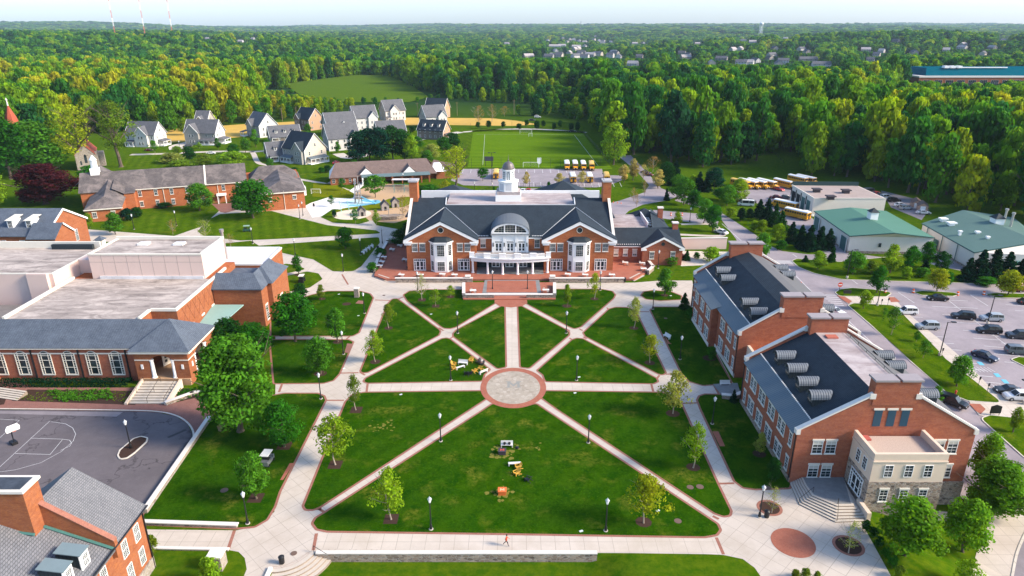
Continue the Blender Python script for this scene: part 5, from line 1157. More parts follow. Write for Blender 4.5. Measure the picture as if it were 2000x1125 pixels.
# entrance stairs with cheek walls and rails
es = thing('entrance_stairs', 'broad pale stairs with handrails climbing to the pavilion from the brick paving', 'steps', (-64, 107, 0)); c = MB()
for i in range(8):
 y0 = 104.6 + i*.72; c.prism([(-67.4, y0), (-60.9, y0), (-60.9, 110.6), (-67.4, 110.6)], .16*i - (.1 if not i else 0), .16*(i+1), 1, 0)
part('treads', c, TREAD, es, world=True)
for x0 in (-67.9, -60.88): c = MB(); vs = [(x, y, z) for x in (x0, x0+.48) for y, z in ((104.3, -.1), (104.3, .35), (110.6, 1.7), (110.6, -.1))]; c.add(vs, [(0,1,2,3), (7,6,5,4), (0,4,5,1), (1,5,6,2), (2,6,7,3)]); part('cheek_wall', c, [CONCW], es, world=True)
for x in (-67.2, -64.1, -61.1):
 c = MB(); c.tube((x, 104.8, 1.1), (x, 110.2, 2.4), .04, n=5)
 for t in (0, .5, 1): y = 104.8 + 5.4*t; c.tube((x, y, .1 + 1.2*t), (x, y, 1.1 + 1.3*t), .035, n=5)
 part('handrail', c, [BLACK], es, world=True)
stone_wall([Vector((-60.4, 104.4)), Vector((-57.4, 107.5)), Vector((-55.6, 108.2))], .6, 'low stone wall curving from the pavilion stairs toward the big maple', .45)
es2 = steps(G(-22, 775), G(33, 783), 5, .15, .45, 'short pale flight with rails by the arched windows at the left edge');
# ------------------------------------------------------------------ brick house with dormers, upper left, and low connector
ul = thing('brick_hall', 'orange brick hall with blue slate roof, two white dormers, behind the theatre on the left', 'building', (-140, 188, 0)); UX = -127.0
w = MB(); m = [(178, -1), (178, 8.9), (187.6, 13.9), (197.2, 8.9), (197.2, -1)]
w.add([(UX, a, b) for a, b in m], [(0,1,2,3,4)]); w.box(-190, UX-.002, 178, 197.2, -1, 8.8)
w.add([(-123.3, a, b) for a, b in ((176.6, -1), (176.6, 8.5), (180.8, 11.6), (185.0, 8.5), (185.0, -1))], [(0,1,2,3,4)]); w.box(-129, -123.302, 176.6, 185, -1, 8.4); w.box(-160, -144.5, 165, 177.9, -1, 8.6); part('wall', w, [BRICKO], ul, world=True)
r = MB(); r.slab([(-190, 177.6, 8.8), (UX+.3, 177.6, 8.8), (UX+.3, 187.6, 14.1), (-190, 187.6, 14.1)], .2); r.slab([(-190, 187.6, 14.102), (UX+.3, 187.6, 14.102), (UX+.3, 197.6, 8.8), (-190, 197.6, 8.8)], .2)
r.slab([(-131, 176.2, 8.4), (-123.0, 176.2, 8.4), (-123.0, 180.8, 11.8), (-131, 180.8, 11.8)], .15); r.slab([(-131, 180.8, 11.802), (-123.0, 180.8, 11.802), (-123.0, 185.4, 8.4), (-131, 185.4, 8.4)], .15)
r.slab([(-144.1, 164, 8.6), (-144.1, 184, 8.6), (-152, 186, 13.4), (-152, 164, 13.4)], .2); r.slab([(-152, 164, 13.402), (-152, 186, 13.402), (-160.4, 184, 8.6), (-160.4, 164, 8.6)], .2); part('roof', r, [R_SLATE], ul, world=True)
t = MB()
for (ya, za, yb, zb, xx) in ((177.6, 8.7, 187.6, 14.05, UX), (187.6, 14.05, 197.6, 8.7, UX), (180.8, 11.8, 185.3, 8.4, -123.3)):
 vs = [(x, y, z+d) for x in (xx+.31, xx+.42) for y, z in ((ya, za), (yb, zb)) for d in (-.5, .06)]; t.add(vs, [(0,1,3,2), (4,6,7,5), (1,5,7,3), (0,2,6,4), (0,4,5,1), (2,3,7,6)])
part('gable_trim', t, [WHITE], ul, world=True)
for x in (-137.3, -132.2):
 b = MB(); y = 180.6; z0 = 10.0; b.box(x-.9, x+.9, y, y+3.2, z0, z0+2.4); d = part('dormer', b, [WHITE], ul, world=True); r = MB(); r.slab([(x-1.15, y-.3, z0+2.45), (x+1.15, y-.3, z0+2.45), (x+1.15, y+4.2, z0+3.1), (x-1.15, y+4.2, z0+3.1)], .1); part('dormer_roof', r, [OFFW], d, world=True); window(ul, x, y, z0+.35, 0, 1.3, 1.9, 3, 6, True)
for x in (-138.4, -133.3): window(ul, x, 178, 4.6, 0, 1.5, 3.0, 3, 8, True, blind=(.7 if x > -135 else False));
for y in (166.5, 170, 174):
 for z in (1.0, 4.9): window(ul, -144.5, y, z, R(90), 1.3, 2.6, 3, 8, True)
window(ul, UX, 191.5, 3.4, R(90), 1.3, 3.4, 3, 8, True)
lc = thing('low_connector', 'low dark-roofed connector with two small square cupolas behind the theatre', 'building', (-108, 182, 0))
w = MB(); w.box(-123.2, -95, 176.5, 184, 0, 3.6); part('wall', w, [BRICKO], lc, world=True)
r = MB(); r.slab([(-123.2, 176, 3.5), (-94.6, 176, 3.5), (-94.6, 180.2, 5.5), (-123.2, 180.2, 5.5)], .15); r.slab([(-123.2, 180.2, 5.502), (-94.6, 180.2, 5.502), (-94.6, 184.4, 3.5), (-123.2, 184.4, 3.5)], .15); part('roof', r, [R_BLUE], lc, world=True)
for x in (-113.4, -101.2):
 c = MB(); c.box(x-.85, x+.85, 179.3, 181.1, 5.2, 7.2); k = part('cupola', c, [OFFW], lc, world=True); r = MB(); r.add([(x-1.3, 178.9, 7.203), (x+1.3, 178.9, 7.203), (x+1.3, 181.5, 7.203), (x-1.3, 181.5, 7.203), (x, 180.2, 8.2)], [(0,1,4), (1,2,4), (2,3,4), (3,0,4), (3,2,1,0)]); part('cupola_roof', r, [R_SLATE], k, world=True)
# ------------------------------------------------------------------ long two-storey brick school building (built in its own frame)
O = Vector((-138.3, 240.2, 0)); AN = atan2(9.9, 26.1)
ls = thing('school_building', 'long two-storey brick building with weathered slate roofs, projecting wings and a small white turret', 'building', O, AN); ORI[ls] = Vector((0, 0, 0))
w = MB(); w.box(-14, 60, 0, 16, -.5, 7.6); w.box(-10.5, 0, -14.2, -.002, -.5, 4.6); w.box(0.002, 3.2, -4, -.003, -.5, 7.0); w.box(45, 60, -19.4, -.004, -.5, 6.6); w.box(41, 44.998, -6, -.005, -.5, 6.0); part('wall', w, [BRICK], ls)
r = MB(); e = .5; zr_ = 12.9
r.slab([(-14.5, -e, 7.4), (41, -e, 7.4), (41, 8, zr_), (-14.5, 8, zr_)], .2); r.slab([(-14.5, 8, zr_+.002), (41, 8, zr_+.002), (41, 16.5, 7.4), (-14.5, 16.5, 7.4)], .2)
r.add([(-11, -14.7, 4.5), (.5, -14.7, 4.5), (.5, 3, 6.4), (-11, 3, 6.4), (-5.2, -9.5, 7.6), (-5.2, 7.5, 11.4)], [(0,1,4), (1,2,5,4), (3,0,4,5), (0,3,2,1)])
r.add([(.2, -4.4, 6.9), (3.6, -4.4, 6.9), (3.6, 2, 8.4), (.2, 2, 8.4), (-3.4, -4.4, 9.0), (-3.4, 4, 10.6)], [(0,1,2,3), (4,0,3,5)])
r.add([(41, -e-.6, 6.9), (60.5, -e-.6, 6.9), (60.5, 14, 6.9), (41, 14, 6.9), (46, 7, 11.4), (55, 7, 11.4)], [(0,1,5,4), (1,2,5), (2,3,4,5), (3,0,4)])
r.add([(44.5, -20, 6.5), (60.6, -20, 6.5), (60.6, 2, 6.5), (44.5, 2, 6.5), (52.5, -13, 9.4), (52.5, 4, 10.4)], [(0,1,4), (1,2,5,4), (2,3,5), (3,0,4,5), (3,2,1,0)])
r.add([(-18, 12, 7.4), (-4, 12, 7.4), (-4, 26, 7.4), (-18, 26, 7.4), (-11, 12, 12.4), (-11, 26, 12.4)], [(1,2,5,4), (3,0,4,5), (2,3,5)])
part('roof', r, [R_OLD], ls)
t = MB(); t.box(0, 41, -e-.08, -e+.1, 7.05, 7.35); t.box(-11.1, .6, -14.85, -14.6, 4.1, 4.45); t.box(44.4, 60.7, -20.15, -19.9, 6.1, 6.45); t.box(60.55, 60.8, -20, 2, 6.1, 6.45)
t.slab([(26.3, -e-.1, 7.45), (26.9, -e-.1, 7.45), (26.9, 8, zr_+.1), (26.3, 8, zr_+.1)], .2); part('eaves_trim', t, [OFFW], ls)
ORI[ls] = Vector((0, 0, 0))
for x in (4.5, 9.7, 14.9, 20.1, 25.0):
 window(ls, x, 0, 4.6, 0, 1.15, 2.0, 2, 4, True, 'l'); window(ls, x, 0, .9, 0, 1.15, 1.8, 2, 4, True, 'l')
for x in (-8.2, -2.6): window(ls, x, -14.2, 1.4, 0, 1.3, 1.8, 2, 4, True, 'l')
for x in (32.5, 37.5): window(ls, x, 0, 4.6, 0, 1.15, 2.0, 2, 4, True, 'l')
for x, z in ((48, 3.4), (56.5, 3.6)): window(ls, x, -19.4, z, 0, 1.3, 1.3, 2, 2, True, 'l')
for y in (-15, -8, -2): window(ls, 60, y, 3.4, R(90), 1.4, 1.8, 2, 4, True, 'l')
for x in (12.2, 30.5, 44.9, 52.9): t = MB(); t.box(x-.08, x+.08, (-.2 if x < 40 else -19.6), (-.004 if x < 40 else -19.404), 0, 6.8); part('downpipe', t, [OFFW], ls)
t = MB(); t.box(60.004, 61.2, -12.5, -8.5, 3.0, 5.9); part('white_bay', t, [WHITE], ls)
t = MB(); t.box(60.004, 60.08, -18.4, -17.0, 2.0, 3.4); t.box(60.004, 60.09, -16.6, -15.6, 3.2, 4.2); part('wall_mural', t, [plain('mural_blue', (.05, .30, .42), .7)], ls)
t = MB(); t.box(29.8, 33.2, -2.2, -.005, 3.0, 3.6); t.box(30, 30.3, -2, -1.7, -.2, 3.0); t.box(32.7, 33, -2, -1.7, -.2, 3.0); part('porch', t, [WHITE], ls)
t = MB(); t.box(-10.9, -8.1, 6.6, 9.4, 11.6, 14.4); t.lathe([(1.15, 14.403), (1.05, 17.2), (1.3, 17.3), (.2, 18.9)], (-9.5, 8, 0), 8); part('turret', t, [WHITE], ls)
# ------------------------------------------------------------------ nursery with brown roof and playground front
nu = thing('nursery_building', 'low brick building with brown roofs, white gable ends and columned porch by the playground', 'building', G(722,356), R(14)); nu.scale = (.84, .95, 1); ORI[nu] = Vector((0, 0, 0))
u0 = 0; w = MB(); w.box(-17, 16, 2.5, 14, 0, 3.2); w.box(-19, -6, -2.5, 2.498, 0, 3.2); w.box(16.002, 34, 4, 16, 0, 3.2); w.box(34.002, 46, 0, 10, 0, 3.1); w.box(-6, 34, 2.0, 2.49, 0, 3.2); part('wall', w, [BRICKO], nu)
r = MB(); r.slab([(-19.5, -3, 3.1), (34, -3, 3.1), (30, 7, 8.0), (-16, 5.5, 8.0)], .15); r.slab([(-19.5, 14, 3.1), (-16, 5.5, 8.002), (30, 7, 8.002), (36, 16, 3.1)], .15)
r.add([(30, 3.5, 3.1), (47, -.5, 3.1), (47, 11, 3.1), (32, 13, 3.1), (34, 7, 7.2), (44, 5, 5.4)], [(0,1,5,4), (1,2,5), (2,3,4,5)])
for c in (-1.5, 20): r.add([(c-4.2, -2.2, 3.5), (c, -2.2, 6.7), (c, 5, 6.7), (c+4.2, -2.2, 3.5), (c-1.5, 2.8, 6), (c+1.5, 2.8, 6)], [(0,1,2), (1,3,2)])
part('roof', r, [R_BROWN], nu)
t = MB();
for c, q in ((-1.5, 3.2), (20, 3.2)): t.poly([(c-q, -2.25, 3.8), (c+q, -2.25, 3.8), (c, -2.25, 6.4)])
t.add([(-19.55, -3.1, 3.0), (-19.55, 13.9, 3.0), (-16.2, 5.5, 7.7)], [(0,1,2)]); t.add([(31, -1, 3.4), (39, -2, 3.4), (36.5, 3.2, 6.6), (33.5, 4.5, 6.4)], [(0,1,2,3)]); part('white_gable', t, [WHITE], nu)
t = MB(); t.slab([(-4, -6, 3.3), (30, -6.5, 3.3), (30, -2.9, 4.0), (-4, -2.9, 4.0)], .15); part('porch_roof', t, [plain('porch_metal', (.12, .17, .175), .8, .1)], nu)
for x in (-3.5, 1, 6, 11, 16, 21, 25.5, 29.5): t = MB(); t.box(x-.35, x+.35, -6.2, -5.5, 0, 3.1); part('pillar', t, [BRICKO if x > 3 else WHITE], nu)
for x in (-17.5, -14.2): window(nu, x, -2.5, .9, 0, 1.5, 1.6, 2, 2, True)
for x in (-12.5, -9.5): window(nu, x, -2.5, .9, 0, 1.2, 1.6, 2, 2, True)
door(nu, -7.4, -2.5, 0, 0, 1.2, 2.4, False)
# ------------------------------------------------------------------ service buildings on the right
gr = thing('bus_garage', 'cream flat-roofed bus garage with tall doors and dark parapet beside the parked buses', 'building', (100, 245, 0));
def Qz(px, py, z): p = G(px, py, z); return (p.x, p.y)
GZ = 6.0; A0 = Qz(1590,388,GZ); A1 = Qz(1731,388,GZ); A2 = Qz(1676,363,GZ); A3 = Qz(1547,362,GZ)
w = MB(); w.prism([A0, A1, A2, A3], 0, GZ); part('wall', w, [plain('cream_wall', (.70, .62, .54), .85, .2, var=.05)], gr, world=True)
ins = offset(ccw([A0, A1, A2, A3]), -.4); w = MB(); w.poly([(p[0], p[1], GZ+.02) for p in ins]); part('roof', w, [plain('tan_membrane', (.36, .29, .26), .9, .1, var=.2, scale=.4)], gr, world=True)
def rail(par, name, a, b, z0, z1, mat, th=.3):
 a = Vector(a); b = Vector(b); d = (b-a).normalized(); n = Vector((-d.y, d.x))*th/2; m_ = MB(); m_.prism(ccw([a-n, b-n, b+n, a+n]), z0, z1); return part(name, m_, [mat], par, world=True)
rail(gr, 'parapet', A3, A2, GZ+.003, GZ+1.5, plain('dark_green_parapet', (.02, .05, .05), .6)); rail(gr, 'coping', A0, A3, GZ+.021, GZ+.3, OFFW); rail(gr, 'coping', A0, A1, GZ+.022, GZ+.2, OFFW)
dv = (Vector(A3)-Vector(A0));
def face_box(par, name, a, b, t0, t1, z0, z1, mat, out=.06):
 a = Vector(a); b = Vector(b); d = b-a; dn = d.normalized(); n = Vector((dn.y, -dn.x)); n = n if n.dot(a + d*.5 - Vector((115, 240))) > -999 else n
 return a, b, d, dn, n
def on_face(par, name, a, b, t0, t1, z0, z1, mat, centre, dep=.1):
 a = Vector(a); b = Vector(b); d = b-a; n = Vector((d.y, -d.x)).normalized()
 if n.dot((a+b)/2 - Vector(centre)) < 0: n = -n
 p, q = a + d*t0 + n*.004, a + d*t1 + n*.004; m_ = MB(); m_.prism(ccw([p, q, q+n*dep, p+n*dep]), z0, z1); return part(name, m_, [mat], par, world=True)
gc = tuple((Vector(A0)+Vector(A2))/2)
DOORG = plain('green_shed_door', (.06, .14, .13), .6)
for i, t in enumerate((.12, .35, .58, .8)): on_face(gr, 'garage_door', A0, A3, t, t+.14, 0, 4.4, DOORG if i < 2 else plain('shaded_open_bay', (.015, .015, .017), .9), gc); on_face(gr, 'wall_light', A0, A3, t+.17, t+.19, 2.5, 5.4, BLACK, gc, .2)  # the last two are near-black panels painted as the shade inside open bays
u = MB()
for px, py in ((1595,372),(1652,374),(1622,386)): p = G(px, py, GZ+.6); u.box(p.x-1, p.x+1, p.y-1, p.y+1, GZ+.021, GZ+1.0); u.box(p.x-1.5, p.x+1.5, p.y-1.3, p.y+1.3, GZ+1.002, GZ+1.35)
part('roof_fan', u, [plain('dark_fan', (.05, .04, .045), .7)], gr, world=True)
def shed(label, c4, ze, zr, ridge, wallm, roofm, name='metal_shed'):
 """four eave corners (near-left, near-right, far-right, far-left) and the two ridge ends"""
 cx = sum(p[0] for p in c4)/4; cy = sum(p[1] for p in c4)/4; root = thing(name, label, 'building', (cx, cy, 0)); w = MB(); ins = offset(ccw(c4), -.3)
 pl = ccw(c4); w.prism([tuple(p) for p in ins], 0, ze-.1); (r0, r1) = ridge
 i0 = [Vector(c4[0]), Vector(c4[1])]; i1 = [Vector(c4[3]), Vector(c4[2])]
 for (a, b), rr in ((i0, r0), (i1, r1)):
  d = (Vector((cx, cy)) - (a+b)/2).normalized()*.3; w.poly([((a+d).x, (a+d).y, ze-.11), ((b+d).x, (b+d).y, ze-.11), (rr[0]+d.x, rr[1]+d.y, zr-.11)])
 part('wall', w, [wallm], root, world=True); r = MB()
 r.slab([(*c4[0], ze), (*r0, zr), (*r1, zr), (*c4[3], ze)], .15); r.slab([(*c4[1], ze), (*c4[2], ze), (*r1, zr+.002), (*r0, zr+.002)], .15); part('roof', r, [roofm], root, world=True)
 t = MB()
 for a, b, za, zb in ((c4[0], r0, ze, zr), (r0, c4[1], zr, ze), (c4[0], c4[3], ze, ze)): t.tube((a[0], a[1], za-.1), (b[0], b[1], zb-.1), .16, n=5)
 part('verge_trim', t, [plain('dark_green_trim', (.02, .07, .06), .5)], root, world=True); return root
CREAM = plain('cream_sheet', (.72, .65, .56), .7, .3, var=.04)
SA = [Qz(1660,461,5.2), Qz(1826,464,5.2), Qz(1731,412,5.2), Qz(1590,412,5.2)]; r0 = Qz(1748,455,7.0); r1 = Qz(1661,405,7.0)
sa = shed('cream shed with bright green metal roof and a white ridge vent, behind parking trees', SA, 5.2, 7.0, (r0, r1), CREAM, R_GREEN); sc_ = tuple((Vector(SA[0])+Vector(SA[2]))/2)
for t in (.05, .80):
 o = on_face(sa, 'barn_door', SA[0], SA[3], t, t+.14, 0, 4.0, DOORG, sc_, .08); on_face(sa, 'door_frame', SA[0], SA[3], t-.01, t+.0, 0, 4.2, WHITE, sc_, .12); on_face(sa, 'door_frame', SA[0], SA[3], t+.14, t+.15, 0, 4.2, WHITE, sc_, .12)
on_face(sa, 'side_door', SA[0], SA[3], .31, .35, 0, 2.3, DOORG, sc_); on_face(sa, 'stone_plinth', SA[0], SA[3], .0, 1, 0, .5, STONE, sc_, .05); on_face(sa, 'stone_plinth', SA[0], SA[1], 0, 1, 0, .7, STONE, sc_, .05); on_face(sa, 'small_window', SA[0], SA[1], .36, .39, 2.0, 3.2, GLASS, sc_, .05)
def vent_house(par, px, py, z, s, h):
 p = G(px, py, z); m_ = MB(); m_.box(p.x-s/2, p.x+s/2, p.y-s/2, p.y+s/2, z-.6, z+h); k = part('ridge_vent', m_, [WHITE], par, world=True); m_ = MB(); q = s*.62; m_.add([(p.x-q, p.y-q, z+h+.003), (p.x+q, p.y-q, z+h+.003), (p.x+q, p.y+q, z+h+.003), (p.x-q, p.y+q, z+h+.003), (p.x, p.y, z+h+s*.55)], [(0,1,4), (1,2,4), (2,3,4), (3,0,4), (3,2,1,0)]); part('vent_roof', m_, [R_DARK], k, world=True)
vent_house(sa, 1703, 429, 6.6, 2.3, 2.5)
SB = [Qz(1903,493,5.2), Qz(2075,500,5.2), Qz(1980,425,5.2), Qz(1800,436,5.2)]; r0 = Qz(2030,472,7.6); r1 = Qz(1881,410,7.6)
sb_ = shed('cream shed with dull green ribbed roof, white vents and flues at right edge', SB, 5.2, 7.6, (r0, r1), CREAM, R_GREEN2); sc_ = tuple((Vector(SB[0])+Vector(SB[2]))/2)
on_face(sb_, 'barn_door', SB[0], SB[3], .62, .70, 0, 3, DOORG, sc_); on_face(sb_, 'side_door', SB[0], SB[3], .78, .82, 0, 2.5, DOORG, sc_); on_face(sb_, 'stone_plinth', SB[0], SB[3], 0, 1, 0, .6, STONE, sc_, .05); on_face(sb_, 'window_awning', SB[0], SB[1], .5, .58, 2.4, 3.4, TEAL, sc_, .8)
for t in (.27, .55, .85): on_face(sb_, 'downpipe', SB[0], SB[3], t, t+.008, 0, 5, DOORG, sc_, .12)
vent_house(sb_, 1946, 437, 7.2, 2.6, 1.8)
for px, py, s in ((1842,430,2.2),(1858,438,2.4),(1875,455,1.0),(1909,456,1.3),(1929,466,1.0)):
 p = G(px, py, 6.4); m_ = MB(); m_.box(p.x-s*.3, p.x+s*.3, p.y-s*.3, p.y+s*.3, 5.6, 6.7); m_.box(p.x-s*.5, p.x+s*.5, p.y-s*.4, p.y+s*.4, 6.703, 7.1); part('roof_vent', m_, [WHITE], sb_, world=True)
for px, py in ((1960,436),(1973,444)): p = G(px, py, 6.6); m_ = MB(); m_.tube((p.x, p.y, 5.5), (p.x, p.y, 10.6), .32, n=8); m_.tube((p.x, p.y, 10.602), (p.x, p.y, 11.1), .5, n=8); part('flue', m_, [plain('flue_steel', (.45, .43, .41), .4, .4, .5)], sb_, world=True)
for i, (px, py) in enumerate(((1788,404),(1800,410))):
 p = G(px, py); root = thing('garden_shed', 'small brown wooden shed with white trimmed doors at the back of the yard, %s one' % ('farther' if i == 0 else 'nearer'), 'shed', p, R(-25)); m_ = MB(); m_.vprism([(-1.6, 0), (1.6, 0), (1.6, 2), (0, 3), (-1.6, 2)], -2.6, 2.6); part('wall', m_, [plain('tan_board', (.45, .28, .2), .8)], root); m_ = MB(); m_.slab([(-1.8, -2.8, 1.95), (0, -2.8, 3.1), (0, 2.8, 3.1), (-1.8, 2.8, 1.95)], .1); m_.slab([(0, -2.8, 3.102), (1.8, -2.8, 1.95), (1.8, 2.8, 1.95), (0, 2.8, 3.102)], .1); part('roof', m_, [R_BROWN], root); m_ = MB(); m_.box(-.8, .8, -2.68, -2.604, 0, 1.9); part('door', m_, [WHITE], root)
# ------------------------------------------------------------------ grey clapboard houses on the green
SIDING = {'white': plain('white_siding', (.55, .525, .50), .7, .2), 'grey': plain('grey_siding', (.30, .285, .26), .75, .2), 'taupe': plain('taupe_siding', (.15, .13, .11), .8, .2), 'tan': plain('tan_siding', (.44, .27, .17), .75, .2), 'cream': plain('cream_siding', (.56, .48, .38), .75, .2)}
def house(label, px, py, rz, W=14, D=10, he=6.4, hr=12.2, front='grey', side='white', cross=None, porch=None, dorm=0, roofm=None, sp=0):
 root = thing('clapboard_house', label, 'house', G(px, py), R(rz), 'clapboard houses on the green'); ORI[root] = Vector((0, 0, 0))
 x0, x1, y0, y1 = -W/2, W/2, -D/2, D/2; w = MB()
 w.box(x0, x1, y0, y1, -.3, he, 0)
 for x, k in ((x0, 1), (x1, 1)): w.add([(x + (.01 if x > 0 else -.01), y0, -.3), (x + (.01 if x > 0 else -.01), y1, -.3), (x + (.01 if x > 0 else -.01), y1, he), (x + (.01 if x > 0 else -.01), 0, hr-.25), (x + (.01 if x > 0 else -.01), y0, he)], [(0,1,2,3,4)], k)
 if cross:
  cx, cw, pr = cross; zc = he + (hr-he)*min(1, cw/D)*.98
  w.vprism([(cx-cw/2, -.3), (cx+cw/2, -.3), (cx+cw/2, he), (cx, zc-.2), (cx-cw/2, he)], y0-pr, y0-.003)
 part('wall', w, [SIDING[front], SIDING[side]], root); r = MB(); o = .5; q = (hr-he)/(D/2);
 r.slab([(x0-o, y0-o, he-q*o), (x1+o, y0-o, he-q*o), (x1+o, 0, hr), (x0-o, 0, hr)], .18); r.slab([(x0-o, y1+o, he-q*o), (x0-o, 0, hr+.002), (x1+o, 0, hr+.002), (x1+o, y1+o, he-q*o)], .18)
 if cross:
  qc = (zc-he)/(cw/2); yb = y0 + (zc-he)/q + .2;
  for s in (-1, 1): r.slab([(cx + s*(cw/2+.4), y0-pr-.4, he-qc*.4+.03), (cx, y0-pr-.4, zc+.03), (cx, yb, zc+.03), (cx + s*(cw/2+.4), y0-.1, he-qc*.4+.03)], .15)
 part('roof', r, [roofm or R_HOUSE], root); t = MB()
 for x in (x0-o, x1+o):
  for s in (-1, 1): t.tube((x, s*(D/2+o), he-q*o-.12), (x, 0, hr-.12), .13, n=4)
 if cross:
  for s in (-1, 1): t.tube((cx + s*(cw/2+.4), y0-pr-.42, he-qc*.4-.1), (cx, y0-pr-.42, zc-.1), .12, n=4)
 for x in (x0, x1):
  t.box(x-.1, x+.1, y0-.06, y0+.1, 0, he-.1)
 part('trim', t, [WHITE], root)
 if porch:
  for (side_, a, b, dp) in porch:
   p = MB(); pr_ = MB()
   if side_ == 'f':
    p.slab([(a, y0-dp, 2.7), (b, y0-dp, 2.7), (b, y0-.01, 3.5), (a, y0-.01, 3.5)], .15); n = max(2, int((b-a)/2.4)+1)
    for i in range(n): x = a+.2 + (b-a-.4)*i/(n-1); pr_.box(x-.11, x+.11, y0-dp+.1, y0-dp+.32, 0, 2.6)
    pr_.box(a, b, y0-dp+.1, y0-.02, -.1, .45); pr_.box(a+.1, b-.1, y0-dp+.15, y0-dp+.25, .95, 1.05); pr_.box(a, b, y0-dp+.05, y0-dp+.25, 2.35, 2.6)
   else:
    p.slab([(x1+dp, a, 2.7), (x1+dp, b, 2.7), (x1+.02, b, 3.5), (x1+.02, a, 3.5)], .15); n = max(2, int((b-a)/2.4)+1)
    for i in range(n): y = a+.2 + (b-a-.4)*i/(n-1); pr_.box(x1+dp-.32, x1+dp-.1, y-.11, y+.11, 0, 2.6)
    pr_.box(x1+.02, x1+dp-.1, a, b, -.1, .45); pr_.box(x1+dp-.25, x1+dp-.15, a+.1, b-.1, .95, 1.05); pr_.box(x1+dp-.25, x1+dp-.05, a, b, 2.35, 2.6)
   o_ = part('porch', pr_, [WHITE], root); part('porch_roof', p, [R_SEAM if sp else R_HOUSE], o_)
 for i in range(dorm):
  x = x0 + W*(i+.75)/(dorm+.5); yy = y0 + D*.14; zz = he + q*(D*.14); d = MB(); d.box(x-.75, x+.75, yy, yy+2.6, zz-.2, zz+1.7); k = part('dormer', d, [SIDING['white']], root)
  d = MB(); d.slab([(x-1, yy-.3, zz+1.62), (x+1, yy-.3, zz+1.62), (x+1, yy+4.0, zz+2.6), (x-1, yy+4.0, zz+2.6)], .12); part('dormer_roof', d, [roofm or R_HOUSE], k); window(root, x, yy, zz+.25, 0, .9, 1.3, 1, 2)
 fl = (1.0, 4.1) if he > 4.5 else (1.0,)
 for z in fl:
  for x in ([cx-.9, cx+.9] if cross else []): window(root, x, y0-cross[2], z, 0, 1.0, 1.6, 1, 2)
  xs2 = [x0+1.6 + (W-3.2)*i/4 for i in range(5)]
  for x in xs2:
   if not cross or abs(x-cross[0]) > cross[1]/2+.4: window(root, x, y0, z, 0, 1.0, 1.6, 1, 2)
  for s in (-1, 1):
   for y in (-D*.28, D*.28): window(root, s*(W/2+.01), y, z, R(90)*s, .95, 1.6, 1, 2)
 if hr - he > 4:
  for s in (-1, 1): window(root, s*(W/2+.01), 0, he+.9, R(90)*s, .95, 1.5, 1, 2)
 return root
house('pale grey house with a cross gable and two porches, nearest the big spreading tree', 289, 283, -8, 17, 11, 6.8, 13, 'white', 'white', (1.5, 7.5, 1.8), [('f', -8, -3, 2.6), ('s', -3, 4, 3.4)])
house('grey house with dark shingle roof and wraparound porch, the gable of another rising behind it', 403, 279, -6, 18, 11, 6.8, 13.2, 'grey', 'white', (-4, 8, 1.8), [('f', 0.3, 9.5, 3), ('s', -3, 4, 4)])
house('small grey house gable showing above the roof ridge of the house with the wraparound porch', 403, 255, -4, 8, 12, 6, 12.5, 'grey', 'grey', (0, 7, 1))
house('white house with tall blank gable end and dark roof in front of the straw field', 514, 265, -42, 15, 12, 7.2, 14, 'grey', 'white', (-2, 6, 1.2), [('f', -9, -5, 4)])
house('brown and tan house with dark shingles standing apart at the woodland edge', 606, 252, -38, 14, 11, 7.4, 13.6, 'taupe', 'tan', (-4, 5, 1.2), roofm=R_BLUE)
house('low taupe cottage with three small dormers behind the large corner house', 556, 274, 28, 17, 10, 3.2, 8.8, 'taupe', 'taupe', None, [('f', -8, -4, 2)], 3)
house('large corner house with cream gable, blue metal porch roofs and white posts', 597, 314, -36, 16.5, 13, 7.0, 14.2, 'grey', 'cream', (4.3, 6.5, 1.4), [('f', -7.5, .6, 3), ('s', -5.5, 5.5, 3)], 0, R_BLUE, 1)
house('low taupe cottage wing with dormers attached to the left of the large corner house', 549, 311, 28, 13, 9, 3.4, 9.0, 'taupe', 'taupe', None, [('f', -6, -2, 2)], 2)
house('grey gabled house with a tiny roof gable, right behind the large corner house', 668, 290, 30, 17, 12, 6.8, 13.6, 'white', 'grey', (5.5, 6, 1.2))
house('grey house mostly hidden, only its broad roof seen between its neighbours', 664, 262, 30, 18, 12, 6.8, 13.4, 'white', 'grey', (1, 3, .3))
house('white-fronted house with grey gable side, left of the dark pines', 711, 252, 30, 15, 12, 8.2, 15, 'white', 'grey', (4.2, 6, 1.2))
house('grey house at the far row with pale cross gable in the middle', 767, 234, 32, 14.5, 12, 7.4, 14, 'white', 'grey', (-1, 6.5, 1.2), [('f', -7, -4, 3)])
house('low grey cottage with one dormer rising behind the dark pines', 762, 265, 24, 17, 11, 3.2, 9.2, 'grey', 'grey', None, None, 1)
house('reddish gabled house with blue roof, farthest of the green', 855, 229, -18, 15, 11, 7.2, 13.6, 'grey', 'tan', None, roofm=R_BLUE)
house('grey house with pale cross gable directly behind the brown dormered cottage', 846, 247, 30, 14.5, 12, 7.4, 14, 'white', 'grey', (4, 6, 1.2))
house('brown cottage with blue roof and three slim dormers near the sports field', 848, 270, -20, 16.5, 10, 5.6, 10.8, 'taupe', 'tan', None, [('s', -4, 4, 3)], 3, R_BLUE)
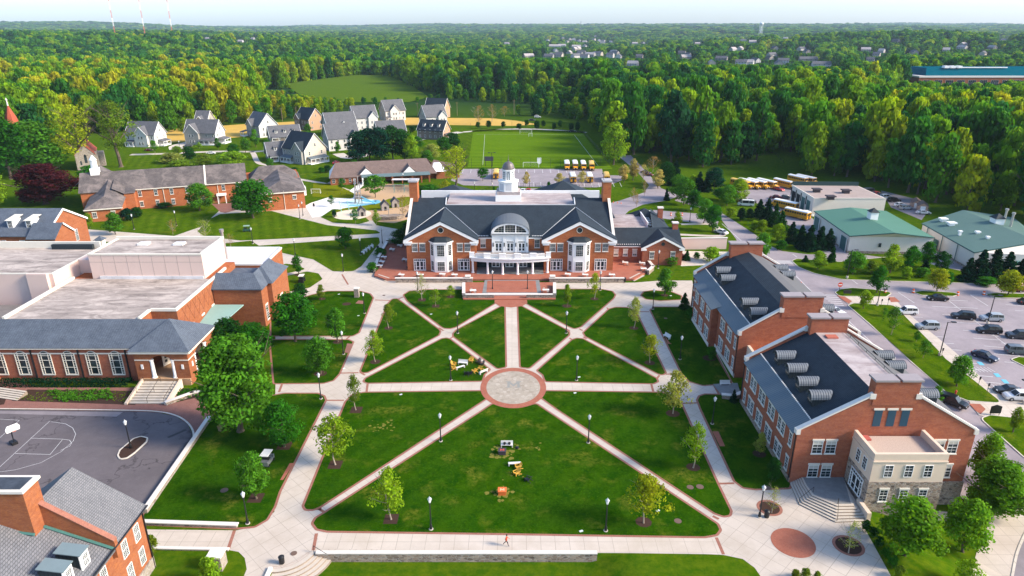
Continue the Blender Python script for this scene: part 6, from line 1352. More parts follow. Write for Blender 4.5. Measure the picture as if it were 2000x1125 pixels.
# ------------------------------------------------------------------ chapel and spire
def hit(px, py, dz=0.0):
 d = _ray(px, py); t = 200.0
 for _ in range(4000):
  p = Vector((0, 0, CAMH)) + d*t
  if p.z < terrain_z(p.x, p.y) + dz: return p
  t *= 1.004
 return p
cpos = G(172, 332); ch = thing('stone_chapel', 'rough stone chapel with red tiled roof behind the tall yellow tree', 'chapel', cpos, R(28)); ch.scale = (.8, .8, .8); ORI[ch] = Vector((0, 0, 0))
w = MB(); w.vprism([(-5, -1), (5, -1), (5, 9), (0, 14.5), (-5, 9)], 0, 26); w.box(5.003, 6.2, 1, 2.4, -1, 10); w.box(5.003, 6.2, 6, 7.4, -1, 9); w.box(5.003, 9, 10, 18, -1, 8); part('wall', w, [STONEC], ch)
r = MB(); r.slab([(-5.4, -.3, 8.7), (0, -.3, 14.8), (0, 26, 14.8), (-5.4, 26, 8.7)], .2); r.slab([(0, -.3, 14.802), (5.4, -.3, 8.7), (5.4, 26, 8.7), (0, 26, 14.802)], .2); part('roof', r, [R_RED], ch)
g = MB()
for x, z0, z1, q in ((0, 4, 9, .7), (-2.6, 3, 5.5, .4), (2.6, 3, 5.5, .4)): g.poly([(x-q, -.02, z0), (x+q, -.02, z0), (x+q, -.02, z1-q), (x, -.02, z1), (x-q, -.02, z1-q)])
part('lancet_window', g, [GLASS], ch)
tp_ = G(37, 292); s = thing('church_spire', 'slender red spire with pale tip standing above the trees at the left edge', 'spire', tp_); top = S(29, 191, tp_.y).z; zb = S(37, 243, tp_.y).z; zb_sp = zb
m = MB(); m.box(-3, 3, -3, 3, 0, zb-.5); part('tower', m, [STONEC], s); m = MB(); m.lathe([(3.6, zb-.5), (2.5, zb+4), (.3, top-4)], (0, 0, 0), 8); part('spire_roof', m, [R_RED], s); m = MB(); m.lathe([(.4, top-4), (.25, top-1.5), (.5, top-1.2), (.08, top)], (0, 0, 0), 8); part('finial', m, [CAPST], s)
# ------------------------------------------------------------------ large distant block at the right edge
fb = thing('office_block', 'long distant brick block with a teal roof screen above the woods at the right edge', 'building', (560, 690, 0)); Yb = 690.0
zt = S(1900, 150, Yb).z; zt_of = zt; zr2 = S(1900, 136, Yb).z; xl = S(1796, 150, Yb).x
m = MB(); m.box(xl, xl+190, Yb, Yb+50, -2, zt-.7); part('wall', m, [BRICKO], fb, world=True); m = MB(); m.box(xl-.5, xl+190, Yb-.5, Yb+50, zt-.69, zt+.7); part('cornice', m, [CAPST], fb, world=True)
m = MB(); m.add([(xl+8, Yb+4, zt+.71), (xl+190, Yb+4, zt+.71), (xl+190, Yb+12, zr2+1), (xl+12, Yb+12, zr2+1), (xl+12, Yb+40, zr2+1), (xl+190, Yb+40, zr2+1), (xl+8, Yb+46, zt+.71)], [(0,1,2,3), (3,2,5,4), (0,3,4,6)]); part('roof_screen', m, [plain('teal_screen', (.0, .085, .12), .8, .0)], fb, world=True)
m = MB()
for i in range(3): m.box(xl+28+i*6.5, xl+32+i*6.5, Yb+9, Yb+14, zr2+.9, zr2+3)
m.box(xl+45, xl+90, Yb+10, Yb+11, zr2+1.0, zr2+1.9); part('roof_plant', m, [WHITE], fb, world=True)
for i in range(12): window(fb, xl+8+i*11, Yb, zt-8.5, 0, 7.5, 5.5, 4, 2, False)
# ------------------------------------------------------------------ homes far off among the trees
HOMES = []
def far_home(label, px, py, rz, W, D, he, hr, wm, rm, dz=5.0):
 p = hit(px, py, dz); z = terrain_z(p.x, p.y); root = thing('distant_house', label, 'house', (p.x, p.y, z), R(rz), 'pale houses far off among the trees')
 w = MB(); w.vprism([(-D/2, -3), (D/2, -3), (D/2, he), (0, hr-.2), (-D/2, he)], -W/2, W/2); part('wall', w, [wm], root); r = MB(); q = (hr-he)/(D/2)
 for s in (-1, 1): r.slab([(s*(D/2+.5), -W/2-.4, he-q*.5), (s*(D/2+.5), W/2+.4, he-q*.5), (0, W/2+.4, hr), (0, -W/2-.4, hr)], .2)
 part('roof', r, [rm], root); g = MB()
 for z2 in (1.2, 4.2):
  for x in (-.25, .25): g.box(x*D-.6, x*D+.6, -W/2-.06, -W/2-.005, z2, z2+1.6)
  for k in range(4): y = -W/2 + W*(k+.5)/4; g.box(-D/2-.06, -D/2-.005, y-.6, y+.6, z2, z2+1.6)
 part('window', g, [GLASS], root); HOMES.append((p.x, p.y, max(W, D)/2+2, z+2.5)); return root
WS, GS, CS = plain('far_white_wall', (.46, .45, .44), .8), SIDING['grey'], plain('far_cream_wall', (.44, .39, .33), .8); R_PALE = plain('pale_far_roof', (.38, .34, .33), .85)
import itertools
fl_ = [(1070,79,20,22,10,WS,R_PALE),(1084,90,85,40,12,WS,R_PALE),(1098,89,80,26,12,WS,R_PALE),(1113,76,15,16,12,CS,R_HOUSE),(1121,78,60,18,12,WS,R_PALE),(1131,79,20,18,12,WS,R_HOUSE),(1142,82,70,20,12,CS,R_PALE),(1126,91,80,30,12,WS,R_PALE),(1160,77,40,16,12,CS,R_HOUSE),(1170,79,10,18,12,WS,R_PALE),(1178,80,60,18,12,WS,R_HOUSE),(1072,110,70,20,11,GS,R_HOUSE),(1082,108,55,20,11,WS,R_PALE),(1092,106,60,18,11,GS,R_HOUSE),(1142,110,65,18,11,WS,R_HOUSE),(1153,107,60,22,11,GS,R_PALE),(1168,105,50,22,11,CS,R_HOUSE),(1192,108,60,16,10,WS,R_HOUSE),(1202,104,40,18,10,GS,R_HOUSE),(1240,85,85,24,12,WS,R_PALE),(1256,84,20,18,12,WS,R_HOUSE),(1236,125,60,18,10,WS,R_PALE),(1249,111,70,14,10,GS,R_HOUSE),(1332,104,60,16,10,CS,R_HOUSE),(1343,108,40,14,10,GS,R_HOUSE),(1452,79,80,24,12,WS,R_HOUSE),(1470,82,75,20,12,WS,R_PALE),(1448,122,65,20,11,WS,R_HOUSE),(1462,122,60,18,11,WS,R_PALE),(1475,119,20,18,11,WS,R_HOUSE),(1503,114,20,14,11,CS,R_HOUSE),(1530,119,70,20,11,WS,R_HOUSE),(1578,116,85,34,12,GS,R_HOUSE),(1604,126,80,30,11,WS,R_HOUSE),(1712,107,50,14,10,CS,R_HOUSE),(1722,100,40,12,10,WS,R_PALE),(1700,117,60,14,10,WS,R_HOUSE),(1848,98,60,14,10,WS,R_PALE),(1960,145,20,12,10,WS,R_PALE),(1972,143,60,14,10,WS,R_PALE),(405,76,70,14,10,WS,R_PALE),(470,81,75,18,10,WS,R_PALE),(494,76,60,14,10,WS,R_PALE),(990,85,75,20,11,WS,R_PALE)]
_r = random.Random(5)
for k in range(40):
 q = _r.random(); fl_.append((_r.gauss(1130, 55) if k < 20 else _r.gauss(1480, 70) if k < 32 else _r.uniform(1680, 1990), _r.uniform(68, 112) if k < 20 else _r.uniform(70, 124) if k < 32 else _r.uniform(78, 120), _r.uniform(0, 180), _r.uniform(14, 24), _r.uniform(10, 12), (WS, GS, CS)[k % 3], (R_HOUSE, R_PALE)[k % 2]))
desc = {WS.name: 'white', GS.name: 'grey', CS.name: 'cream'}
def where(px): return 'left of centre, beyond the mixed woods' if px < 600 else 'near the middle of the horizon' if px < 1000 else 'in the cluster right of centre' if px < 1270 else 'in the clearing beyond the right-hand woods' if px < 1650 else 'on the wooded slope at far right'
for i, (px, py, rz, W, D, wm, rm) in enumerate(fl_):
 far_home('tiny %s far-off house %s' % (desc[wm.name], where(px)), px, py, rz, W, D, 6.2, 10.5, wm, rm)
# masts, water tower
REDW = plain('mast_red', (.55, .12, .08), .6);
for i, (px, py) in enumerate(((224,62),(283,66),(335,55))):
 Y = 2300 + i*60; p = S(px, py, Y); zb = terrain_z(p.x, Y); root = thing('radio_mast', 'red and white lattice radio mast at far left, %s of three' % ('leftmost', 'middle', 'rightmost')[i], 'mast', (p.x, Y, zb)); m = MB(); H_ = 215; nseg = 18
 for k in range(nseg):
  z0, z1 = H_*k/nseg, H_*(k+1)/nseg; kk = (k//2) % 2
  for a in range(3): q = 2*pi*a/3; q2 = 2*pi*(a+1)/3; m.tube((cos(q)*1.3, sin(q)*1.3, z0), (cos(q)*1.3, sin(q)*1.3, z1), .28, n=4, k=kk); m.tube((cos(q)*1.3, sin(q)*1.3, z0), (cos(q2)*1.3, sin(q2)*1.3, z1), .12, n=3, k=kk)
 part('mast_lattice', m, [WHITE, REDW], root)
wt = hit(1486, 52, 0); wp = S(1486, 60, 3800); zb = terrain_z(wp.x, 3800); root = thing('water_tower', 'pale water tower standing above the horizon trees on the right', 'tower', (wp.x, 3800, zb)); zt = S(1486, 43, 3800).z - zb
m = MB(); m.lathe([(1.5, 0), (1.4, zt-16)], (0, 0, 0), 10); m.lathe([(4, zt-18), (9.5, zt-12), (10.5, zt-8), (8, zt-3), (.5, zt)], (0, 0, 0), 16)
for a in range(6): m.tube((cos(a)*9, sin(a)*9, 0), (cos(a)*9, sin(a)*9, zt-10), .6, n=5)
part('tank', m, [plain('pale_tank', (.62, .65, .66), .5)], root)
lp = S(1134, 60, 3500); zb = terrain_z(lp.x, 3500); root = thing('lattice_pylon', 'thin lattice pylon on the horizon right of centre', 'tower', (lp.x, 3500, zb)); zt = S(1134, 41, 3500).z - zb; m = MB()
for a in range(4): q = a*pi/2 + .7; m.tube((cos(q)*5, sin(q)*5, 0), (cos(q)*.8, sin(q)*.8, zt), .7, n=4)
for k in range(7): z = zt*k/7; m.box(-5+k*.6, 5-k*.6, -.3, .3, z, z+.6)
part('pylon_frame', m, [STEEL], root)
for i, (px, py, h) in enumerate(((552,238,9.5),(580,236,9.5),(816,228,10),(893,226,10),(1004,224,11))):
 p = G(px, py); root = thing('utility_pole', ('grey utility pole behind the white blank-gabled house','grey utility pole left of the brown and tan house','utility pole between the far row of houses and the pines','utility pole right of the reddish gabled house','utility pole with arm near the bare trees by the straw field')[i], 'pole', p); m = MB(); m.tube((0,0,0), (0,0,h), .16, .11, 6); part('shaft', m, [WOOD], root); m = MB(); m.box(-1.1, 1.1, -.06, .06, h-.9, h-.75); part('crossarm', m, [WOOD], root)
# ------------------------------------------------------------------ lamp posts
def lamp_proto():
 t = thing('lamp_post', '', 'street lamp', (0,0,0)); m = MB(); m.lathe([(.30, 0), (.30, .12)], n=10); part('footing', m, [CONCN], t)
 m = MB(); m.lathe([(.19, .121), (.17, .7), (.10, .85), (.075, 4.15), (.13, 4.2), (.15, 4.3), (.09, 4.33)], n=10); part('post', m, [BLACK], t)
 m = MB(); m.lathe([(.13, 4.331), (.25, 4.85)], n=8); part('lantern', m, [plain('lantern_glass_white', (.78, .78, .76), .3, .4)], t)
 m = MB(); m.lathe([(.30, 4.851), (.22, 5.0), (.1, 5.1), (.05, 5.2), (.02, 5.3)], n=8); part('lantern_cap', m, [plain('pale_cap', (.42, .44, .45), .4)], t); return t
LP = lamp_proto(); first = [True]
def place(proto, loc, rz, label, group=None, sc=None):
 if proto.get('label', '') == '' or proto['label'] == '-':
  proto.location = loc; proto.rotation_euler = (0, 0, rz or 0); proto['label'] = label
  if group: proto['group'] = group
  if sc: proto.scale = (sc, sc, sc)
  return proto
 r = dup(proto, loc, rz or 0, label, group, sc)
 if not group and 'group' in r: del r['group']
 return r
for px, py, lb in ((712,612,'lamp post on the lawn corner below the pale stone pier'),(671,692,'lamp post beside a brick pad along the left walk'),(627,779,'lamp post at the left crossing beside the large lower lawn'),(894,651,'lamp post at the left diagonal crossing of the quad'),(880.5,743,'lamp post beside the ring of yellow lawn chairs'),(861,862,'lamp post on the lower left diagonal path'),(842,1034,'lamp post at the lower left of the front lawn'),(1106,651,'lamp post at the right diagonal crossing of the quad'),(1126,743,'lamp post on the lawn right of the medallion'),(1149,865,'lamp post on the lower right diagonal path'),(1183,1037,'lamp post at the lower right of the front lawn'),(1275,604,'lamp post below the small oval lawn'),(1328,702,'lamp post on the shaded grass before the far dormitory'),(1391,828,'lamp post on the shaded grass before the near dormitory'),(484,1023,'lamp post in the corner of the big lower left lawn'),(256,876,'lamp post in the kerbed island of the asphalt court'),(962,566,'left lamp post of the two on the brick forecourt'),(1030,566,'right lamp post of the two on the brick forecourt'),(816,568,'lamp post before the left terrace wall'),(1172,567,'lamp post before the right terrace wall'),(1285,524,'lamp post on the grass right of the terrace'),(671,531,'lamp post at the bottom of the northwest lawn'),(705,498,'lamp post beside the row of pale benches'),(747,476,'lamp post by the path fork near the hall shrubs'),(262,448,'lamp post by the dark round shrubs of the school building'),(345,441,'lamp post at the lower edge of the school lawn'),(494,476,'lamp post beside the green utility cart'),(577,499,'lamp post with a small red banner behind the white roof'),(586,428,'lamp post before the right wing of the school building'),(592,422,'lamp post close to the right corner of the school building'),(1347,434,'lamp post on the verge by the road barrels'),(1483,1010,'lamp post at the mulch circle near the entrance steps'),(1034,369,'lamp post on the grass behind the hall'),(927,380,'lamp post by the iron fence left of the cupola'),(788,362,'lamp post in front of the nursery porch'),(352,294,'lamp post by the drive between the pale grey houses')):
 place(LP, GG(px, py), 0, lb, 'black lamp posts with white lanterns')
def tall_lamp(label, b, t, arm):
 p = GG(*b); h = S(t[0], t[1], p.y).z - p.z; root = thing('parking_lamp', label, 'street lamp', p); m = MB(); m.lathe([(.3, 0), (.3, .7)], n=10); part('footing', m, [CONCN], root); m = MB(); m.tube((0,0,.7), (0,0,h), .11, .08, 8); part('post', m, [BLACK], root)
 for s in arm: m = MB(); m.tube((0,0,h-.1), (s*.9,0,h), .05, n=5); m.cbox((s*1.15, 0, h), (.9, .5, .16)); part('lamp_head', m, [BLACK], root)
tall_lamp('tall parking lamp with twin heads beside the silver utility vehicle', (1928,634), (1943,577), (-1, 1)); tall_lamp('tall parking lamp with one head at the edge of the tree strip', (1835,695), (1848,629), (1,)); tall_lamp('tall lamp on the verge by the brick crossing', (1713,597), (1717,565), (1,)); tall_lamp('tall dark pole on the planted island', (1654,544), (1663,488), (1,)); tall_lamp('tall field light pole in front of the yellow tree', (961,360), (961,298), (-1, 1)); tall_lamp('parking lamp cut off by the right edge, by the long white vehicle', (2000,790), (2006,742), (-1,))
# ------------------------------------------------------------------ cars
TYRE = plain('tyre', (.015, .015, .015), .9, .1); RIM = plain('rim', (.35, .36, .38), .35, .5, .7); HL = plain('headlight', (.75, .76, .78), .2, .6); TL = plain('tail_light', (.38, .02, .015), .3, .5)
_cm = {}
def paint(n, c):
 if n not in _cm: _cm[n] = plain(n + '_car_paint', c, .28, .55, .15, .03)
 return _cm[n]
PNT = {'white': (.72,.72,.71), 'black': (.012,.012,.014), 'silver': (.34,.37,.39), 'grey': (.12,.135,.15), 'navy': (.012,.022,.05), 'maroon': (.13,.012,.02), 'red': (.48,.025,.03), 'charcoal': (.035,.038,.045), 'blue': (.04,.09,.18)}
# stations: x, half width low, belt z, cabin half width (top), roof z
KIND = {'sedan': (4.7, [(-2.35,.72,.62,0,0),(-2.2,.84,.86,0,0),(-1.75,.9,.95,0,0),(-1.0,.92,.98,.62,1.38),(.25,.92,.96,.64,1.44),(.95,.91,.93,.0,0),(1.8,.88,.82,0,0),(2.25,.78,.66,0,0),(2.35,.66,.5,0,0)], (-1.7,.9)),
 'suv': (4.8, [(-2.4,.84,.9,0,0),(-2.3,.94,1.08,.0,0),(-2.05,.96,1.1,.72,1.66),(-.9,.97,1.08,.74,1.74),(.35,.97,1.06,.72,1.70),(1.05,.96,1.03,0,0),(1.9,.92,.96,0,0),(2.3,.84,.78,0,0),(2.4,.7,.55,0,0)], (-2.38,1.02)),
 'van': (5.8, [(-2.9,.96,1.1,0,0),(-2.85,.98,1.15,.86,2.2),(-1,1.0,1.15,.9,2.3),(1.3,1.0,1.15,.86,2.2),(2.05,.98,1.12,0,0),(2.65,.92,1.0,0,0),(2.9,.75,.6,0,0)], (-2.88,2.0))}
def car_meshes(kind, col):
 key = (kind, col)
 if key in _wc: return _wc[key]
 L, st, _ = KIND[kind]; m = MB(); g = MB(); rows = []
 for (x, hw, zb, cw, zr) in st: rows.append([(x, -hw*.92, .28), (x, -hw, .5), (x, -hw*.97, zb), (x, hw*.97, zb), (x, hw, .5), (x, hw*.92, .28)])
 vs = [p for r_ in rows for p in r_]; n = 6; fs = []
 for i in range(len(rows)-1):
  for j in range(n): fs.append((i*n+j, i*n+(j+1) % n, (i+1)*n+(j+1) % n, (i+1)*n+j))
 fs += [tuple(range(n-1, -1, -1)), tuple((len(rows)-1)*n+j for j in range(n))]; m.add(vs, fs)
 cab = [s for s in st if s[3] > 0]; idx = [i for i, s in enumerate(st) if s[3] > 0]; b = st[idx[0]-1]; f = st[idx[-1]+1]
 B = [(b[0]+.05, -b[1]*.86, b[2]), (b[0]+.05, b[1]*.86, b[2])]; F_ = [(f[0], -f[1]*.86, f[2]), (f[0], f[1]*.86, f[2])]
 T = [((s[0], -s[3], s[4]), (s[0], s[3], s[4])) for s in cab]; Bt = [((s[0], -s[1]*.9, s[2]-.01), (s[0], s[1]*.9, s[2]-.01)) for s in cab]
 for i in range(len(T)-1): m.add([T[i][0], T[i][1], T[i+1][1], T[i+1][0]], [(0,3,2,1)])       # roof skin
 g.add([B[0], B[1], T[0][1], T[0][0]], [(0,1,2,3)]); g.add([F_[0], F_[1], T[-1][1], T[-1][0]], [(3,2,1,0)])
 for s in (0, 1):
  for i in range(len(T)-1): g.add([Bt[i][s], Bt[i+1][s], T[i+1][s], T[i][s]], [(0,1,2,3)])
  g.add([Bt[0][s], T[0][s], B[s]], [(0,1,2)]); g.add([Bt[-1][s], F_[s], T[-1][s]], [(0,1,2)])
  for i in range(len(T)): m.tube(Bt[i][s], T[i][s], .05, n=4)
  for i in range(len(T)-1): m.tube(T[i][s], T[i+1][s], .05, n=4)
  m.tube(B[s], T[0][s], .05, n=4); m.tube(F_[s], T[-1][s], .05, n=4)
 wl = MB(); wl.tube((0,-.13,0), (0,.13,0), .36, n=14); rm = MB(); rm.tube((0,-.14,0), (0,.14,0), .22, n=10)
 hl = MB(); hl.cbox((0,0,0), (.12,.36,.16)); tl = MB(); tl.cbox((0,0,0), (.1,.3,.22))
 if 'wheel' not in _wc: _wc['wheel'] = (wl.mesh('wheel', [TYRE]), rm.mesh('rim', [RIM]), hl.mesh('headlight', [HL]), tl.mesh('tail_light', [TL]))
 _wc[key] = (m.mesh('car_body', [paint(col, PNT[col])]), g.mesh('car_window', [CARGLASS])); return _wc[key]
def car(label, kind, col, px, py, rz, group='parked cars', cat='car', z=None):
 p = GG(px, py); name = {'sedan': 'parked_car', 'suv': 'sport_utility_vehicle', 'van': 'passenger_van'}[kind]; root = thing(name, label, cat, p + Vector((0,0,.03 if z is None else z)), R(rz), group); b, g = car_meshes(kind, col); L, st, _ = KIND[kind]
 def ch(n, me, loc): o = bpy.data.objects.new(n, me); link(o, root); o.location = loc; return o
 ch('body', b, (0,0,0)); ch('window', g, (0,0,0)); W_, Rm, Hl, Tl = _wc['wheel']
 for x in (-L*.30, L*.31):
  for s in (-1, 1): w_ = ch('wheel', W_, (x, s*.86, .36)); r_ = bpy.data.objects.new('rim', Rm); link(r_, w_)
 for s in (-1, 1): ch('headlight', Hl, (st[-2][0]-.02, s*.62, .66)); ch('tail_light', Tl, (st[1][0]-.06, s*.68, .78))
 return root
for a in (('black car with its door ajar by the first kerbed tree island','sedan','black',1830,586,172),('black utility vehicle parked behind the silver one','suv','black',1880,622,165),('silver utility vehicle beside the twin-headed parking lamp','suv','silver',1935,626,175),('white utility vehicle parked nearest the young tree strip','suv','white',1769,613,178),('grey-blue utility vehicle below the white one','suv','silver',1810,642,178),('black utility vehicle under the twin-headed lamp','suv','black',1930,650,172),('charcoal utility vehicle cut by the right edge of the car park','suv','charcoal',1988,660,170),('navy car driving diagonally through the car park','sedan','navy',1922,700,-58),('grey estate car by the right kerbed island','suv','grey',1988,690,-10),('charcoal car parked above the long white vehicle','sedan','charcoal',1968,767,170),('long white utility vehicle at the lower edge of the car park','suv','white',1987,780,172),('maroon car at the top right edge of the car park','suv','maroon',1996,568,10),('black car at the right edge past the second kerbed tree','sedan','black',2006,593,5),('white car on the road behind the far dormitory','sedan','white',1630,612,-52),('black utility vehicle on the road by the near dormitory','suv','black',1860,790,-50),('white car on the road behind the far dormitory chimney','sedan','white',1408,456,125),('dark red car on the road near the blossoming trees','sedan','maroon',1266,343,-40),('black car leading on the road near the blossoming trees','sedan','black',1261,339,-40),('white car on the drive behind the hall cupola','sedan','white',1022,375,80),('red car on the drive behind the hall cupola','sedan','red',1032,375,85),('bright red car parked among the east yard buses','sedan','red',1521,372,-60),('maroon car in the middle of the east yard','sedan','maroon',1514,388,165),('grey car beside the maroon one in the east yard','sedan','grey',1531,388,165),('white passenger van at the edge of the east yard shrubs','van','white',1456,402,165),('black car behind the white van in the east yard','sedan','black',1450,394,165),('second black car behind the white van','sedan','charcoal',1464,396,165),('white passenger van behind the rear school bus','van','white',1572,424,8),('grey box van behind the bus garage','van','grey',1697,378,20),('red car parked behind the bus garage','sedan','red',1712,381,10),('charcoal car behind the bus garage','sedan','charcoal',1721,384,10),('white estate car behind the bus garage','suv','white',1731,388,10),('black pickup-like vehicle past the bus garage','suv','black',1746,394,5),('white car past the bus garage, upper of the pale pair','sedan','white',1757,403,15),('silver car past the bus garage, lower of the pale pair','suv','silver',1769,409,10),('small white car by the brown wooden sheds','sedan','white',1803,418,-10),('white car parked by the green houses street','sedan','white',412,301,10),('maroon car beside the pale grey house porch','sedan','maroon',292,295,0),('dark car parked by the grey house drive','sedan','charcoal',368,287,60),('red car between the corner house and the dark pines','sedan','red',657,320,70),('dark car in the small lot beyond the sports field','sedan','charcoal',1039,236,0),('white car in the small lot beyond the sports field','suv','white',1050,230,0),('black car beside the road behind the sports field','sedan','black',1118,258,-5),('maroon car tucked behind the low hall wing','sedan','maroon',1329,504,0)): car(*a)
# ------------------------------------------------------------------ school buses
YELR = plain('yellow_bus_roof', (.74, .46, .10), .45, .4); WHR = plain('white_bus_roof', (.78, .77, .74), .5, .35)
def bus_proto(roof, nm):
 t = thing('school_bus', '-', 'bus', (0,0,0)); m = MB(); L0, L1 = -5.2, 3.6
 m.box(L0, L1, -1.2, 1.2, .55, 2.25, 0); m.box(L0+.02, L1-.02, -1.18, 1.18, 2.252, 2.75, 0)
 m.add([(3.6, -1.0, .55), (3.6, 1.0, .55), (3.6, 1.0, 1.75), (3.6, -1.0, 1.75), (5.3, -.85, .55), (5.3, .85, .55), (5.3, .8, 1.35), (5.3, -.8, 1.35)], [(4,5,6,7), (3,2,6,7), (0,3,7,4), (1,5,6,2), (0,4,5,1)], 0)
 part('body', m, [YELLOW], t); m = MB(); m.add([(x, y, z) for x in (L0, L1) for y, z in ((-1.2, 2.753), (-1.0, 3.0), (-.5, 3.12), (.5, 3.12), (1.0, 3.0), (1.2, 2.753))], [(0,1,7,6), (1,2,8,7), (2,3,9,8), (3,4,10,9), (4,5,11,10), (5,4,3,2,1,0), (6,7,8,9,10,11)]); part('bus_roof', m, [roof], t)
 m = MB()
 for s in (-1, 1):
  m = MB()
  for i in range(9): x = L0 + .45 + i*.92; m.box(x, x+.74, s*1.2, s*1.22, 1.72, 2.42)
  part('side_window', m, [CARGLASS], t)
 m = MB(); m.box(3.602, 3.64, -1.05, 1.05, 1.78, 2.6); part('windscreen', m, [CARGLASS], t)
 m = MB(); m.box(L0-.03, L0-.002, -.42, .42, .7, 2.5);
 for s in (-1, 1): m.box(L0-.035, L0-.003, s*.55, s*1.02, 1.7, 2.4)
 part('rear_window', m, [CARGLASS], t); m = MB()
 for s in (-1, 1):
  for z in (.95, 1.4): m.box(L0, L1, s*1.2, s*1.215, z, z+.08)
 m.box(5.302, 5.42, -.95, .95, .45, .7); m.box(L0-.14, L0-.036, -1.15, 1.15, .42, .65); m.box(5.3, 5.33, -.5, .5, .72, 1.2); part('bumper', m, [BLACK], t)
 for x in (-3.2, 3.9):
  for s in (-1, 1): m = MB(); m.tube((x, s*.85, .5), (x, s*1.15, .5), .5, n=14); w_ = part('wheel', m, [TYRE], t); m = MB(); m.tube((x, s*.86, .5), (x, s*1.17, .5), .25, n=10); part('rim', m, [RIM], w_)
 for s in (-1, 1): m = MB(); m.cbox((5.32, s*.62, .95), (.06, .26, .26)); part('headlight', m, [HL], t); m = MB(); m.cbox((L0-.04, s*.98, 1.45), (.04, .22, .22)); part('tail_light', m, [TL], t); m = MB(); m.tube((3.7, s*1.15, 2.0), (4.3, s*1.4, 2.0), .03, n=4); m.cbox((4.3, s*1.42, 1.95), (.08, .22, .5)); part('mirror', m, [BLACK], t)
 return t
BW, BY = bus_proto(WHR, 'w'), bus_proto(YELR, 'y')
for pr, px, py, rz, lb in ((BW,1107,329,-92,'white-roofed school bus, leftmost of the four along the field fence'),(BW,1123,329,-92,'white-roofed school bus, second of the four along the field fence'),(BW,1139,329.5,-92,'white-roofed school bus, third of the four along the field fence'),(BY,1155,330,-94,'yellow-roofed school bus at the right end of the four along the field fence'),(BY,969,346,90,'yellow-roofed school bus just left of the cupola'),(BW,1118,353,90,'white-roofed school bus seen from behind, left of the rear row'),(BW,1151,353,88,'white-roofed school bus seen from behind, middle of the rear row'),(BY,1184,352,86,'yellow school bus half hidden by the pale blossoming tree'),(BY,1448,366,-58,'yellow school bus hidden at the left end of the east yard row'),(BW,1463,366,-60,'white-roofed school bus, left of the three in the east yard row'),(BW,1480,366,-60,'white-roofed school bus, middle of the three in the east yard row'),(BW,1499,366,-60,'white-roofed school bus, right of the three in the east yard row'),(BW,1532,366,-62,'white-roofed school bus beside the bright red car'),(BW,1560,358,-62,'school bus showing only its roof behind the bus garage, left one'),(BW,1576,358,-62,'school bus showing only its roof behind the bus garage, right one'),(BW,1530,407,128,'white-roofed school bus backing away from the garage doors, farther one'),(BW,1552,425,126,'white-roofed school bus by the tall conifers, nearer one')): place(pr, GG(px, py) + Vector((0,0,.035)), R(rz), lb, 'yellow school buses')
# ------------------------------------------------------------------ lawn furniture
def adirondack(col):
 t = thing('lawn_chair', '-', 'chair', (0,0,0)); m = MB(); m.slab([(.38,-.3,.38), (.38,.3,.38), (-.25,.3,.24), (-.25,-.3,.24)], .04); part('seat', m, [col], t); m = MB()
 for i in range(5): y = -.28 + i*.14; m.slab([(-.2,y-.055,.25), (-.2,y+.055,.25), (-.58,y*1.15+.055,.98-abs(i-2)*.05), (-.58,y*1.15-.055,.98-abs(i-2)*.05)], .03)
 part('backrest', m, [col], t)
 for s in (-1, 1): m = MB(); m.box(-.45, .42, s*.36-.07, s*.36+.07, .56, .6); part('armrest', m, [col], t); m = MB(); m.box(.28, .38, s*.34-.04, s*.34+.04, 0, .56); part('leg', m, [col], t); m = MB(); m.slab([(-.1,s*.34-.04,.3), (-.1,s*.34+.04,.3), (-.7,s*.34+.04,.06), (-.7,s*.34-.04,.06)], .06); part('leg', m, [col], t)
 return t
AY, AB = adirondack(WOODY), adirondack(plain('black_plastic', (.02,.02,.022), .5))
c0 = G(912, 719)
for pr, px, py, lb in ((AY,886,714,'yellow lawn chair at the upper left of the ring'),(AY,887,722,'yellow lawn chair at the lower left of the ring'),(AY,920,707,'yellow lawn chair at the top of the ring'),(AY,927,727,'yellow lawn chair at the bottom right of the ring'),(AY,938,722,'yellow lawn chair beside the right white bench of the ring'),(AB,934,709,'black lawn chair at the upper right of the ring'),(AB,941,713,'black lawn chair nearest the medallion'),(AB,911,732,'black lawn chair at the bottom of the ring, left one'),(AB,918,732,'black lawn chair at the bottom of the ring, right one')):
 p = G(px, py); d = c0 - p; place(pr, p, atan2(d.y, d.x), lb, 'lawn chairs in the ring')
for px, py, a, lb in ((1012,915,200,'yellow lawn chair closest to the white bench on the front lawn'),(1009,927,215,'yellow lawn chair lower of the two on the front lawn')): place(AY, G(px, py), R(a), lb, 'lawn chairs on the front lawn')
place(AB, G(1031,939), R(150), 'black lawn chair tipped alone on the front lawn')
def bench_proto(col, nm, back=True):
 t = thing(nm, '-', 'bench', (0,0,0)); m = MB(); m.box(-.95, .95, -.25, .25, .42, .48); part('seat', m, [col], t)
 if back: m = MB(); m.slab([(-.95,.24,.5), (.95,.24,.5), (.95,.36,.98), (-.95,.36,.98)], .05); part('backrest', m, [col], t)
 for x in (-.85, .85): m = MB(); m.box(x-.06, x+.06, -.24, .26, 0, .418); part('leg', m, [col], t)
 return t
PALEB = plain('pale_bench', (.62,.60,.57), .7); BW1 = bench_proto(PALEB, 'garden_bench'); BN1 = bench_proto(PALEB, 'backless_bench', False); BB1 = bench_proto(WOOD, 'wooden_bench')
for px, py, a, lb in ((904,712,-10,'pale bench with back at the top left of the chair ring'),(944,729,-140,'pale bench with back at the right of the chair ring'),(990,873,0,'pale bench holding two black bags on the front lawn'),(1302,660,-62,'pale bench on a brick pad beside the right walk'),(1416,753,0,'pale bench on the slate patio between the dormitories'),(837,531,0,'pale bench against the left gable of the hall')): place(BW1, G(px, py), R(a), lb)
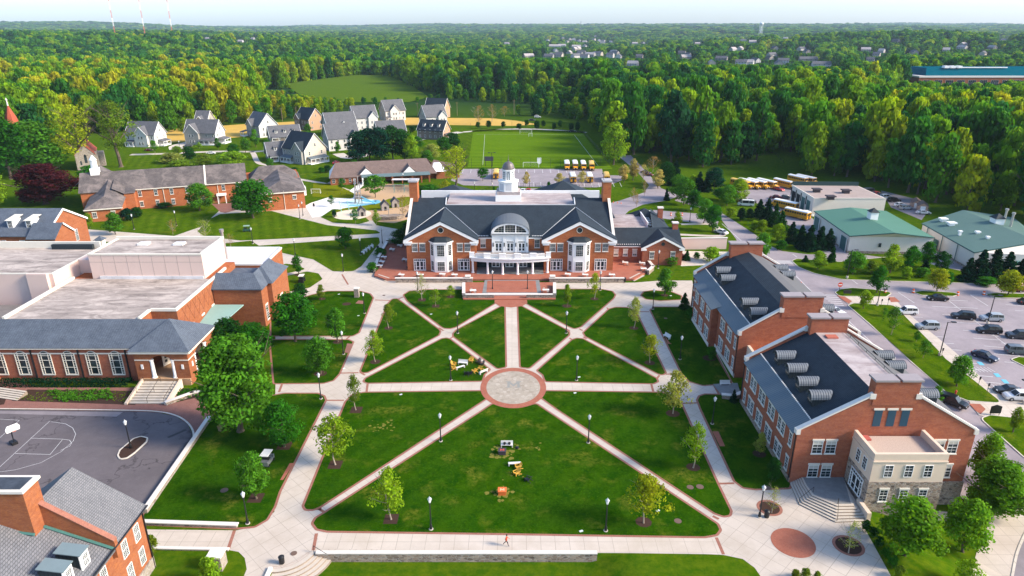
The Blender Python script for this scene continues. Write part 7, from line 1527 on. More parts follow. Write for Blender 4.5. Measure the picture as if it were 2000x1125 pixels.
for px, py, a, lb in ((899,720,35,'backless pale bench inside the chair ring'),(1005,909,5,'backless pale bench above the two yellow chairs')): place(BN1, G(px, py), R(a), lb)
place(BB1, G(436,837), R(75), 'wooden bench under the big maple');
for i, (px, py) in enumerate(((709,495),(714,491),(720,487),(726,483))): place(BW1, G(px, py), R(-60), 'pale bench in the row by the northwest path, %s one' % ('lowest','second','third','uppermost')[i], 'pale benches by the northwest path')
place(AY, G(467,819), R(20), 'orange-brown lawn chair in the shade of the big maple')
def m_table(label, px, py, col, mc):
 p = G(px, py); t = thing('fire_table', label, 'table', p); m = MB(); m.box(-.55, .55, -.5, .5, .05, .62); part('box_base', m, [col], t); m = MB(); m.box(-.62, .62, -.57, .57, .623, .7); part('table_top', m, [col], t); q = MB()
 q.poly([(x*.6, y*.55, .704) for x, y in ((-.5,-.5),(-.30,-.5),(-.30,.12),(0,-.38),(.30,.12),(.30,-.5),(.5,-.5),(.5,.5),(.30,.5),(0,0.02),(-.30,.5),(-.5,.5))]); part('letter', q, [mc], t)
m_table('dark box table with a red letter below the bench with bags', 981, 886, plain('dark_table', (.05,.04,.05), .7), plain('red_letter', (.55,.08,.04), .7)); m_table('orange-red box table at the lower end of the front lawn', 981, 964, plain('orange_table', (.62,.14,.03), .6), plain('pale_letter', (.7,.5,.3), .7))
WG = plain('worn_grass', (.16,.15,.03), 1, .0, var=.5, scale=2); mb = MB(); rb = random.Random(4)
for px, py, n, sp, r_ in ((983,886,34,.85,.42),(981,964,30,.75,.40),(990,872,14,.9,.3),(1012,925,10,1.0,.25),(740,832,16,1.2,.3),(757,836,12,.9,.28),(1052,873,8,.6,.25)):
 for k in range(n):
  c = G(px, py); c = Vector((c.x + rb.gauss(0, sp), c.y + rb.gauss(0, sp))); q = r_*rb.uniform(.35, 1.1); flat(mb, [(c.x + cos(2*pi*i/9)*q*rb.uniform(.6, 1.2), c.y + sin(2*pi*i/9)*q*rb.uniform(.6, 1.2)) for i in range(9)], .0405 + .0004*(k % 20))
struct('bare_ground', mb, WG)
for i, (dx, lb) in enumerate(((-.35,'black backpack lying on the pale bench, left one'),(.4,'black backpack lying on the pale bench, right one'))):
 p = G(990,873); m = MB(); m.lathe([(.16,0),(.22,.12),(.2,.34),(.1,.42)], n=8); solo('backpack', m, [BLACK], lb, 'bag', None, p + Vector((dx, 0, .48)))
m = MB(); m.lathe([(.2,0),(.3,.1),(.26,.3),(.1,.36)], n=8); solo('backpack', m, [BLACK], 'black bag dropped on the grass right of the pale bench', 'bag', None, G(1010,876))
# terrace furniture
def table_proto():
 t = thing('terrace_table', '-', 'table', (0,0,0)); m = MB(); m.box(-.8,.8,-.45,.45,.7,.76); part('table_top', m, [plain('pale_table', (.74,.72,.68), .6)], t)
 for x in (-.7,.7):
  for y in (-.38,.38): m = MB(); m.box(x-.04,x+.04,y-.04,y+.04,0,.698); part('leg', m, [STEEL], t)
 return t
def chair_proto():
 t = thing('terrace_chair', '-', 'chair', (0,0,0)); c = plain('pale_chair', (.62,.50,.42), .6); m = MB(); m.box(-.23,.23,-.23,.23,.43,.47); part('seat', m, [c], t); m = MB(); m.box(-.23,.23,.2,.24,.471,.9); part('backrest', m, [c], t)
 for x in (-.2,.2):
  for y in (-.2,.2): m = MB(); m.box(x-.025,x+.025,y-.025,y+.025,0,.428); part('leg', m, [STEEL], t)
 return t
TT, TCh = table_proto(), chair_proto()
for px, py, lb in ((766,491,'long row table at the back of the left terrace'),(781,483,'table nearest the back wall of the left terrace'),(750,506,'table at the left terrace edge by the shrubs, upper'),(746,515,'table at the left terrace edge, middle'),(742,523,'table at the left terrace edge, lower'),(791,511,'table against the left corner of the hall'),(784,541,'table behind the left end of the front terrace wall'),(822,541,'table in front of the left french doors'),(864,540,'table in front of the left bay window'),(888,541,'table at the right of the left terrace front'),(1221,517,'table alone on the right terrace'),(1254,509,'upper table at the right terrace corner'),(1254,518,'middle table at the right terrace corner'),(1257,529,'lower table at the right terrace corner'),(1109,540,'table left on the right terrace front'),(1143,541,'table in front of the right bay window'),(1195,541,'table at the right end of the terrace front'),(924,572,'table inside the left forecourt wall'),(1066,571,'table inside the right forecourt wall')):
 p = G(px, py, T0 if py < 550 else .27); r_ = random.uniform(-.2,.2); place(TT, p, r_, lb + ' with pale top', 'pale terrace tables')
 for s in (-1, 1): place(TCh, p + Vector((s*.45, -s*.75 if s > 0 else .75, 0)), (pi if s > 0 else 0), 'pale chair at the ' + lb, 'pale terrace chairs')
# bins, piers, signs
def bin_proto():
 t = thing('litter_bin', '-', 'bin', (0,0,0)); m = MB(); m.lathe([(.28,0),(.33,.1),(.36,.95)], n=14); part('body', m, [BLACK], t); m = MB(); m.lathe([(.38,.953),(.38,1.02),(.2,1.15),(.05,1.2)], n=14); part('lid', m, [BLACK], t); return t
BI = bin_proto()
for px, py, lb in ((551,1100,'black litter bin at the lower left crossing by the curved steps'),(1220,550,'black litter bin at the right end of the terrace wall'),(1497,1010,'black litter bin beside the lamp at the mulch circle'),(1912,1048,'black litter bin on the pavement at lower right'),(797,527,'dark litter bin at the left corner of the hall'),(738,487,'dark litter bin on the northwest lawn corner'),(1381,482,'dark wheeled bin in the loading yard, left'),(1388,482,'dark wheeled bin in the loading yard, middle'),(1395,482,'dark wheeled bin in the loading yard, right'),(613,403,'dark litter bin on the playground paving')): place(BI, GG(px, py), 0, lb)
for px, py, s, h, lb in ((697.5,580,.55,2.2,'pale stone pier at the left crossing below the hall'),(427,1107,.8,2.0,'pale stone pier at the lower left lawn')):
 p = G(px, py); t = thing('stone_pier', lb, 'pier', p); m = MB(); m.box(-s,s,-s,s,-.1,h); part('pier', m, [STONEC], t); m = MB(); m.box(-s*1.15,s*1.15,-s*1.15,s*1.15,h+.003,h+.22); part('cap', m, [CAPST], t)
p = GG(1637,578); t = thing('no_entry_sign', 'round red no entry sign with white bar at the tip of the brick island', 'sign', p); m = MB(); m.tube((0,0,0),(0,0,3.0),.05,n=6); part('pole', m, [BLACK], t); m = MB(); m.tube((0,-.06,3.0),(0,-.1,3.0),.6,n=20); part('disc', m, [REDP], t); m = MB(); m.box(-.42,.42,-.118,-.103,2.9,3.1); part('bar', m, [WHITE], t)
for px, py, w_, h, lb in ((1654,577,1.9,1.5,'low black notice board on the brick island'),(1942,812,1.9,2.2,'black notice board by the pavement at right')):
 p = GG(px, py); t = thing('notice_board', lb, 'sign', p); m = MB(); m.vprism([(-w_/2,.5),(w_/2,.5),(w_/2,h*.85),(0,h),(-w_/2,h*.85)],-.06,.06); part('board', m, [BLACK], t)
 for s in (-1,1): m = MB(); m.tube((s*w_*.4,0,0),(s*w_*.4,0,.498),.05,n=6); part('leg', m, [BLACK], t)
def sign_post(px, py, lb): p = GG(px, py); t = thing('parking_sign', lb, 'sign', p, 0, 'small parking signs'); m = MB(); m.tube((0,0,0),(0,0,2.1),.04,n=5); part('pole', m, [BLACK], t); m = MB(); m.box(-.18,.18,-.06,-.04,1.5,2.1); part('plate', m, [BLACK], t)
for px, py, lb in ((1893,741,'small dark parking sign, uppermost by the tree with the hydrant'),(1910,755,'small dark parking sign in the middle of the lower walk'),(1927,768,'small dark parking sign nearest the long white vehicle'),(1838,698,'small dark parking sign beside the single-headed lamp'),(1733,598,'small dark parking sign by the upper brick crossing'),(1720,600,'small dark meter post by the upper brick crossing')): sign_post(px, py, lb)
p = GG(1866,770); m = MB(); m.lathe([(.16,0),(.14,.5),(.2,.55),(.16,.8),(.05,.9)], n=8); m.tube((-.25,0,.55),(.25,0,.55),.07,n=6); solo('fire_hydrant', m, [REDP], 'red fire hydrant on the grass strip', 'hydrant', None, p)
CONE = plain('cone_orange', (.75,.13,.03), .6); cm = MB(); cm.box(-.2,.2,-.2,.2,0,.05); cm.lathe([(.15,.052),(.04,.75)], n=8); cme = cm.mesh('traffic_cone', [CONE]); bm_ = MB(); bm_.lathe([(.3,0),(.28,.4)], n=10, k=0); bm_.lathe([(.285,.402),(.27,.65)], n=10, k=1); bm_.lathe([(.272,.652),(.25,1.0)], n=10, k=0); bme = bm_.mesh('traffic_barrel', [CONE, WHITE])
for i, (px, py) in enumerate(((1198,396),(1206,397),(1213,398))): solo('traffic_cone', cme, None, 'orange traffic cone across the drive behind the hall, %s of three' % ('left','middle','right')[i], 'cone', 'orange cones across the drive', G(px, py))
for px, py, lb in ((1310,421,'orange traffic barrel by the low wing chimney, left one'),(1332,421,'orange traffic barrel by the low wing chimney, right one'),(1563,558,'orange traffic barrel on the road behind the far dormitory'),(1728,572,'orange marker at the tip of the brick island'),(1783,572,'orange marker at the first kerbed tree island'),(1870,577,'orange marker at the far end of the first kerbed island'),(1921,576,'orange marker at the second kerbed tree island')): solo('traffic_barrel', bme, None, lb, 'barrel', None, GG(px, py))
# basketball hoop
p = G(29,868); t = thing('basketball_hoop', 'basketball hoop with white backboard on the asphalt court', 'hoop', p, R(-35)); m = MB(); m.cbox((-.3,0,.25),(1.2,.8,.5)); part('base', m, [BLACK], t); m = MB(); m.tube((0,0,.5),(.1,0,3.2),.09,n=8); m.tube((.1,0,3.2),(1.1,0,3.6),.06,n=6); part('post', m, [BLACK], t); m = MB(); m.vprism([(-.9,2.9),(.9,2.9),(1.0,3.5),(.7,4.0),(-.7,4.0),(-1.0,3.5)],-.04,.04); b_ = part('backboard', m, [WHITE], t); b_.location = (1.2,0,0); b_.rotation_euler = (0,0,R(90)); m = MB()
for i in range(12): a, b = 2*pi*i/12, 2*pi*(i+1)/12; m.tube((1.55+cos(a)*.25,sin(a)*.25,3.05),(1.55+cos(b)*.25,sin(b)*.25,3.05),.025,n=4)
part('rim', m, [CONE], t)
# golf carts
def cart(label, px, py, rz, roof, body):
 t = thing('golf_cart', label, 'cart', G(px, py), R(rz)); m = MB(); m.box(-1.2,1.2,-.6,.6,.3,.7); m.box(-1.2,-.4,-.6,.6,.702,1.0); m.box(.8,1.25,-.58,.58,.702,.95); part('body', m, [body], t); m = MB(); m.box(-1.0,.9,-.65,.65,1.85,1.95); part('canopy', m, [roof], t); m = MB(); m.box(-.5,.1,-.55,.55,1.003,1.1); m.box(-.55,-.42,-.55,.55,1.102,1.5); part('seat', m, [BLACK], t); m = MB()
 for x in (-.9,.8):
  for y in (-.58,.58): m.tube((x,y,.7),(x,y,1.86),.03,n=5)
 part('canopy_post', m, [BLACK], t)
 for x in (-.85,.85):
  for y in (-.55,.55): m = MB(); m.tube((x,y-.1,.24),(x,y+.1,.24),.24,n=10); part('wheel', m, [TYRE], t)
cart('golf cart with cream canopy parked on the grass by the brick annex', 590, 551, 92, CAPST, BLACK); cart('white golf cart half hidden behind the small lawn tree', 523, 905, 85, PALEB, STEEL); cart('dark green utility cart with pale canopy on the school lawn', 483, 452, 10, plain('green_canopy', (.25,.36,.30), .6), plain('green_cart', (.03,.09,.06), .6))
# sports field fixtures
def goal(label, px, py, w_, h, dp=1.6):
 t = thing('soccer_goal', label, 'goal', G(px, py)); m = MB()
 for s in (-1,1): m.tube((s*w_/2,0,0),(s*w_/2,0,h),.08,n=6); m.tube((s*w_/2,0,h),(s*w_/2,dp,.0),.05,n=5); m.tube((s*w_/2,0,0),(s*w_/2,dp,0),.05,n=5)
 m.tube((-w_/2,0,h),(w_/2,0,h),.08,n=6); m.tube((-w_/2,dp,0),(w_/2,dp,0),.05,n=5); part('goal_frame', m, [WHITE], t); m = MB(); n = int(w_/.6)
 for i in range(1,n): x = -w_/2 + w_*i/n; m.tube((x,0,h),(x,dp,0),.012,n=3)
 for j in range(1,5): z = h*j/5; m.tube((-w_/2,dp*(1-j/5),z),(w_/2,dp*(1-j/5),z),.012,n=3)
 part('net', m, [WHITE], t)
goal('white soccer goal at the far end of the sports field', 1027, 261, 7.3, 2.4); goal('white soccer goal at the near end of the sports field', 1037, 327, 7.3, 2.4); goal('small white goal on the yellow-green turf beside the school wing', 617, 378, 3.6, 1.8, 1.2); goal('tiny white practice goal just inside the far goal', 1036, 267, 2.0, 2.0, .8)
p = G(1053,322); t = thing('practice_board', 'white shield-shaped practice board above the near goal', 'board', p); m = MB(); m.vprism([(-1.0,.9),(0,.3),(1.0,.9),(1.0,3.4),(-1.0,3.4)],-.05,.05); part('board', m, [WHITE], t); m = MB(); m.tube((-.6,.06,0),(-.6,.06,2),.05,n=5); m.tube((.6,.06,0),(.6,.06,2),.05,n=5); part('leg', m, [STEEL], t)
p = G(955,325); t = thing('scoreboard', 'dark scoreboard on two posts at the near left corner of the sports field', 'scoreboard', p); m = MB(); m.box(-2.1,2.1,-.15,.15,2.6,4.6); part('panel', m, [plain('dark_panel', (.06,.06,.07), .5)], t)
for s in (-1,1): m = MB(); m.box(s*1.6-.1,s*1.6+.1,-.1,.1,0,4.7); part('post', m, [BLACK], t)
def post_fence(label, l, h, n, rails=(1.0,), name='chain_link_fence', r=.05, pick=0):
 l = [GG(a, b) for a, b in l]; seg = [(b-a).length for a, b in zip(l, l[1:])]; tot = sum(seg); t = thing(name, label, 'fence', l[0]); pts = []
 for i in range(n):
  d = tot*i/(n-1)
  for a, b, s in zip(l, l[1:], seg):
   if d <= s + 1e-4: pts.append(a.lerp(b, d/s)); break
   d -= s
 for p in pts: m = MB(); m.tube(p, p + Vector((0,0,h)), r, n=5); part('post', m, [BLACK], t, world=True)
 m = MB()
 for a, b in zip(pts, pts[1:]):
  for q in rails: m.tube(a + Vector((0,0,h*q)), b + Vector((0,0,h*q)), r*.5, n=4)
  if pick:
   for k in range(pick): c = a.lerp(b, (k+.5)/pick); m.tube(c + Vector((0,0,.05)), c + Vector((0,0,h)), .018, n=3)
 part('rail', m, [BLACK], t, world=True)
post_fence('tall thin ball-stop fence along the near end of the sports field', [(921,327),(1172,328)], 4.4, 14, (1.0,), r=.06); post_fence('tall thin fence posts along the far path of the sports field', [(919,258),(1020,253.5),(1140,260)], 5.5, 12, (.25,), r=.06); post_fence('low dark fence down the right side of the sports field', [(1140,262),(1165,290),(1190,322)], 1.8, 14, (1,.5), pick=4)
post_fence('black iron fence beside the drive behind the hall', [(912,386),(935,378),(962,368)], 1.4, 8, (1,.2), 'iron_fence', pick=6); post_fence('black iron fence behind the car park verge', [(1010,364),(1100,366),(1168,368)], 1.3, 14, (1,.2), 'iron_fence', pick=5); post_fence('low dark fence round the turf beside the school wing', [(628,380),(690,382)], 1.2, 6, (1,.5)); post_fence('dark railing in the loading yard', [(1325,478),(1352,481),(1378,485)], 1.2, 7, (1,.5), 'railing', pick=2); post_fence('black construction fence along the woodland edge at right', [(1375,314),(1440,305),(1515,302),(1530,318)], 1.2, 10, (1,.5,.1), 'silt_fence', pick=2)
stone_wall([G(1326,487).to_2d(), G(1416,486).to_2d()], 3.4, 'tall plain concrete wall behind the loading yard', .5, mat=BEIGE, name='retaining_wall')
# low walls and curved steps at the front
stone_wall([Vector((-24.4, 68.27)), Vector((10.45, 68.27))], .08, 'long rubble retaining wall below the front walk', .5, -1.4, capw=.03)
stone_wall(P2([(281,1024),(461,1030)]), .45, 'low stone wall above the short walk at lower left', .4); stone_wall(P2([(284,1072),(444,1075)]), .16, 'low stone wall below the short walk at lower left', .35, capw=.05); stone_wall(P2([(408,822),(286,1000)]), .62, 'pale stone wall between the asphalt court and the lower left lawn', .6, capw=.02, mat=STONEC)
mb = MB(); c = Vector((-29.2, 69.6)); n = 14
for i in range(5):
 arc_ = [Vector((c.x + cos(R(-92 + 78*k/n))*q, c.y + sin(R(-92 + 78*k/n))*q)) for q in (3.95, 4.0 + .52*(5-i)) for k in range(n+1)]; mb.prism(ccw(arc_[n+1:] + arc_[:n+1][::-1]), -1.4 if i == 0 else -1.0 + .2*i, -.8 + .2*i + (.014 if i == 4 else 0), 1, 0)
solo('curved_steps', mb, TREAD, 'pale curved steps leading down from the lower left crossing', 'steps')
edging([Vector((c.x + cos(R(a))*q, c.y + sin(R(a))*q)) for q, l in ((3.9, range(-92, -12, 8)), (3.6, range(-20, -100, -8))) for a in l], .02, .03)
mb = MB(); mb.box(-29.75, -29.3, 62.9, 65.7, -1.3, .3); solo('cheek_wall', mb, [CAPST], 'short stone cheek wall at the left end of the curved steps', 'wall')
mb = MB(); q = Vector((-25.0, 68.5, 0))
mb.tube(q, q + Vector((0,0,1)), .035, n=5); mb.tube(q + Vector((0,0,1)), q + Vector((1.9,-1.0,.6)), .035, n=5); solo('handrail', mb, [BLACK], 'black handrail beside the curved steps', 'handrail')
mb = MB(); MH = plain('manhole_iron', (.14,.09,.07), .8)
for px, py, r_ in ((574,1081,.4),(1348,958-6,.5),(1367,951,.55),(1324,1018,.5),(750,577,.35),(1219,552,.35),(438,958,.55),(1498,953,.5),(1300,622,.4)): mb.lathe([(r_,.0),(r_,.062)], (G(px,py).x, G(px,py).y, 0), 14)
struct('manhole_cover', mb, MH)
mb = MB()
for px, py in ((783,771),(823,574),(842,614),(1131,737),(1123,768),(1285,998),(1135,1038),(672,720),(1310,578),(662,575),(700,617)): p = G(px, py); mb.cbox((p.x, p.y, .07), (.5,.3,.05), .4)
struct('ground_plaque', mb, plain('pale_plaque', (.6,.66,.62), .7))
# playground pieces
GREYW = plain('grey_playwood', (.30,.27,.25), .9)
p = G(700,397); t = thing('play_tower', 'grey timber play tower with leaning poles and blue slides', 'play tower', p); m = MB()
for a in range(5): q = 2*pi*a/5; m.tube((cos(q)*1.4,sin(q)*1.4,0),(cos(q+.4)*.9-1.2*(a==1),sin(q+.4)*.9,7.5+a*.7),.16,n=6)
part('pole', m, [GREYW], t); m = MB(); m.box(-1.2,1.2,-1.2,1.2,2.4,2.6); m.box(-1.0,1.0,-1.0,1.0,4.4,4.6); part('deck', m, [GREYW], t); m = MB(); m.slab([(1.2,-.4,2.6),(1.2,.4,2.6),(7,-1.6,.4),(7,-2.6,.4)],.15); part('slide', m, [plain('blue_slide', (.10,.38,.56), .4)], t)
for px, py, s, lb in ((707,421,1.0,'small grey playhouse on the pale sand ring'),(752,410,1.1,'grey playhouse with dark roof beside the play boat'),(772,404,1.1,'grey playhouse nearest the hall')):
 p = G(px, py); t = thing('playhouse', lb, 'playhouse', p, R(20)); m = MB(); m.vprism([(-1.2*s,0),(1.2*s,0),(1.2*s,2*s),(0,3.2*s),(-1.2*s,2*s)],-1.2,1.2); part('wall', m, [GREYW], t); m = MB(); m.slab([(-1.5*s,-1.5,1.8*s),(0,-1.5,3.4*s),(0,1.5,3.4*s),(-1.5*s,1.5,1.8*s)],.1); m.slab([(0,-1.5,3.402*s),(1.5*s,-1.5,1.8*s),(1.5*s,1.5,1.8*s),(0,1.5,3.402*s)],.1); part('roof', m, [plain('dark_playroof', (.08,.07,.07), .8)], t); m = MB(); m.box(-.4,.4,-1.24,-1.203,0,1.5); part('doorway', m, [BLACK], t)
p = G(760,428); t = thing('play_boat', 'grey stone and timber play boat in the sand', 'play boat', p, R(12)); m = MB()
for k in range(3): m.prism([(-3.4-k*.15,-1.5-k*.1),(2.6,-1.6-k*.1),(5.0+k*.3,0),(2.6,1.6+k*.1),(-3.4-k*.15,1.5+k*.1)],.45*k,.45*(k+1)-.03)
part('hull', m, [STONE], t); m = MB(); m.tube((0,0,1.3),(0,0,4.4),.12,n=6); m.tube((-1.5,0,3.4),(1.5,0,3.4),.08,n=6); part('mast', m, [GREYW], t)
p = G(790,376); t = thing('swing_frame', 'teal framed swing set on the play sand', 'swing', p); m = MB()
for x in (-4,0,4):
 for s in (-1,1): m.tube((x,s*1.1,0),(x,0,3.2),.08,n=6)
m.tube((-4,0,3.2),(4,0,3.2),.09,n=6); part('frame', m, [TEAL], t); m = MB()
for x in (-2.6,-1.4,1.4,2.6):
 for s in (-.25,.25): m.tube((x+s,0,3.2),(x+s,0,.6),.025,n=3)
 m.box(x-.3,x+.3,-.15,.15,.55,.6)
part('swing_seat', m, [BLACK], t); p = G(788,364); t = thing('shade_canopy', 'pale flat shade canopy on posts by the swings', 'canopy', p); m = MB(); m.box(-4.5,4.5,-1.6,1.6,2.9,3.0); part('canopy', m, [CAPST], t); m = MB()
for x in (-4.2,4.2):
 for y in (-1.4,1.4): m.tube((x,y,0),(x,y,2.898),.08,n=6)
part('post', m, [TEAL], t)
for px, py, lb in ((667,414,'leaning teal play pole left of the sand ring'),(682,411,'teal play pole behind the sand ring'),(703,420,'tall teal play pole by the playhouse')): m = MB(); m.tube((0,0,0),(-.5,0,4.2),.12,n=6); solo('play_pole', m, [plain('teal_pole', (.25,.50,.46), .6)], lb, 'pole', None, G(px, py))
for i, (px, py) in enumerate(((614,534),(618,533),(622,532),(626,531))): pass
for px, py, lb in ((545,565,'yellow bollard by the annex, left one'),(549,563,'yellow bollard by the annex, middle one'),(560,566,'yellow bollard by the annex, right one')): m = MB(); m.lathe([(.12,0),(.12,1.1),(.05,1.2)], n=8); solo('bollard', m, [plain('bollard_yellow', (.7,.45,.03), .6)], lb, 'bollard', 'yellow bollards by the annex', G(px, py))
# ------------------------------------------------------------------ the walking person
def person(loc, rz):
 SK = plain('skin', (.32,.17,.11), .6); RD = plain('red_shirt', (.62,.08,.03), .8); DK = plain('dark_trousers', (.045,.03,.035), .85); SH_ = plain('dark_shoes', (.04,.035,.04), .7); HR = plain('dark_hair', (.03,.018,.012), .7)
 v = [(0,0,.94,.125),(.01,0,1.12,.12),(.02,0,1.32,.135),(.03,0,1.46,.06),(.05,0,1.52,.055),(.06,0,1.60,.085),(.06,0,1.69,.09),
         (0,-.10,.90,.095),(.20,-.10,.50,.06),(.28,-.10,.10,.042),(.40,-.10,.05,.04),(0,.10,.90,.095),(-.12,.10,.50,.06),(-.42,.10,.18,.042),(-.34,.10,.06,.04),
         (.02,-.19,1.42,.06),(-.12,-.23,1.16,.045),(-.02,-.24,.93,.034),(.03,-.24,.86,.03),(.02,.19,1.42,.06),(.10,.23,1.15,.045),(.30,.20,1.02,.034),(.37,.19,1.02,.03)]
 e = [(0,1),(1,2),(2,3),(3,4),(4,5),(5,6),(0,7),(7,8),(8,9),(9,10),(0,11),(11,12),(12,13),(13,14),(2,15),(15,16),(16,17),(17,18),(2,19),(19,20),(20,21),(21,22)]
 me = bpy.data.meshes.new('person'); me.from_pydata([q[:3] for q in v], e, []); o = bpy.data.objects.new('person', me); link(o); o.location = loc; o.rotation_euler = (0,0,rz)
 md = o.modifiers.new('skin', 'SKIN'); sv = me.skin_vertices[0].data
 for i, q in enumerate(v): sv[i].radius = (q[3], q[3]*(1.35 if i in (1,2) else 1)); sv[i].use_root = (i == 0)
 o.modifiers.new('sub', 'SUBSURF').levels = 2
 dg = bpy.context.evaluated_depsgraph_get(); me2 = bpy.data.meshes.new_from_object(o.evaluated_get(dg)); o.modifiers.clear(); o.data = me2
 for m_ in (SK, RD, DK, SH_): me2.materials.append(m_)
 for f in me2.polygons:
  c = f.center; f.use_smooth = True
  f.material_index = 3 if c.z < .13 else 2 if c.z < .95 and abs(c.y) < .2 else 1 if .95 <= c.z < 1.47 and (abs(c.y) < .2 or c.z > 1.15) else 0
 lab(o, 'person in a red top and dark trousers striding along the front walk', 'person'); ORI[o] = Vector((0,0,0))
 m = MB(); m.lathe([(.06,1.62-.06),(.10,1.66),(.105,1.72),(.08,1.78),(.03,1.80)], (.045,0,0), 10); part('hair', m, [HR], o, smooth=True)
 m = MB()
 for s in (-1,1): m.cbox((.142,s*.03,1.655),(.012,.018,.01))
 part('eyes', m, [BLACK], o); m = MB(); m.lathe([(.012,-.02),(.016,0),(.004,.03)], (.15,0,1.63), 6); part('nose', m, [SK], o)
 hand = MB()
 for (hx,hy,hz) in ((.04,-.24,.84),(.39,.19,1.02)):
  for k in range(4): hand.tube((hx+(k-1.5)*.018,hy,hz),(hx+(k-1.5)*.02+.01,hy+.01,hz-.08+.008*abs(k-1)),.008,n=5)
  hand.tube((hx+.03,hy+.01,hz+.02),(hx+.06,hy+.03,hz-.03),.009,n=5)
 part('fingers', hand, [SK], o); return o
person(G(989,1066) + Vector((0,0,.03)), R(-8))
# ------------------------------------------------------------------ trees
def leaf_mat(name, mode):
 m = bpy.data.materials.new(name); m.use_nodes = True; nt = m.node_tree; nt.nodes.clear(); s = Sh.__new__(Sh); s.mat = m; s.nt = nt
 oi = s.nd('ShaderNodeObjectInfo'); at = s.nd('ShaderNodeAttribute'); at.attribute_name = 'tone'; tone = s.sep(at.outputs['Color'])
 if mode == 'obj': col = oi.outputs['Color']
 else:
  loc = oi.outputs['Location']; x, y, z = s.sep(loc)[:3]
  n1 = s.noise(.012, 4, .6, loc); rnd = oi.outputs['Random']
  left = s.math('MULTIPLY', s.ramp(s.math('DIVIDE', s.math('SUBTRACT', 150.0, x), 600.0), [(.30, 0.0), (.55, 1.0)]), s.ramp(s.math('DIVIDE', y, 1200.0), [(.31, .1), (.43, 1.0), (.66, 1.0), (.82, 0.0)]))
  right = s.math('MULTIPLY', s.ramp(s.math('DIVIDE', x, 600.0), [(.16, 0.0), (.30, 1.0)]), s.ramp(s.math('DIVIDE', y, 1200.0), [(.26, .9), (.48, .6), (.58, 0.0)]))
  f = s.math('ADD', s.math('MULTIPLY', s.math('SUBTRACT', n1, .5), 1.5), s.math('ADD', s.math('MULTIPLY', rnd, .75), s.math('ADD', s.math('MULTIPLY', left, .38), s.math('MULTIPLY', right, .22))))
  col = s.ramp(f, [(0.0, (.010, .064, .024)), (.24, (.020, .115, .018)), (.45, (.052, .18, .010)), (.66, (.120, .25, .007)), (.9, (.215, .31, .006)), (1.0, (.29, .30, .012))])
 t = s.math('ADD', .62, s.math('MULTIPLY', tone[0], .76)); v = s.nd('ShaderNodeVectorMath'); v.operation = 'SCALE'; s.put(v.inputs[0], col); s.put(v.inputs['Scale'], t); c1 = v.outputs[0]
 c1 = s.mix(s.math('MULTIPLY', tone[1], .28), c1, s.mix(1.0, c1, (1.7, 1.25, .5), 'MULTIPLY'))
 d = s.nd('ShaderNodeBsdfPrincipled'); s.put(d.inputs['Base Color'], c1); d.inputs['Roughness'].default_value = .65; d.inputs['Specular IOR Level'].default_value = .04
 tr = s.nd('ShaderNodeBsdfTranslucent'); s.put(tr.inputs[0], s.mix(1.0, c1, (1.5, 1.35, .55), 'MULTIPLY'))
 mx = s.nd('ShaderNodeMixShader'); mx.inputs[0].default_value = .42; nt.links.new(d.outputs[0], mx.inputs[1]); nt.links.new(tr.outputs[0], mx.inputs[2]); o = s.nd('ShaderNodeOutputMaterial'); nt.links.new(mx.outputs[0], o.inputs[0]); return m
LEAF = leaf_mat('foliage', 'obj'); WOODL = leaf_mat('woodland_foliage', 'loc')
def quad_leaf(mb, c, nrm, s, rng, tone):
 n = Vector(nrm).normalized(); a = n.cross(Vector((rng.uniform(-1,1), rng.uniform(-1,1), rng.uniform(-1,1))));
 if a.length < 1e-3: return
 a.normalize(); b = n.cross(a); a *= s*rng.uniform(.6, 1.15); b *= s*rng.uniform(.45, .9); o = len(mb.v)
 mb.v += [tuple(c-a), tuple(c-b*.9+a*.15), tuple(c+a), tuple(c+b)]; mb.f.append((o, o+1, o+2, o+3)); mb.i.append(0); mb.c += list(tone)*4
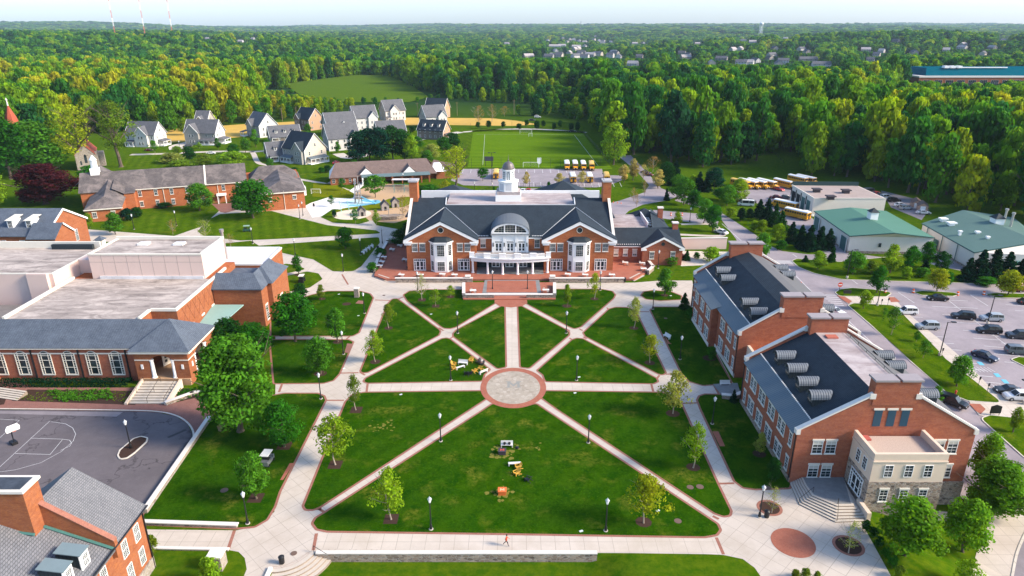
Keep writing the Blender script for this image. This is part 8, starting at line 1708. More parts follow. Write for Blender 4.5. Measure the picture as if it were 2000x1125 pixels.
def crown(name, seed, blobs, per, leaf, shape='round', mat=None, br=.26, fill=.35, flat=.75):
 """unit crown: about 1 wide and 1 tall, base at z = 0; leaves gathered in clumps"""
 rng = random.Random(seed); mb = MB(); mb.c = []
 def rad(z):
  if shape == 'round': return sqrt(max(0.0, 1 - (2*z-1)**2))
  if shape == 'dome': return sqrt(max(0.0, 1 - max(0, z-.25)**2/.5625)) * (1 if z > .25 else .45 + .55*sqrt(max(0, z/.25)))
  if shape == 'oval': return (sin(pi*min(1, z**.72)))**.75
  if shape == 'cone': return max(.03, (1-z))**.85
  if shape == 'column': return min(1, 3*z+.3)*min(1, 5.0*(1-z))**.6
  if shape == 'wood': return (.78 + .5*z if z < .44 else sqrt(max(0, 1 - ((z-.42)/.58)**2)))
 lump = [(rng.uniform(0, 6.28), rng.uniform(.0, 1), rng.uniform(.75, 1.18)) for _ in range(9)]
 for k in range(blobs):
  z = rng.random()**(.85 if shape != 'cone' else 1.5); r = rad(z); a = rng.uniform(0, 2*pi)
  q = r*(rng.random()**fill if rng.random() < .85 else rng.random()); g = 1.0
  for (la, lz, lg) in lump:
   dd = (cos(a-la)+1)/2 * exp(-((z-lz)/.3)**2); g += (lg-1)*dd
  B = br*rng.uniform(.6, 1.2)*(.45 + .55*r if shape == 'cone' else 1); R_ = max(0, .5*g - B*.55)
  c = Vector((cos(a)*q*R_, sin(a)*q*R_, z*(1-B*.8) + B*.25)); t0 = rng.random(); t1 = rng.random()**2.2
  for j in range(per):
   d = Vector((rng.gauss(0,1), rng.gauss(0,1), rng.gauss(0,1)+.25)).normalized(); p = c + Vector((d.x*B*.62, d.y*B*.62, d.z*B*.62*flat))*rng.uniform(.55, 1.08)
   if shape == 'cone': p.z -= .05*hypot(p.x, p.y)*2
   nn = d*.9 + Vector((rng.uniform(-1,1), rng.uniform(-1,1), rng.uniform(-.6,1)))*.75
   quad_leaf(mb, p, nn, leaf, rng, (min(1, max(0, t0 + rng.uniform(-.22, .22))), min(1, t1 + rng.random()*.25), 0, 1))
 return mb.mesh(name, [mat or LEAF])
def trunk_mesh(name, seed, clear=.28, limbs=7, spread=.30, r=.022, mat=None, lean=.03, twigs=2, top=.9):
 rng = random.Random(seed); mb = MB(); p = Vector((0,0,0)); n = 6; pts = [p.copy()]
 for i in range(n): p = p + Vector((rng.uniform(-lean, lean), rng.uniform(-lean, lean), top/n)); pts.append(p.copy())
 mb.tube((0,0,-.01), (0,0,.02), r*1.6, r*1.05, 7)
 for i in range(n): mb.tube(pts[i], pts[i+1], r*(1-.8*i/n)*1.02, r*(1-.8*(i+1)/n), 7, cap=False)
 for k in range(limbs):
  z = clear + (top-.12-clear)*k/max(1, limbs); i = min(n-1, int(z/top*n)); b = pts[i].lerp(pts[i+1], z/top*n - i); a = k*2.4 + rng.uniform(-.5,.5); L = spread*(1.05 - .6*z)*rng.uniform(.75,1.15); e = b + Vector((cos(a)*L, sin(a)*L, L*rng.uniform(.55,1.05))); m_ = b.lerp(e,.5) + Vector((0,0,-.02)); rr = r*(1-.75*z/top)*.55
  mb.tube(b, m_, rr, rr*.7, 5, cap=False); mb.tube(m_, e, rr*.7, rr*.25, 5, cap=False)
  for t in range(twigs): q = m_.lerp(e, rng.uniform(.1,.8)); a2 = a + rng.uniform(-1.2,1.2); mb.tube(q, q + Vector((cos(a2), sin(a2), rng.uniform(.4,1)))*L*.45, rr*.35, rr*.12, 4, cap=False)
 return mb.mesh(name, [mat or BARK])
CR = {'broad': [crown('leaf_crown', 11+i, 62, 70, .030, 'dome') for i in range(3)], 'ball': [crown('leaf_crown', 21, 70, 64, .030, 'round', br=.22)], 'maple': [crown('leaf_crown', 31, 150, 85, .021, 'dome', br=.19, fill=.28)], 'oval': [crown('leaf_crown', 41+i, 52, 52, .034, 'oval', br=.24) for i in range(2)],
 'airy': [crown('leaf_crown', 51+i, 66, 24, .033, 'oval', br=.25, fill=.6) for i in range(3)], 'column': [crown('leaf_crown', 61, 46, 46, .05, 'column', br=.34)], 'spruce': [crown('leaf_crown', 71+i, 170, 30, .036, 'cone', br=.20, fill=.5, flat=.6) for i in range(2)], 'pine': [crown('leaf_crown', 77+i, 54, 52, .034, 'wood', br=.28, flat=.5) for i in range(2)],
 'shrub': [crown('leaf_crown', 81+i, 40, 46, .045, 'dome', br=.32) for i in range(2)], 'bare': [crown('leaf_crown', 91+i, 60, 9, .022, 'oval', br=.22, fill=.7) for i in range(2)], 'spread': [crown('leaf_crown', 95+i, 95, 26, .020, 'dome', br=.20, fill=.5) for i in range(2)]}
TK = {'broad': [trunk_mesh('trunk', 1, .22)], 'ball': [trunk_mesh('trunk', 2, .3, r=.02)], 'maple': [trunk_mesh('trunk', 3, .18, 9, .4, .03)], 'oval': [trunk_mesh('trunk', 4, .25)], 'airy': [trunk_mesh('trunk', 5+i, .22, 11, .26, .013, BARKP, twigs=3) for i in range(3)], 'column': [trunk_mesh('trunk', 6, .2, 5, .12, .016)], 'spruce': [trunk_mesh('trunk', 7, .1, 3, .1, .016, lean=.004)], 'pine': [trunk_mesh('trunk', 8, .3, 8, .25, .02, lean=.01)], 'shrub': [trunk_mesh('stem', 9, .1, 6, .35, .02)], 'bare': [trunk_mesh('trunk', 10+i, .18, 16, .34, .014, BARKP, twigs=6) for i in range(2)], 'spread': [trunk_mesh('trunk', 14, .25, 12, .42, .034, twigs=5)]}
CLEARF = {'broad': .14, 'ball': .22, 'maple': .08, 'oval': .16, 'airy': .2, 'column': .14, 'spruce': .02, 'pine': .12, 'shrub': 0.0, 'bare': .16, 'spread': .26}
COLS = {'green': (.026,.135,.008), 'bright': (.064,.205,.014), 'lime': (.155,.28,.012), 'yellow': (.24,.30,.012), 'olive': (.11,.18,.012), 'fresh': (.105,.26,.012), 'dark': (.013,.07,.010), 'darkest': (.005,.036,.016), 'blossom': (.36,.33,.12), 'pale': (.24,.30,.06), 'purple': (.055,.010,.014), 'tawny': (.25,.17,.05), 'teal': (.006,.052,.030)}
def top_z(p, ty):
 lo, hi = p.z, p.z + 120
 for _ in range(40):
  z = (lo+hi)/2; f = p.y*cos(PITCH) - (z-CAMH)*sin(PITCH); u = p.y*sin(PITCH) + (z-CAMH)*cos(PITCH)
  if 562.5 - FPX*u/f > ty: lo = z
  else: hi = z
 return (lo+hi)/2
_tn = [0]
def tree(kind, px, py, ty, wpx, colr, label, group=None, name=None, cat=None):
 p = GG(px, py); wpx *= 1.45 if kind == 'spruce' else 1.15; H = max(.5, top_z(p, ty) - p.z); dep = p.y*cos(PITCH) - (p.z + H*.5 - CAMH)*sin(PITCH); W = wpx*dep/FPX; _tn[0] += 1; k = _tn[0]
 nm = name or ('shrub' if kind == 'shrub' else 'conifer_tree' if kind in ('spruce', 'pine') else 'broadleaf_tree'); t = thing(nm, label, cat or ('shrub' if kind == 'shrub' else 'tree'), p, (k*2.399) % 6.28, group); cf = CLEARF[kind]; rng = random.Random(k)
 tm = TK[kind][k % len(TK[kind])]; o = bpy.data.objects.new('stem' if kind == 'shrub' else 'trunk', tm); link(o, t); o.scale = (H, H, H) if kind not in ('spread', 'maple') else (max(W, H*.8), max(W, H*.8), H)
 if kind == 'shrub': o.scale = (W*.6, W*.6, H*.8)
 c = bpy.data.objects.new('crown', CR[kind][k % len(CR[kind])]); link(c, t); c.location = (0, 0, H*cf); c.scale = (W, W, H*(1-cf)); b = COLS[colr]; v = rng.uniform(.86, 1.14); c.color = (b[0]*v*rng.uniform(.93, 1.07), b[1]*v, b[2]*v, 1); return t
TREES = [
 # quad
 ('airy',655,908,806,84,'lime','young yellow-green tree by the left walk, lower left of the quad'),('airy',764,1015,911,72,'lime','young yellow-green tree on the left of the front lawn'),('airy',1257,1022,922,82,'yellow','young golden-green tree on the right of the front lawn'),('airy',695,801,727,32,'olive','slender olive young tree on the left of the crossing walk'),('airy',733,707,644,42,'lime','young olive-yellow tree below the left diagonal path'),('airy',759,641,590,26,'olive','small young tree at the top of the left triangular lawn'),('airy',1354,914,820,48,'lime','young yellow-green tree beside the right walk, below the crossing'),('airy',1314,808,722,66,'pale','pale spreading young tree at the right crossing'),('airy',1269,709,650,40,'yellow','young yellowish tree beside the right walk, above the crossing'),('airy',1238,641,576,28,'pale','slim pale young tree at the top of the right triangular lawn'),('bare',824,585,532,30,'pale','nearly bare young tree before the left terrace wall'),('airy',851,598,563,26,'lime','sparse young tree left of the forecourt wall, lower one'),('airy',880,580,556,20,'lime','tiny young tree closest to the left forecourt wall'),('oval',1107,599,552,19,'lime','narrow bushy young tree right of the forecourt wall'),('airy',1161,584,530,24,'yellow','yellowish young tree before the right terrace wall'),('oval',1298,577,521,46,'bright','rounded young tree on the small oval lawn'),('spruce',1336,602,571,20,'dark','small dark conifer at the corner of the far dormitory'),('shrub',1350,622,600,28,'green','round green shrub at the far dormitory wall'),('shrub',1388,702,676,26,'green','dark shrub in the shade of the far dormitory'),('oval',1483,888,843,28,'pale','pale round young tree in the shade of the near dormitory'),('bare',1507,1002,948,34,'pale','pale multi-stemmed tree in the ringed bed by the steps'),('bare',1657,1080,1012,46,'pale','pale multi-stemmed tree in the lower ringed bed'),('spruce',1432,785,760,14,'darkest','tiny dark conifer by the slate patio'),('shrub',1507,940,892,32,'dark','dark shrub at the corner of the near dormitory'),
 # lower left
 ('maple',470,842,652,178,'bright','big bright green maple in front of the entrance pavilion'),('broad',556,873,782,78,'green','rounded green tree with mulch square left of the walk'),('broad',501,974,883,72,'bright','small bright tree beside the golf cart on the lower left lawn'),('broad',626,731,655,68,'bright','bright round tree beside the brick pad at the left walk'),('oval',660,668,598,50,'bright','oval bright green tree above the side path'),('broad',577,667,570,104,'green','large dark green tree before the brick annex'),('broad',450,690,618,78,'dark','dark bushy tree between the pavilion and the annex'),('broad',497,695,628,84,'green','mid-green bushy tree in front of the annex wall'),('shrub',588,582,553,36,'dark','dark shrub beside the golf cart'),('oval',628,585,554,20,'olive','tiny dark young tree beside the pale stone pier'),('oval',583,537,495,24,'green','small tree on the little grass triangle'),('shrub',300,1082,1044,32,'olive','olive shrub at the corner of the slate-roofed hall'),('shrub',412,1140,1088,50,'lime','yellow-green shrub beside the lower stone pier'),('shrub',436,764,752,20,'green','clipped shrub at the maple foot'),
 # north-west
 ('broad',675,486,442,40,'green','single dark green tree on the northwest lawn'),('broad',495,426,346,94,'green','very large dark green tree before the school building'),('broad',390,412,356,56,'bright','mid-size green tree against the school building wall'),('shrub',250,430,406,30,'darkest','dark round shrub by the school lamp'),('shrub',268,424,404,30,'dark','second dark round shrub by the school lamp'),('oval',226,458,413,44,'bright','green and gold tree behind the low connector roof'),('oval',176,446,414,22,'lime','slim yellow-green tree at the school wing corner'),('shrub',322,406,395,34,'dark','low dark shrub bed along the school wall'),('bare',338,458,428,26,'tawny','small bare tawny tree on the school lawn'),('bare',402,470,425,30,'pale','nearly bare tree at the path fork by the school lawn'),('bare',451,482,455,22,'tawny','tiny bare tree behind the theatre roof'),('ball',733,386,341,46,'bright','perfectly round green tree in the playground'),('airy',648,404,380,16,'green','thin young tree on the playground paving'),('airy',694,437,405,18,'green','thin young tree in the sand ring'),('airy',735,440,408,20,'lime','pale young tree beside the play boat'),('bare',788,425,378,34,'tawny','bare branching tree next to the left parapet of the hall'),('airy',668,372,346,20,'green','small young tree at the nursery path'),('broad',779,480,447,36,'dark','dark shrubby tree against the left side of the hall, lower'),('broad',800,462,432,40,'dark','dark shrubby tree against the left side of the hall, upper'),('shrub',742,500,484,30,'green','green shrub beside the left terrace, upper'),('shrub',728,532,512,28,'green','green shrub beside the left terrace, lower'),('shrub',820,440,415,34,'lime','yellow-green shrub by the hall parapet'),('shrub',653,424,410,12,'darkest','dark carved stump at the playground edge'),
 ('spread',890,372,281,64,'yellow','tall golden-yellow tree left of the bus car park'),('ball',943,353,327,24,'green','small clipped round tree in the bus car park'),('column',898,383,366,6,'green','thin columnar evergreen left of the cupola'),('column',1071,385,352,7,'green','thin columnar evergreen right of the cupola'),('column',965,384,362,5,'green','thin columnar evergreen at the cupola base'),('airy',870,385,350,30,'yellow','yellow-leaved young tree behind the hall'),('shrub',838,378,360,44,'green','hedge-like shrub row right of the swings'),
 # houses green
 ('spread',237,326,192,92,'olive','huge spreading tree with dark trunk left of the pale grey house'),('spread',160,332,198,98,'yellow','tall yellow-olive tree in front of the stone chapel'),('broad',80,338,232,130,'bright','broad bright green tree left of the chapel'),('broad',22,350,228,110,'green','dark green broad tree under the red spire'),('maple',90,398,318,138,'purple','large dark purple beech behind the brick hall'),('broad',-8,410,318,60,'lime','yellow-green tree cut by the left edge'),('shrub',182,352,322,60,'green','dark green shrubs at the chapel foot'),('broad',371,314,284,34,'dark','dark round tree behind the school roof'),('broad',400,324,298,36,'olive','olive round tree behind the school roof'),('shrub',455,322,294,66,'lime','broad yellow-green shrubby tree behind the school roof'),('shrub',335,318,298,56,'pale','pale green bushy tree behind the school roof, left'),('shrub',355,328,312,56,'lime','low lime bush behind the school roof ridge'),('airy',303,302,272,20,'bright','small young tree before the pale grey house'),('oval',426,292,268,16,'green','small green tree at the wraparound porch'),('oval',480,298,267,24,'bright','bright green tree on the house lawn'),('oval',500,287,250,22,'bright','second bright green tree on the house lawn'),('broad',362,264,228,26,'lime','yellowish tree left of the wraparound-porch house'),('airy',390,290,277,14,'lime','tiny young tree by the wraparound porch steps'),('oval',603,265,240,18,'bright','green tree at the brown and tan house'),('oval',660,300,275,16,'bright','small green tree right of the corner house'),('shrub',640,336,322,22,'dark','dark shrub at the corner house porch'),('shrub',628,338,326,16,'green','green shrub at the corner house steps'),
 ('broad',347,303,284,24,'lime','lime tree between the two grey porch houses'),('broad',458,300,280,26,'green','green tree right of the wraparound-porch house'),('broad',523,296,272,22,'green','green tree between the white house and the taupe cottage'),('shrub',575,338,326,18,'dark','dark shrub below the attached cottage wing'),('broad',694,338,312,24,'green','green tree at the left foot of the dark pines'),('oval',706,282,252,20,'bright','bright narrow tree before the white-fronted house'),('broad',740,262,244,22,'green','small tree between the two far pale houses'),('shrub',806,258,246,18,'dark','dark shrub at the far end of the house street'),('broad',528,330,308,18,'bright','bright small tree on the green in front of the cottage wing'),
 ('pine',700,318,252,60,'teal','dark pine, leftmost of the clump behind the nursery'),('pine',722,316,246,62,'teal','dark pine, second of the clump behind the nursery'),('pine',745,318,243,60,'teal','dark pine in the middle of the clump behind the nursery'),('pine',768,314,241,62,'dark','dark pine, fourth of the clump behind the nursery'),('pine',790,316,250,54,'dark','dark pine, right end of the clump behind the nursery'),('broad',805,318,262,36,'lime','yellow-green tree at the right of the dark pines'),('broad',835,318,292,34,'bright','green bushy tree beside the nursery roof'),('broad',815,290,266,30,'green','small green tree left of the brown dormered cottage'),('broad',868,300,266,34,'green','green tree right of the brown dormered cottage'),('shrub',885,290,258,40,'dark','dark bushy tree at the near corner of the field'),('broad',845,312,280,38,'pale','pale green tree between the cottage and the golden tree'),
 ]
for a in TREES: tree(*a)
for i, (px, py, ty, w_) in enumerate(((934,251,237,9),(954,251,234,10),(983,250,236,9),(1014,254,240,11),(1028,247,233,9),(1049,254,234,11),(1061,249,234,9),(1082,255,239,9),(1094,250,234,9),(1115,256,239,10),(1128,258,236,9))): tree('column', px, py, ty, w_, 'dark', 'small clipped dark tree in the row along the far side of the sports field', 'clipped trees beyond the field')
for px, py, ty, w_, lb in ((935,243,202,26,'bare brown tree in the straw field, left one'),(961,238,202,22,'bare brown tree in the straw field, right one'),(985,228,205,24,'bare tawny tree beyond the straw field')): tree('bare', px, py, ty, w_, 'tawny', lb)
# right-hand side
for a in [('broad',1198,322,236,56,'lime','large yellow-green tree at the right side of the sports field'),('bare',1256,352,318,26,'blossom','pale blossoming tree at the road bend, left'),('oval',1236,352,308,28,'blossom','pale blossoming tree at the road bend, tallest'),('oval',1285,368,328,30,'blossom','pale blossoming tree across the road'),('oval',1218,356,320,26,'blossom','pale blossoming tree by the bus verge'),('airy',1137,362,332,22,'blossom','pale sparse tree behind the rear buses'),('airy',1028,365,334,18,'blossom','pale bare tree in the bus car park, left'),('airy',1092,366,336,22,'blossom','pale bare tree in the bus car park, right'),('bare',1258,383,350,14,'tawny','bare thin tree on the drive verge'),('spruce',1301,392,367,12,'darkest','small dark spruce on the drive lawn'),('bare',1237,393,365,18,'tawny','bare thin tree at the drive kerb'),('bare',1243,404,375,16,'tawny','bare thin tree on the drive lawn'),
 ('broad',1322,388,338,38,'bright','green tree in the road row, farthest'),('broad',1335,400,344,44,'bright','green tree in the road row, second'),('broad',1354,412,368,36,'green','green tree in the road row, third'),('broad',1374,436,386,38,'bright','green tree in the road row, fourth'),('broad',1392,452,398,38,'green','green tree in the road row, nearest'),('broad',1420,402,358,40,'bright','bright round tree left of the east yard'),('broad',1441,396,346,34,'lime','yellow-green tree at the corner of the east yard'),('broad',1405,390,366,30,'green','green tree behind the road row'),('spruce',1365,372,334,22,'darkest','dark spruce in the thicket by the road, left'),('spruce',1380,374,338,22,'darkest','dark spruce in the thicket by the road, right'),('broad',1395,372,326,46,'teal','blue-green bushy tree in the thicket'),('broad',1300,362,314,48,'dark','dark tree right of the road bend'),('spruce',1318,362,312,26,'darkest','dark spruce right of the road bend'),('bare',1275,336,302,34,'tawny','greyish bare shrub beside the upper road'),('broad',1352,370,340,22,'lime','pale green tree on the rough grass'),('broad',1488,504,452,34,'bright','bright green tree behind the far dormitory chimney'),('shrub',1390,512,482,44,'lime','yellow-green bush beside the loading yard'),('shrub',1312,516,498,36,'bright','yellow-green bush at the low wing corner'),('spruce',1341,508,488,14,'dark','small conifer before the loading yard'),('oval',1321,446,412,26,'lime','lime young tree by the low wing'),('shrub',1360,505,492,16,'green','little conifer-like shrub before the loading yard'),
 ('shrub',1426,424,404,26,'lime','clipped yellow-green shrub by the road, upper'),('shrub',1473,452,430,26,'lime','clipped yellow-green shrub by the road, lower'),('broad',1447,432,404,20,'darkest','dark rounded evergreen by the road, left'),('broad',1462,430,406,18,'darkest','dark rounded evergreen by the road, right'),('broad',1487,456,428,24,'lime','lime young tree by the lower clipped shrub'),('broad',1518,472,434,36,'lime','yellow-green tree in the conifer planting'),('shrub',1526,488,468,26,'green','rounded shrub at the planting tip'),
 ('spruce',1482,424,388,24,'darkest','tall dark conifer, first from the white van'),('spruce',1497,432,386,26,'darkest','tall dark conifer, second from the white van'),('spruce',1512,442,396,24,'dark','tall dark conifer beside the bus, upper'),('spruce',1524,452,410,24,'dark','tall dark conifer beside the bus, lower'),('spruce',1545,474,432,26,'darkest','dark conifer in the planting, left of the row'),('spruce',1562,484,438,28,'darkest','dark conifer in the planting, second of the row'),('spruce',1580,488,438,30,'darkest','dark conifer in the planting, third of the row'),('spruce',1600,488,440,30,'darkest','dark conifer in the planting, fourth of the row'),('spruce',1617,486,445,26,'darkest','dark conifer in the planting, right end of the row'),('spruce',1624,512,482,18,'dark','single conifer at the green shed drive'),
 ('broad',1597,526,488,38,'lime','lime tree at the left end of the planted island'),('spruce',1572,512,498,14,'dark','tiny conifer at the left end of the planted island'),('broad',1665,536,490,50,'bright','green tree in the planted island by the dark pole'),('oval',1738,534,474,44,'lime','tall lime tree in the middle of the planted island'),('pine',1776,530,477,32,'green','loose pine in the planted island, left'),('pine',1808,524,468,34,'green','loose pine in the planted island, right'),('pine',1836,532,488,30,'dark','feathery pine toward the right of the planted island'),('shrub',1803,542,522,32,'bright','round bright shrub in the planted island'),('spruce',1805,532,508,20,'darkest','small dark conifer in the planted island'),('broad',1712,572,516,42,'green','round green tree on the brick island'),('oval',1686,604,565,30,'lime','small lime tree by the brick crossing'),('broad',1830,570,524,46,'yellow','yellow-green tree at the first kerbed island'),('broad',1967,577,526,54,'yellow','yellow-green tree at the second kerbed island'),
 ('spruce',1888,548,502,34,'darkest','big dark conifer before the right shed, left'),('spruce',1910,548,486,40,'darkest','big dark conifer before the right shed, second'),('spruce',1936,548,484,42,'darkest','big dark conifer before the right shed, third'),('spruce',1962,546,490,40,'darkest','big dark conifer before the right shed, fourth'),('spruce',1990,548,504,40,'darkest','dark conifer at the right edge of the picture'),('shrub',1925,556,540,50,'green','low shrubs under the big dark conifers'),('shrub',1700,536,508,30,'olive','olive shrub in the planted island'),('shrub',1770,545,520,24,'lime','lime shrub in the planted island'),('shrub',1720,545,520,26,'olive','second olive shrub in the planted island'),('shrub',1850,556,530,24,'green','green shrub in the planted island'),
 ('airy',1740,654,596,32,'bright','young tree on the grass strip, upper'),('airy',1727,618,600,16,'bright','tiny young tree on the grass strip, uppermost'),('airy',1789,668,646,16,'green','little young tree at the kerb of the car park'),('airy',1802,700,662,34,'bright','leaning young tree in the middle of the grass strip'),('broad',1868,755,690,50,'bright','bright round tree by the parking signs'),('oval',1978,845,793,30,'lime','small lime tree at right beside the notice board'),('oval',1826,790,752,30,'bright','tree top peeping behind the near dormitory gable'),
 ('broad',1917,940,842,74,'fresh','bright tree at the right corner of the near dormitory'),('maple',1935,1005,900,150,'fresh','wide bright tree over the pavement at lower right'),('broad',1880,1078,978,104,'fresh','spreading green tree below the near dormitory corner'),('broad',1768,1084,972,140,'fresh','wide bright tree before the stone entrance block'),('shrub',1690,1036,1016,24,'dark','clipped dark shrub at the steps, first in the row'),('shrub',1704,1050,1030,24,'dark','clipped dark shrub, second in the row'),('shrub',1717,1068,1048,22,'dark','clipped dark shrub, third in the row'),('shrub',1728,1088,1068,22,'green','clipped shrub, fourth in the row'),('shrub',1742,1108,1086,26,'green','clipped shrub, fifth in the row'),('shrub',1756,1128,1104,26,'olive','clipped shrub at the bottom of the row'),('shrub',1552,1132,1112,22,'olive','clipped shrub at the bottom edge, left'),('shrub',1573,1130,1110,22,'olive','clipped shrub at the bottom edge, middle'),('shrub',1595,1134,1116,20,'olive','clipped shrub at the bottom edge, right'),('airy',1885,1150,1095,60,'lime','sapling on the lower right lawn')]: tree(*a)
# hedge and planting beds by the arched windows
def leafy_box(name, label, cat, p0, p1, h, wd, n, leaf, col, kind=None):
 rng = random.Random(len(label)); mb = MB(); mb.c = []; p0 = Vector(p0); p1 = Vector(p1); d = (p1-p0); nrm = Vector((-d.y, d.x, 0)).normalized()
 for i in range(n):
  t = rng.random(); f = rng.random(); a = rng.uniform(-.5, .5); z = rng.random()
  if f < .5: z = rng.uniform(.88, 1.04); nn = Vector((0,0,1))
  else: a = (.5 if f < .75 else -.5)*rng.uniform(.85, 1.05); nn = nrm*(1 if a > 0 else -1)
  z *= .9 + .1*noise.noise(Vector((t*9, a*2, 1))); p = p0 + d*t + nrm*a*wd*(1-.15*z); quad_leaf(mb, Vector((p.x, p.y, h*z)), nn + Vector((rng.uniform(-.8,.8), rng.uniform(-.8,.8), rng.uniform(-.4,.8))), leaf, rng, (rng.random(), rng.random()*.4, 0, 1))
 o = bpy.data.objects.new(name, mb.mesh(name, [LEAF])); link(o); o.color = (*COLS[col], 1)
 if kind: o['kind'] = kind
 else: lab(o, label, cat)
 return o
leafy_box('hedge', 'dark clipped hedge below the arched windows', 'hedge', (-94.5, 111.4, 0), (-70.4, 111.4, 0), 1.25, 1.9, 3600, .17, 'darkest')
leafy_box('hedge', 'clipped hedge behind the swings at the playground edge', 'hedge', tuple(G(812,368)), tuple(G(895,380)), 1.5, 1.6, 1500, .2, 'dark')
def scatter(name, l, n, hmin, hmax, leaf, cols, seed):
 """planting of a bed: many small tufts"""
 rng = random.Random(seed); pl = P2(l); mb = MB(); mb.c = []; x0, x1 = min(p.x for p in pl), max(p.x for p in pl); y0, y1 = min(p.y for p in pl), max(p.y for p in pl); k = 0
 while k < n:
  q = (rng.uniform(x0, x1), rng.uniform(y0, y1))
  if not inside(q, pl): continue
  k += 1; h = rng.uniform(hmin, hmax); t = rng.random()
  for j in range(9): quad_leaf(mb, Vector((q[0] + rng.gauss(0,h*.4), q[1] + rng.gauss(0,h*.4), h*rng.uniform(.2,1))), (rng.uniform(-1,1), rng.uniform(-1,1), .9), leaf, rng, (t, rng.random(), 0, 1))
 o = bpy.data.objects.new(name, mb.mesh(name, [LEAF])); link(o); o.color = (*COLS[cols], 1); o['kind'] = 'stuff'
scatter('bed_planting', [(90,764),(210,762),(225,780),(110,786)], 260, .25, .6, .16, 'bright', 3); scatter('bed_planting', [(40,772),(95,764),(110,786),(30,782)], 90, .12, .25, .08, 'olive', 4); scatter('bed_planting', [(210,764),(276,766),(262,789),(222,786)], 90, .12, .25, .08, 'olive', 5); scatter('bed_planting', [(348,758),(384,760),(402,770),(346,784)], 90, .25, .6, .16, 'green', 6)
# ------------------------------------------------------------------ woods round the campus
WC = [crown('woodland_crown', 201+i, 46, 30, .058, 'wood', WOODL, br=.36, flat=.42) for i in range(4)]; WCON = [crown('woodland_crown', 211+i, 46, 18, .06, 'cone', WOODL, br=.26, flat=.5) for i in range(1)]
WFAR = [crown('woodland_crown', 221+i, 20, 14, .11, 'wood', WOODL, br=.42, flat=.45) for i in range(3)]
WTK = trunk_mesh('trunk', 33, .3, 5, .22, .016)
rng = random.Random(99); OPEN = [MEADOW, CAMPUS, CLEAR2]
TEALB = (xl-4, xl+195, Yb-16, Yb+52)
CH = HOMES + [(tp_.x, tp_.y, 5, zb_sp - 1), (xl+30, Yb, 32, zt_of - 4.5), (xl+95, Yb, 36, zt_of - 3), (xl+160, Yb, 36, zt_of - 5)] + [(*G(a, b).to_2d(), 26, 1.0) for a, b in ((582,176),(632,184),(690,190),(748,190),(795,186))]
CH = [(a, b, c, d, hypot(a, b)) for a, b, c, d in CH]
def blocked(x, y, w_):
 """None where nothing grows, else the tallest a tree may be without hiding something the photo shows"""
 for q in OPEN:
  if inside((x, y), q): return None
 if TEALB[0] < x < TEALB[1] and TEALB[2] < y < TEALB[3]: return None
 d = hypot(x, y); cap = 99; tz = None
 for hx, hy, hr, hz_, hd in CH:
  if d > hd + hr or abs(hx*y - hy*x) > (hr + w_*.45)*hd: continue
  al = (hx*x + hy*y)/hd - hd
  if al > -hr: return None
  if tz is None: tz = terrain_z(x, y)
  cap = min(cap, CAMH - (CAMH - hz_)*d/hd - tz)
 return cap
LOWT = P2([(470,250),(560,236),(640,225),(720,216),(800,216),(900,224),(1000,227),(1060,232),(1110,240),(1150,252),(1160,236),(1130,190),(1000,186),(840,190),(700,200),(560,196),(520,205)])
trees_ = []
def ring(y0, y1, sp, w0, h0, far):
 y = y0; row = 0
 while y < y1:
  hw = y*.79 + 25; n = int(2*hw/sp); row += 1
  for i in range(n):
   x = -hw + (i + .5*(row % 2))*sp + rng.uniform(-.38,.38)*sp; yy = y + rng.uniform(-.38,.38)*sp
   b = blocked(x, yy, w0)
   if b is None or b < 2.5: continue
   s = rng.uniform(.66, 1.34); dens = noise.noise(Vector((x/420, yy/420, 4.4)))
   if far and dens > .34 and rng.random() < .72: continue
   if inside((x, yy), LOWT): s *= .55
   h = h0*s*rng.uniform(.85, 1.15)*(1.14 if x > 60 and yy < 700 else 1); w_ = w0*s*rng.uniform(.85, 1.15)
   if h > b: b *= rng.uniform(.8, 1.12); w_ *= max(.45, min(1, b/h)); h = min(h, b)
   if far and dens > .1 and x > 60: h *= .8
   trees_.append((hypot(x, yy), x, yy, w_, h, far))
  y += sp*.9
ring(205, 960, 10.4, 14.0, 23.5, 0); ring(960, 2000, 13.5, 18.0, 21.0, 1); ring(2000, 3800, 20.0, 26.0, 21.0, 1); ring(3800, 12500, 52.0, 66.0, 22.0, 2)
near = sorted(t for t in trees_ if t[5] == 0); rest = near[300:] + [t for t in trees_ if t[5] > 0]
PINES = P2([(690,226),(1052,226),(1052,206),(880,196),(690,206)])
src = []
for k, (d, x, y, w_, h, _) in enumerate(near[:300]):
 con = inside((x, y), PINES); me = WCON[0] if con else WC[k % 4]
 if x < -110: lb, gp = 'tall leafy tree at the front of the yellow-green woods on the left', 'front trees of the left woods'
 elif x > 60: lb, gp = 'tall leafy tree at the front of the green woods on the right', 'front trees of the right woods'
 else: lb, gp = 'tall tree at the front of the woods beyond the field and houses', 'front trees of the far woods'
 t = thing('woodland_tree', lb, 'tree', (x, y, terrain_z(x, y)), rng.uniform(0, 6.28), gp); o = bpy.data.objects.new('trunk', WTK); link(o, t); o.scale = (h, h, h); c = bpy.data.objects.new('crown', me); link(c, t); c.location = (0, 0, h*.06); c.scale = (w_, w_, h*.95)
 if k < 4: src.append(c)
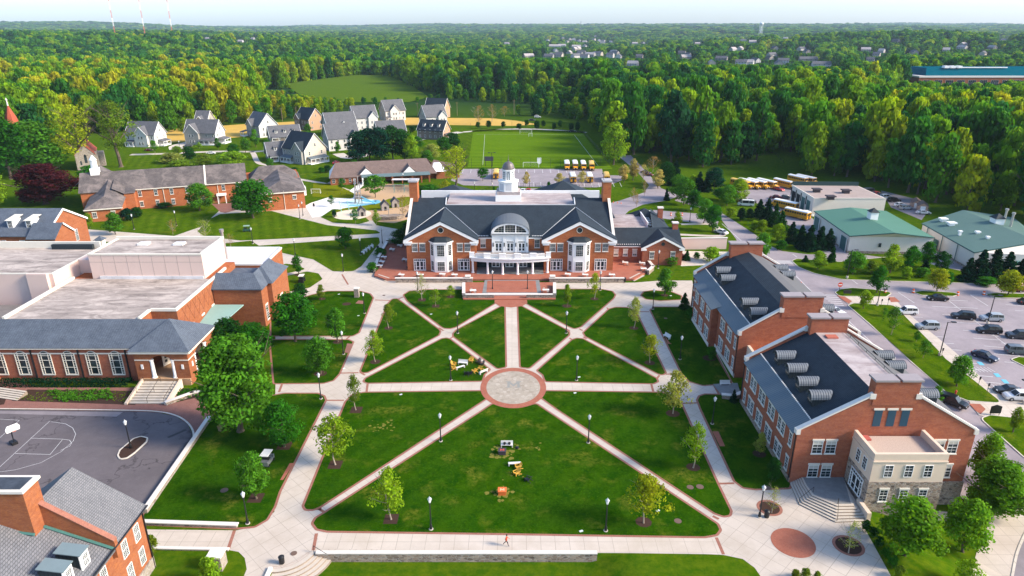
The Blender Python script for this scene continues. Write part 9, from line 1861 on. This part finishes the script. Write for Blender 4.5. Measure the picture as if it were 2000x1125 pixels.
def instancer(name, items, objs, cone=None):
 n = len(items); me = bpy.data.meshes.new(name); me.from_pydata([(t[1], t[2], terrain_z(t[1], t[2])) for t in items], [], [])
 a = me.attributes.new('rz', 'FLOAT', 'POINT'); a.data.foreach_set('value', [rng.uniform(0, 6.28) for _ in items])
 a = me.attributes.new('scl', 'FLOAT_VECTOR', 'POINT'); a.data.foreach_set('vector', [q for t in items for q in (t[3], t[3], t[4])])
 a = me.attributes.new('pick', 'INT', 'POINT'); a.data.foreach_set('value', [rng.randrange(len(objs)) for _ in items])
 o = bpy.data.objects.new(name, me); link(o); o['kind'] = 'stuff'; ng = bpy.data.node_groups.new(name, 'GeometryNodeTree')
 ng.interface.new_socket('Geometry', in_out='INPUT', socket_type='NodeSocketGeometry'); ng.interface.new_socket('Geometry', in_out='OUTPUT', socket_type='NodeSocketGeometry'); N = ng.nodes.new; L = ng.links.new
 gi, go = N('NodeGroupInput'), N('NodeGroupOutput'); ip = N('GeometryNodeInstanceOnPoints'); jn = N('GeometryNodeGeometryToInstance')
 for ob in reversed(objs):
  q = N('GeometryNodeObjectInfo'); q.inputs['Object'].default_value = ob; q.transform_space = 'ORIGINAL'; L(q.outputs['Geometry'], jn.inputs[0])
 def attr(nm, ty): q = N('GeometryNodeInputNamedAttribute'); q.data_type = ty; q.inputs['Name'].default_value = nm; return q.outputs['Attribute']
 cx = N('ShaderNodeCombineXYZ'); L(attr('rz', 'FLOAT'), cx.inputs[2]); L(gi.outputs[0], ip.inputs['Points']); L(jn.outputs[0], ip.inputs['Instance']); ip.inputs['Pick Instance'].default_value = True
 L(attr('pick', 'INT'), ip.inputs['Instance Index']); L(cx.outputs[0], ip.inputs['Rotation']); L(attr('scl', 'FLOAT_VECTOR'), ip.inputs['Scale']); L(ip.outputs[0], go.inputs[0]); md = o.modifiers.new('trees', 'NODES'); md.node_group = ng; return o
fars = []
for i, me in enumerate(WFAR):   # three trees of the far kind, standing at the front of the second belt
 t0 = [t for t in rest if t[5] == 1][i*7]; rest.remove(t0); t = thing('woodland_tree', 'tall tree in the middle distance of the woods', 'tree', (t0[1], t0[2], terrain_z(t0[1], t0[2])), 0, 'middle distance trees'); o = bpy.data.objects.new('trunk', WTK); link(o, t); o.scale = (t0[4],)*3; c = bpy.data.objects.new('crown', me); link(c, t); c.scale = (t0[3], t0[3], t0[4]); fars.append(c)
instancer('woodland', [t for t in rest if t[5] == 0 and not inside((t[1], t[2]), PINES)], src)
instancer('far_woodland', [t for t in rest if t[5] > 0], fars)
print('TREES', len(near), len(rest))
# ------------------------------------------------------------------ haze
hz = MB(); hz.box(-14500, 14500, -650, 14900, -45, 420); hm = bpy.data.materials.new('haze'); hm.use_nodes = True; nt = hm.node_tree; nt.nodes.clear(); o = nt.nodes.new('ShaderNodeOutputMaterial'); v = nt.nodes.new('ShaderNodeVolumePrincipled'); v.inputs['Color'].default_value = (.62, .80, 1.0, 1); v.inputs['Density'].default_value = .000045; v.inputs['Anisotropy'].default_value = .0; nt.links.new(v.outputs[0], o.inputs['Volume'])
ho = struct('haze', hz, hm, 'stuff')
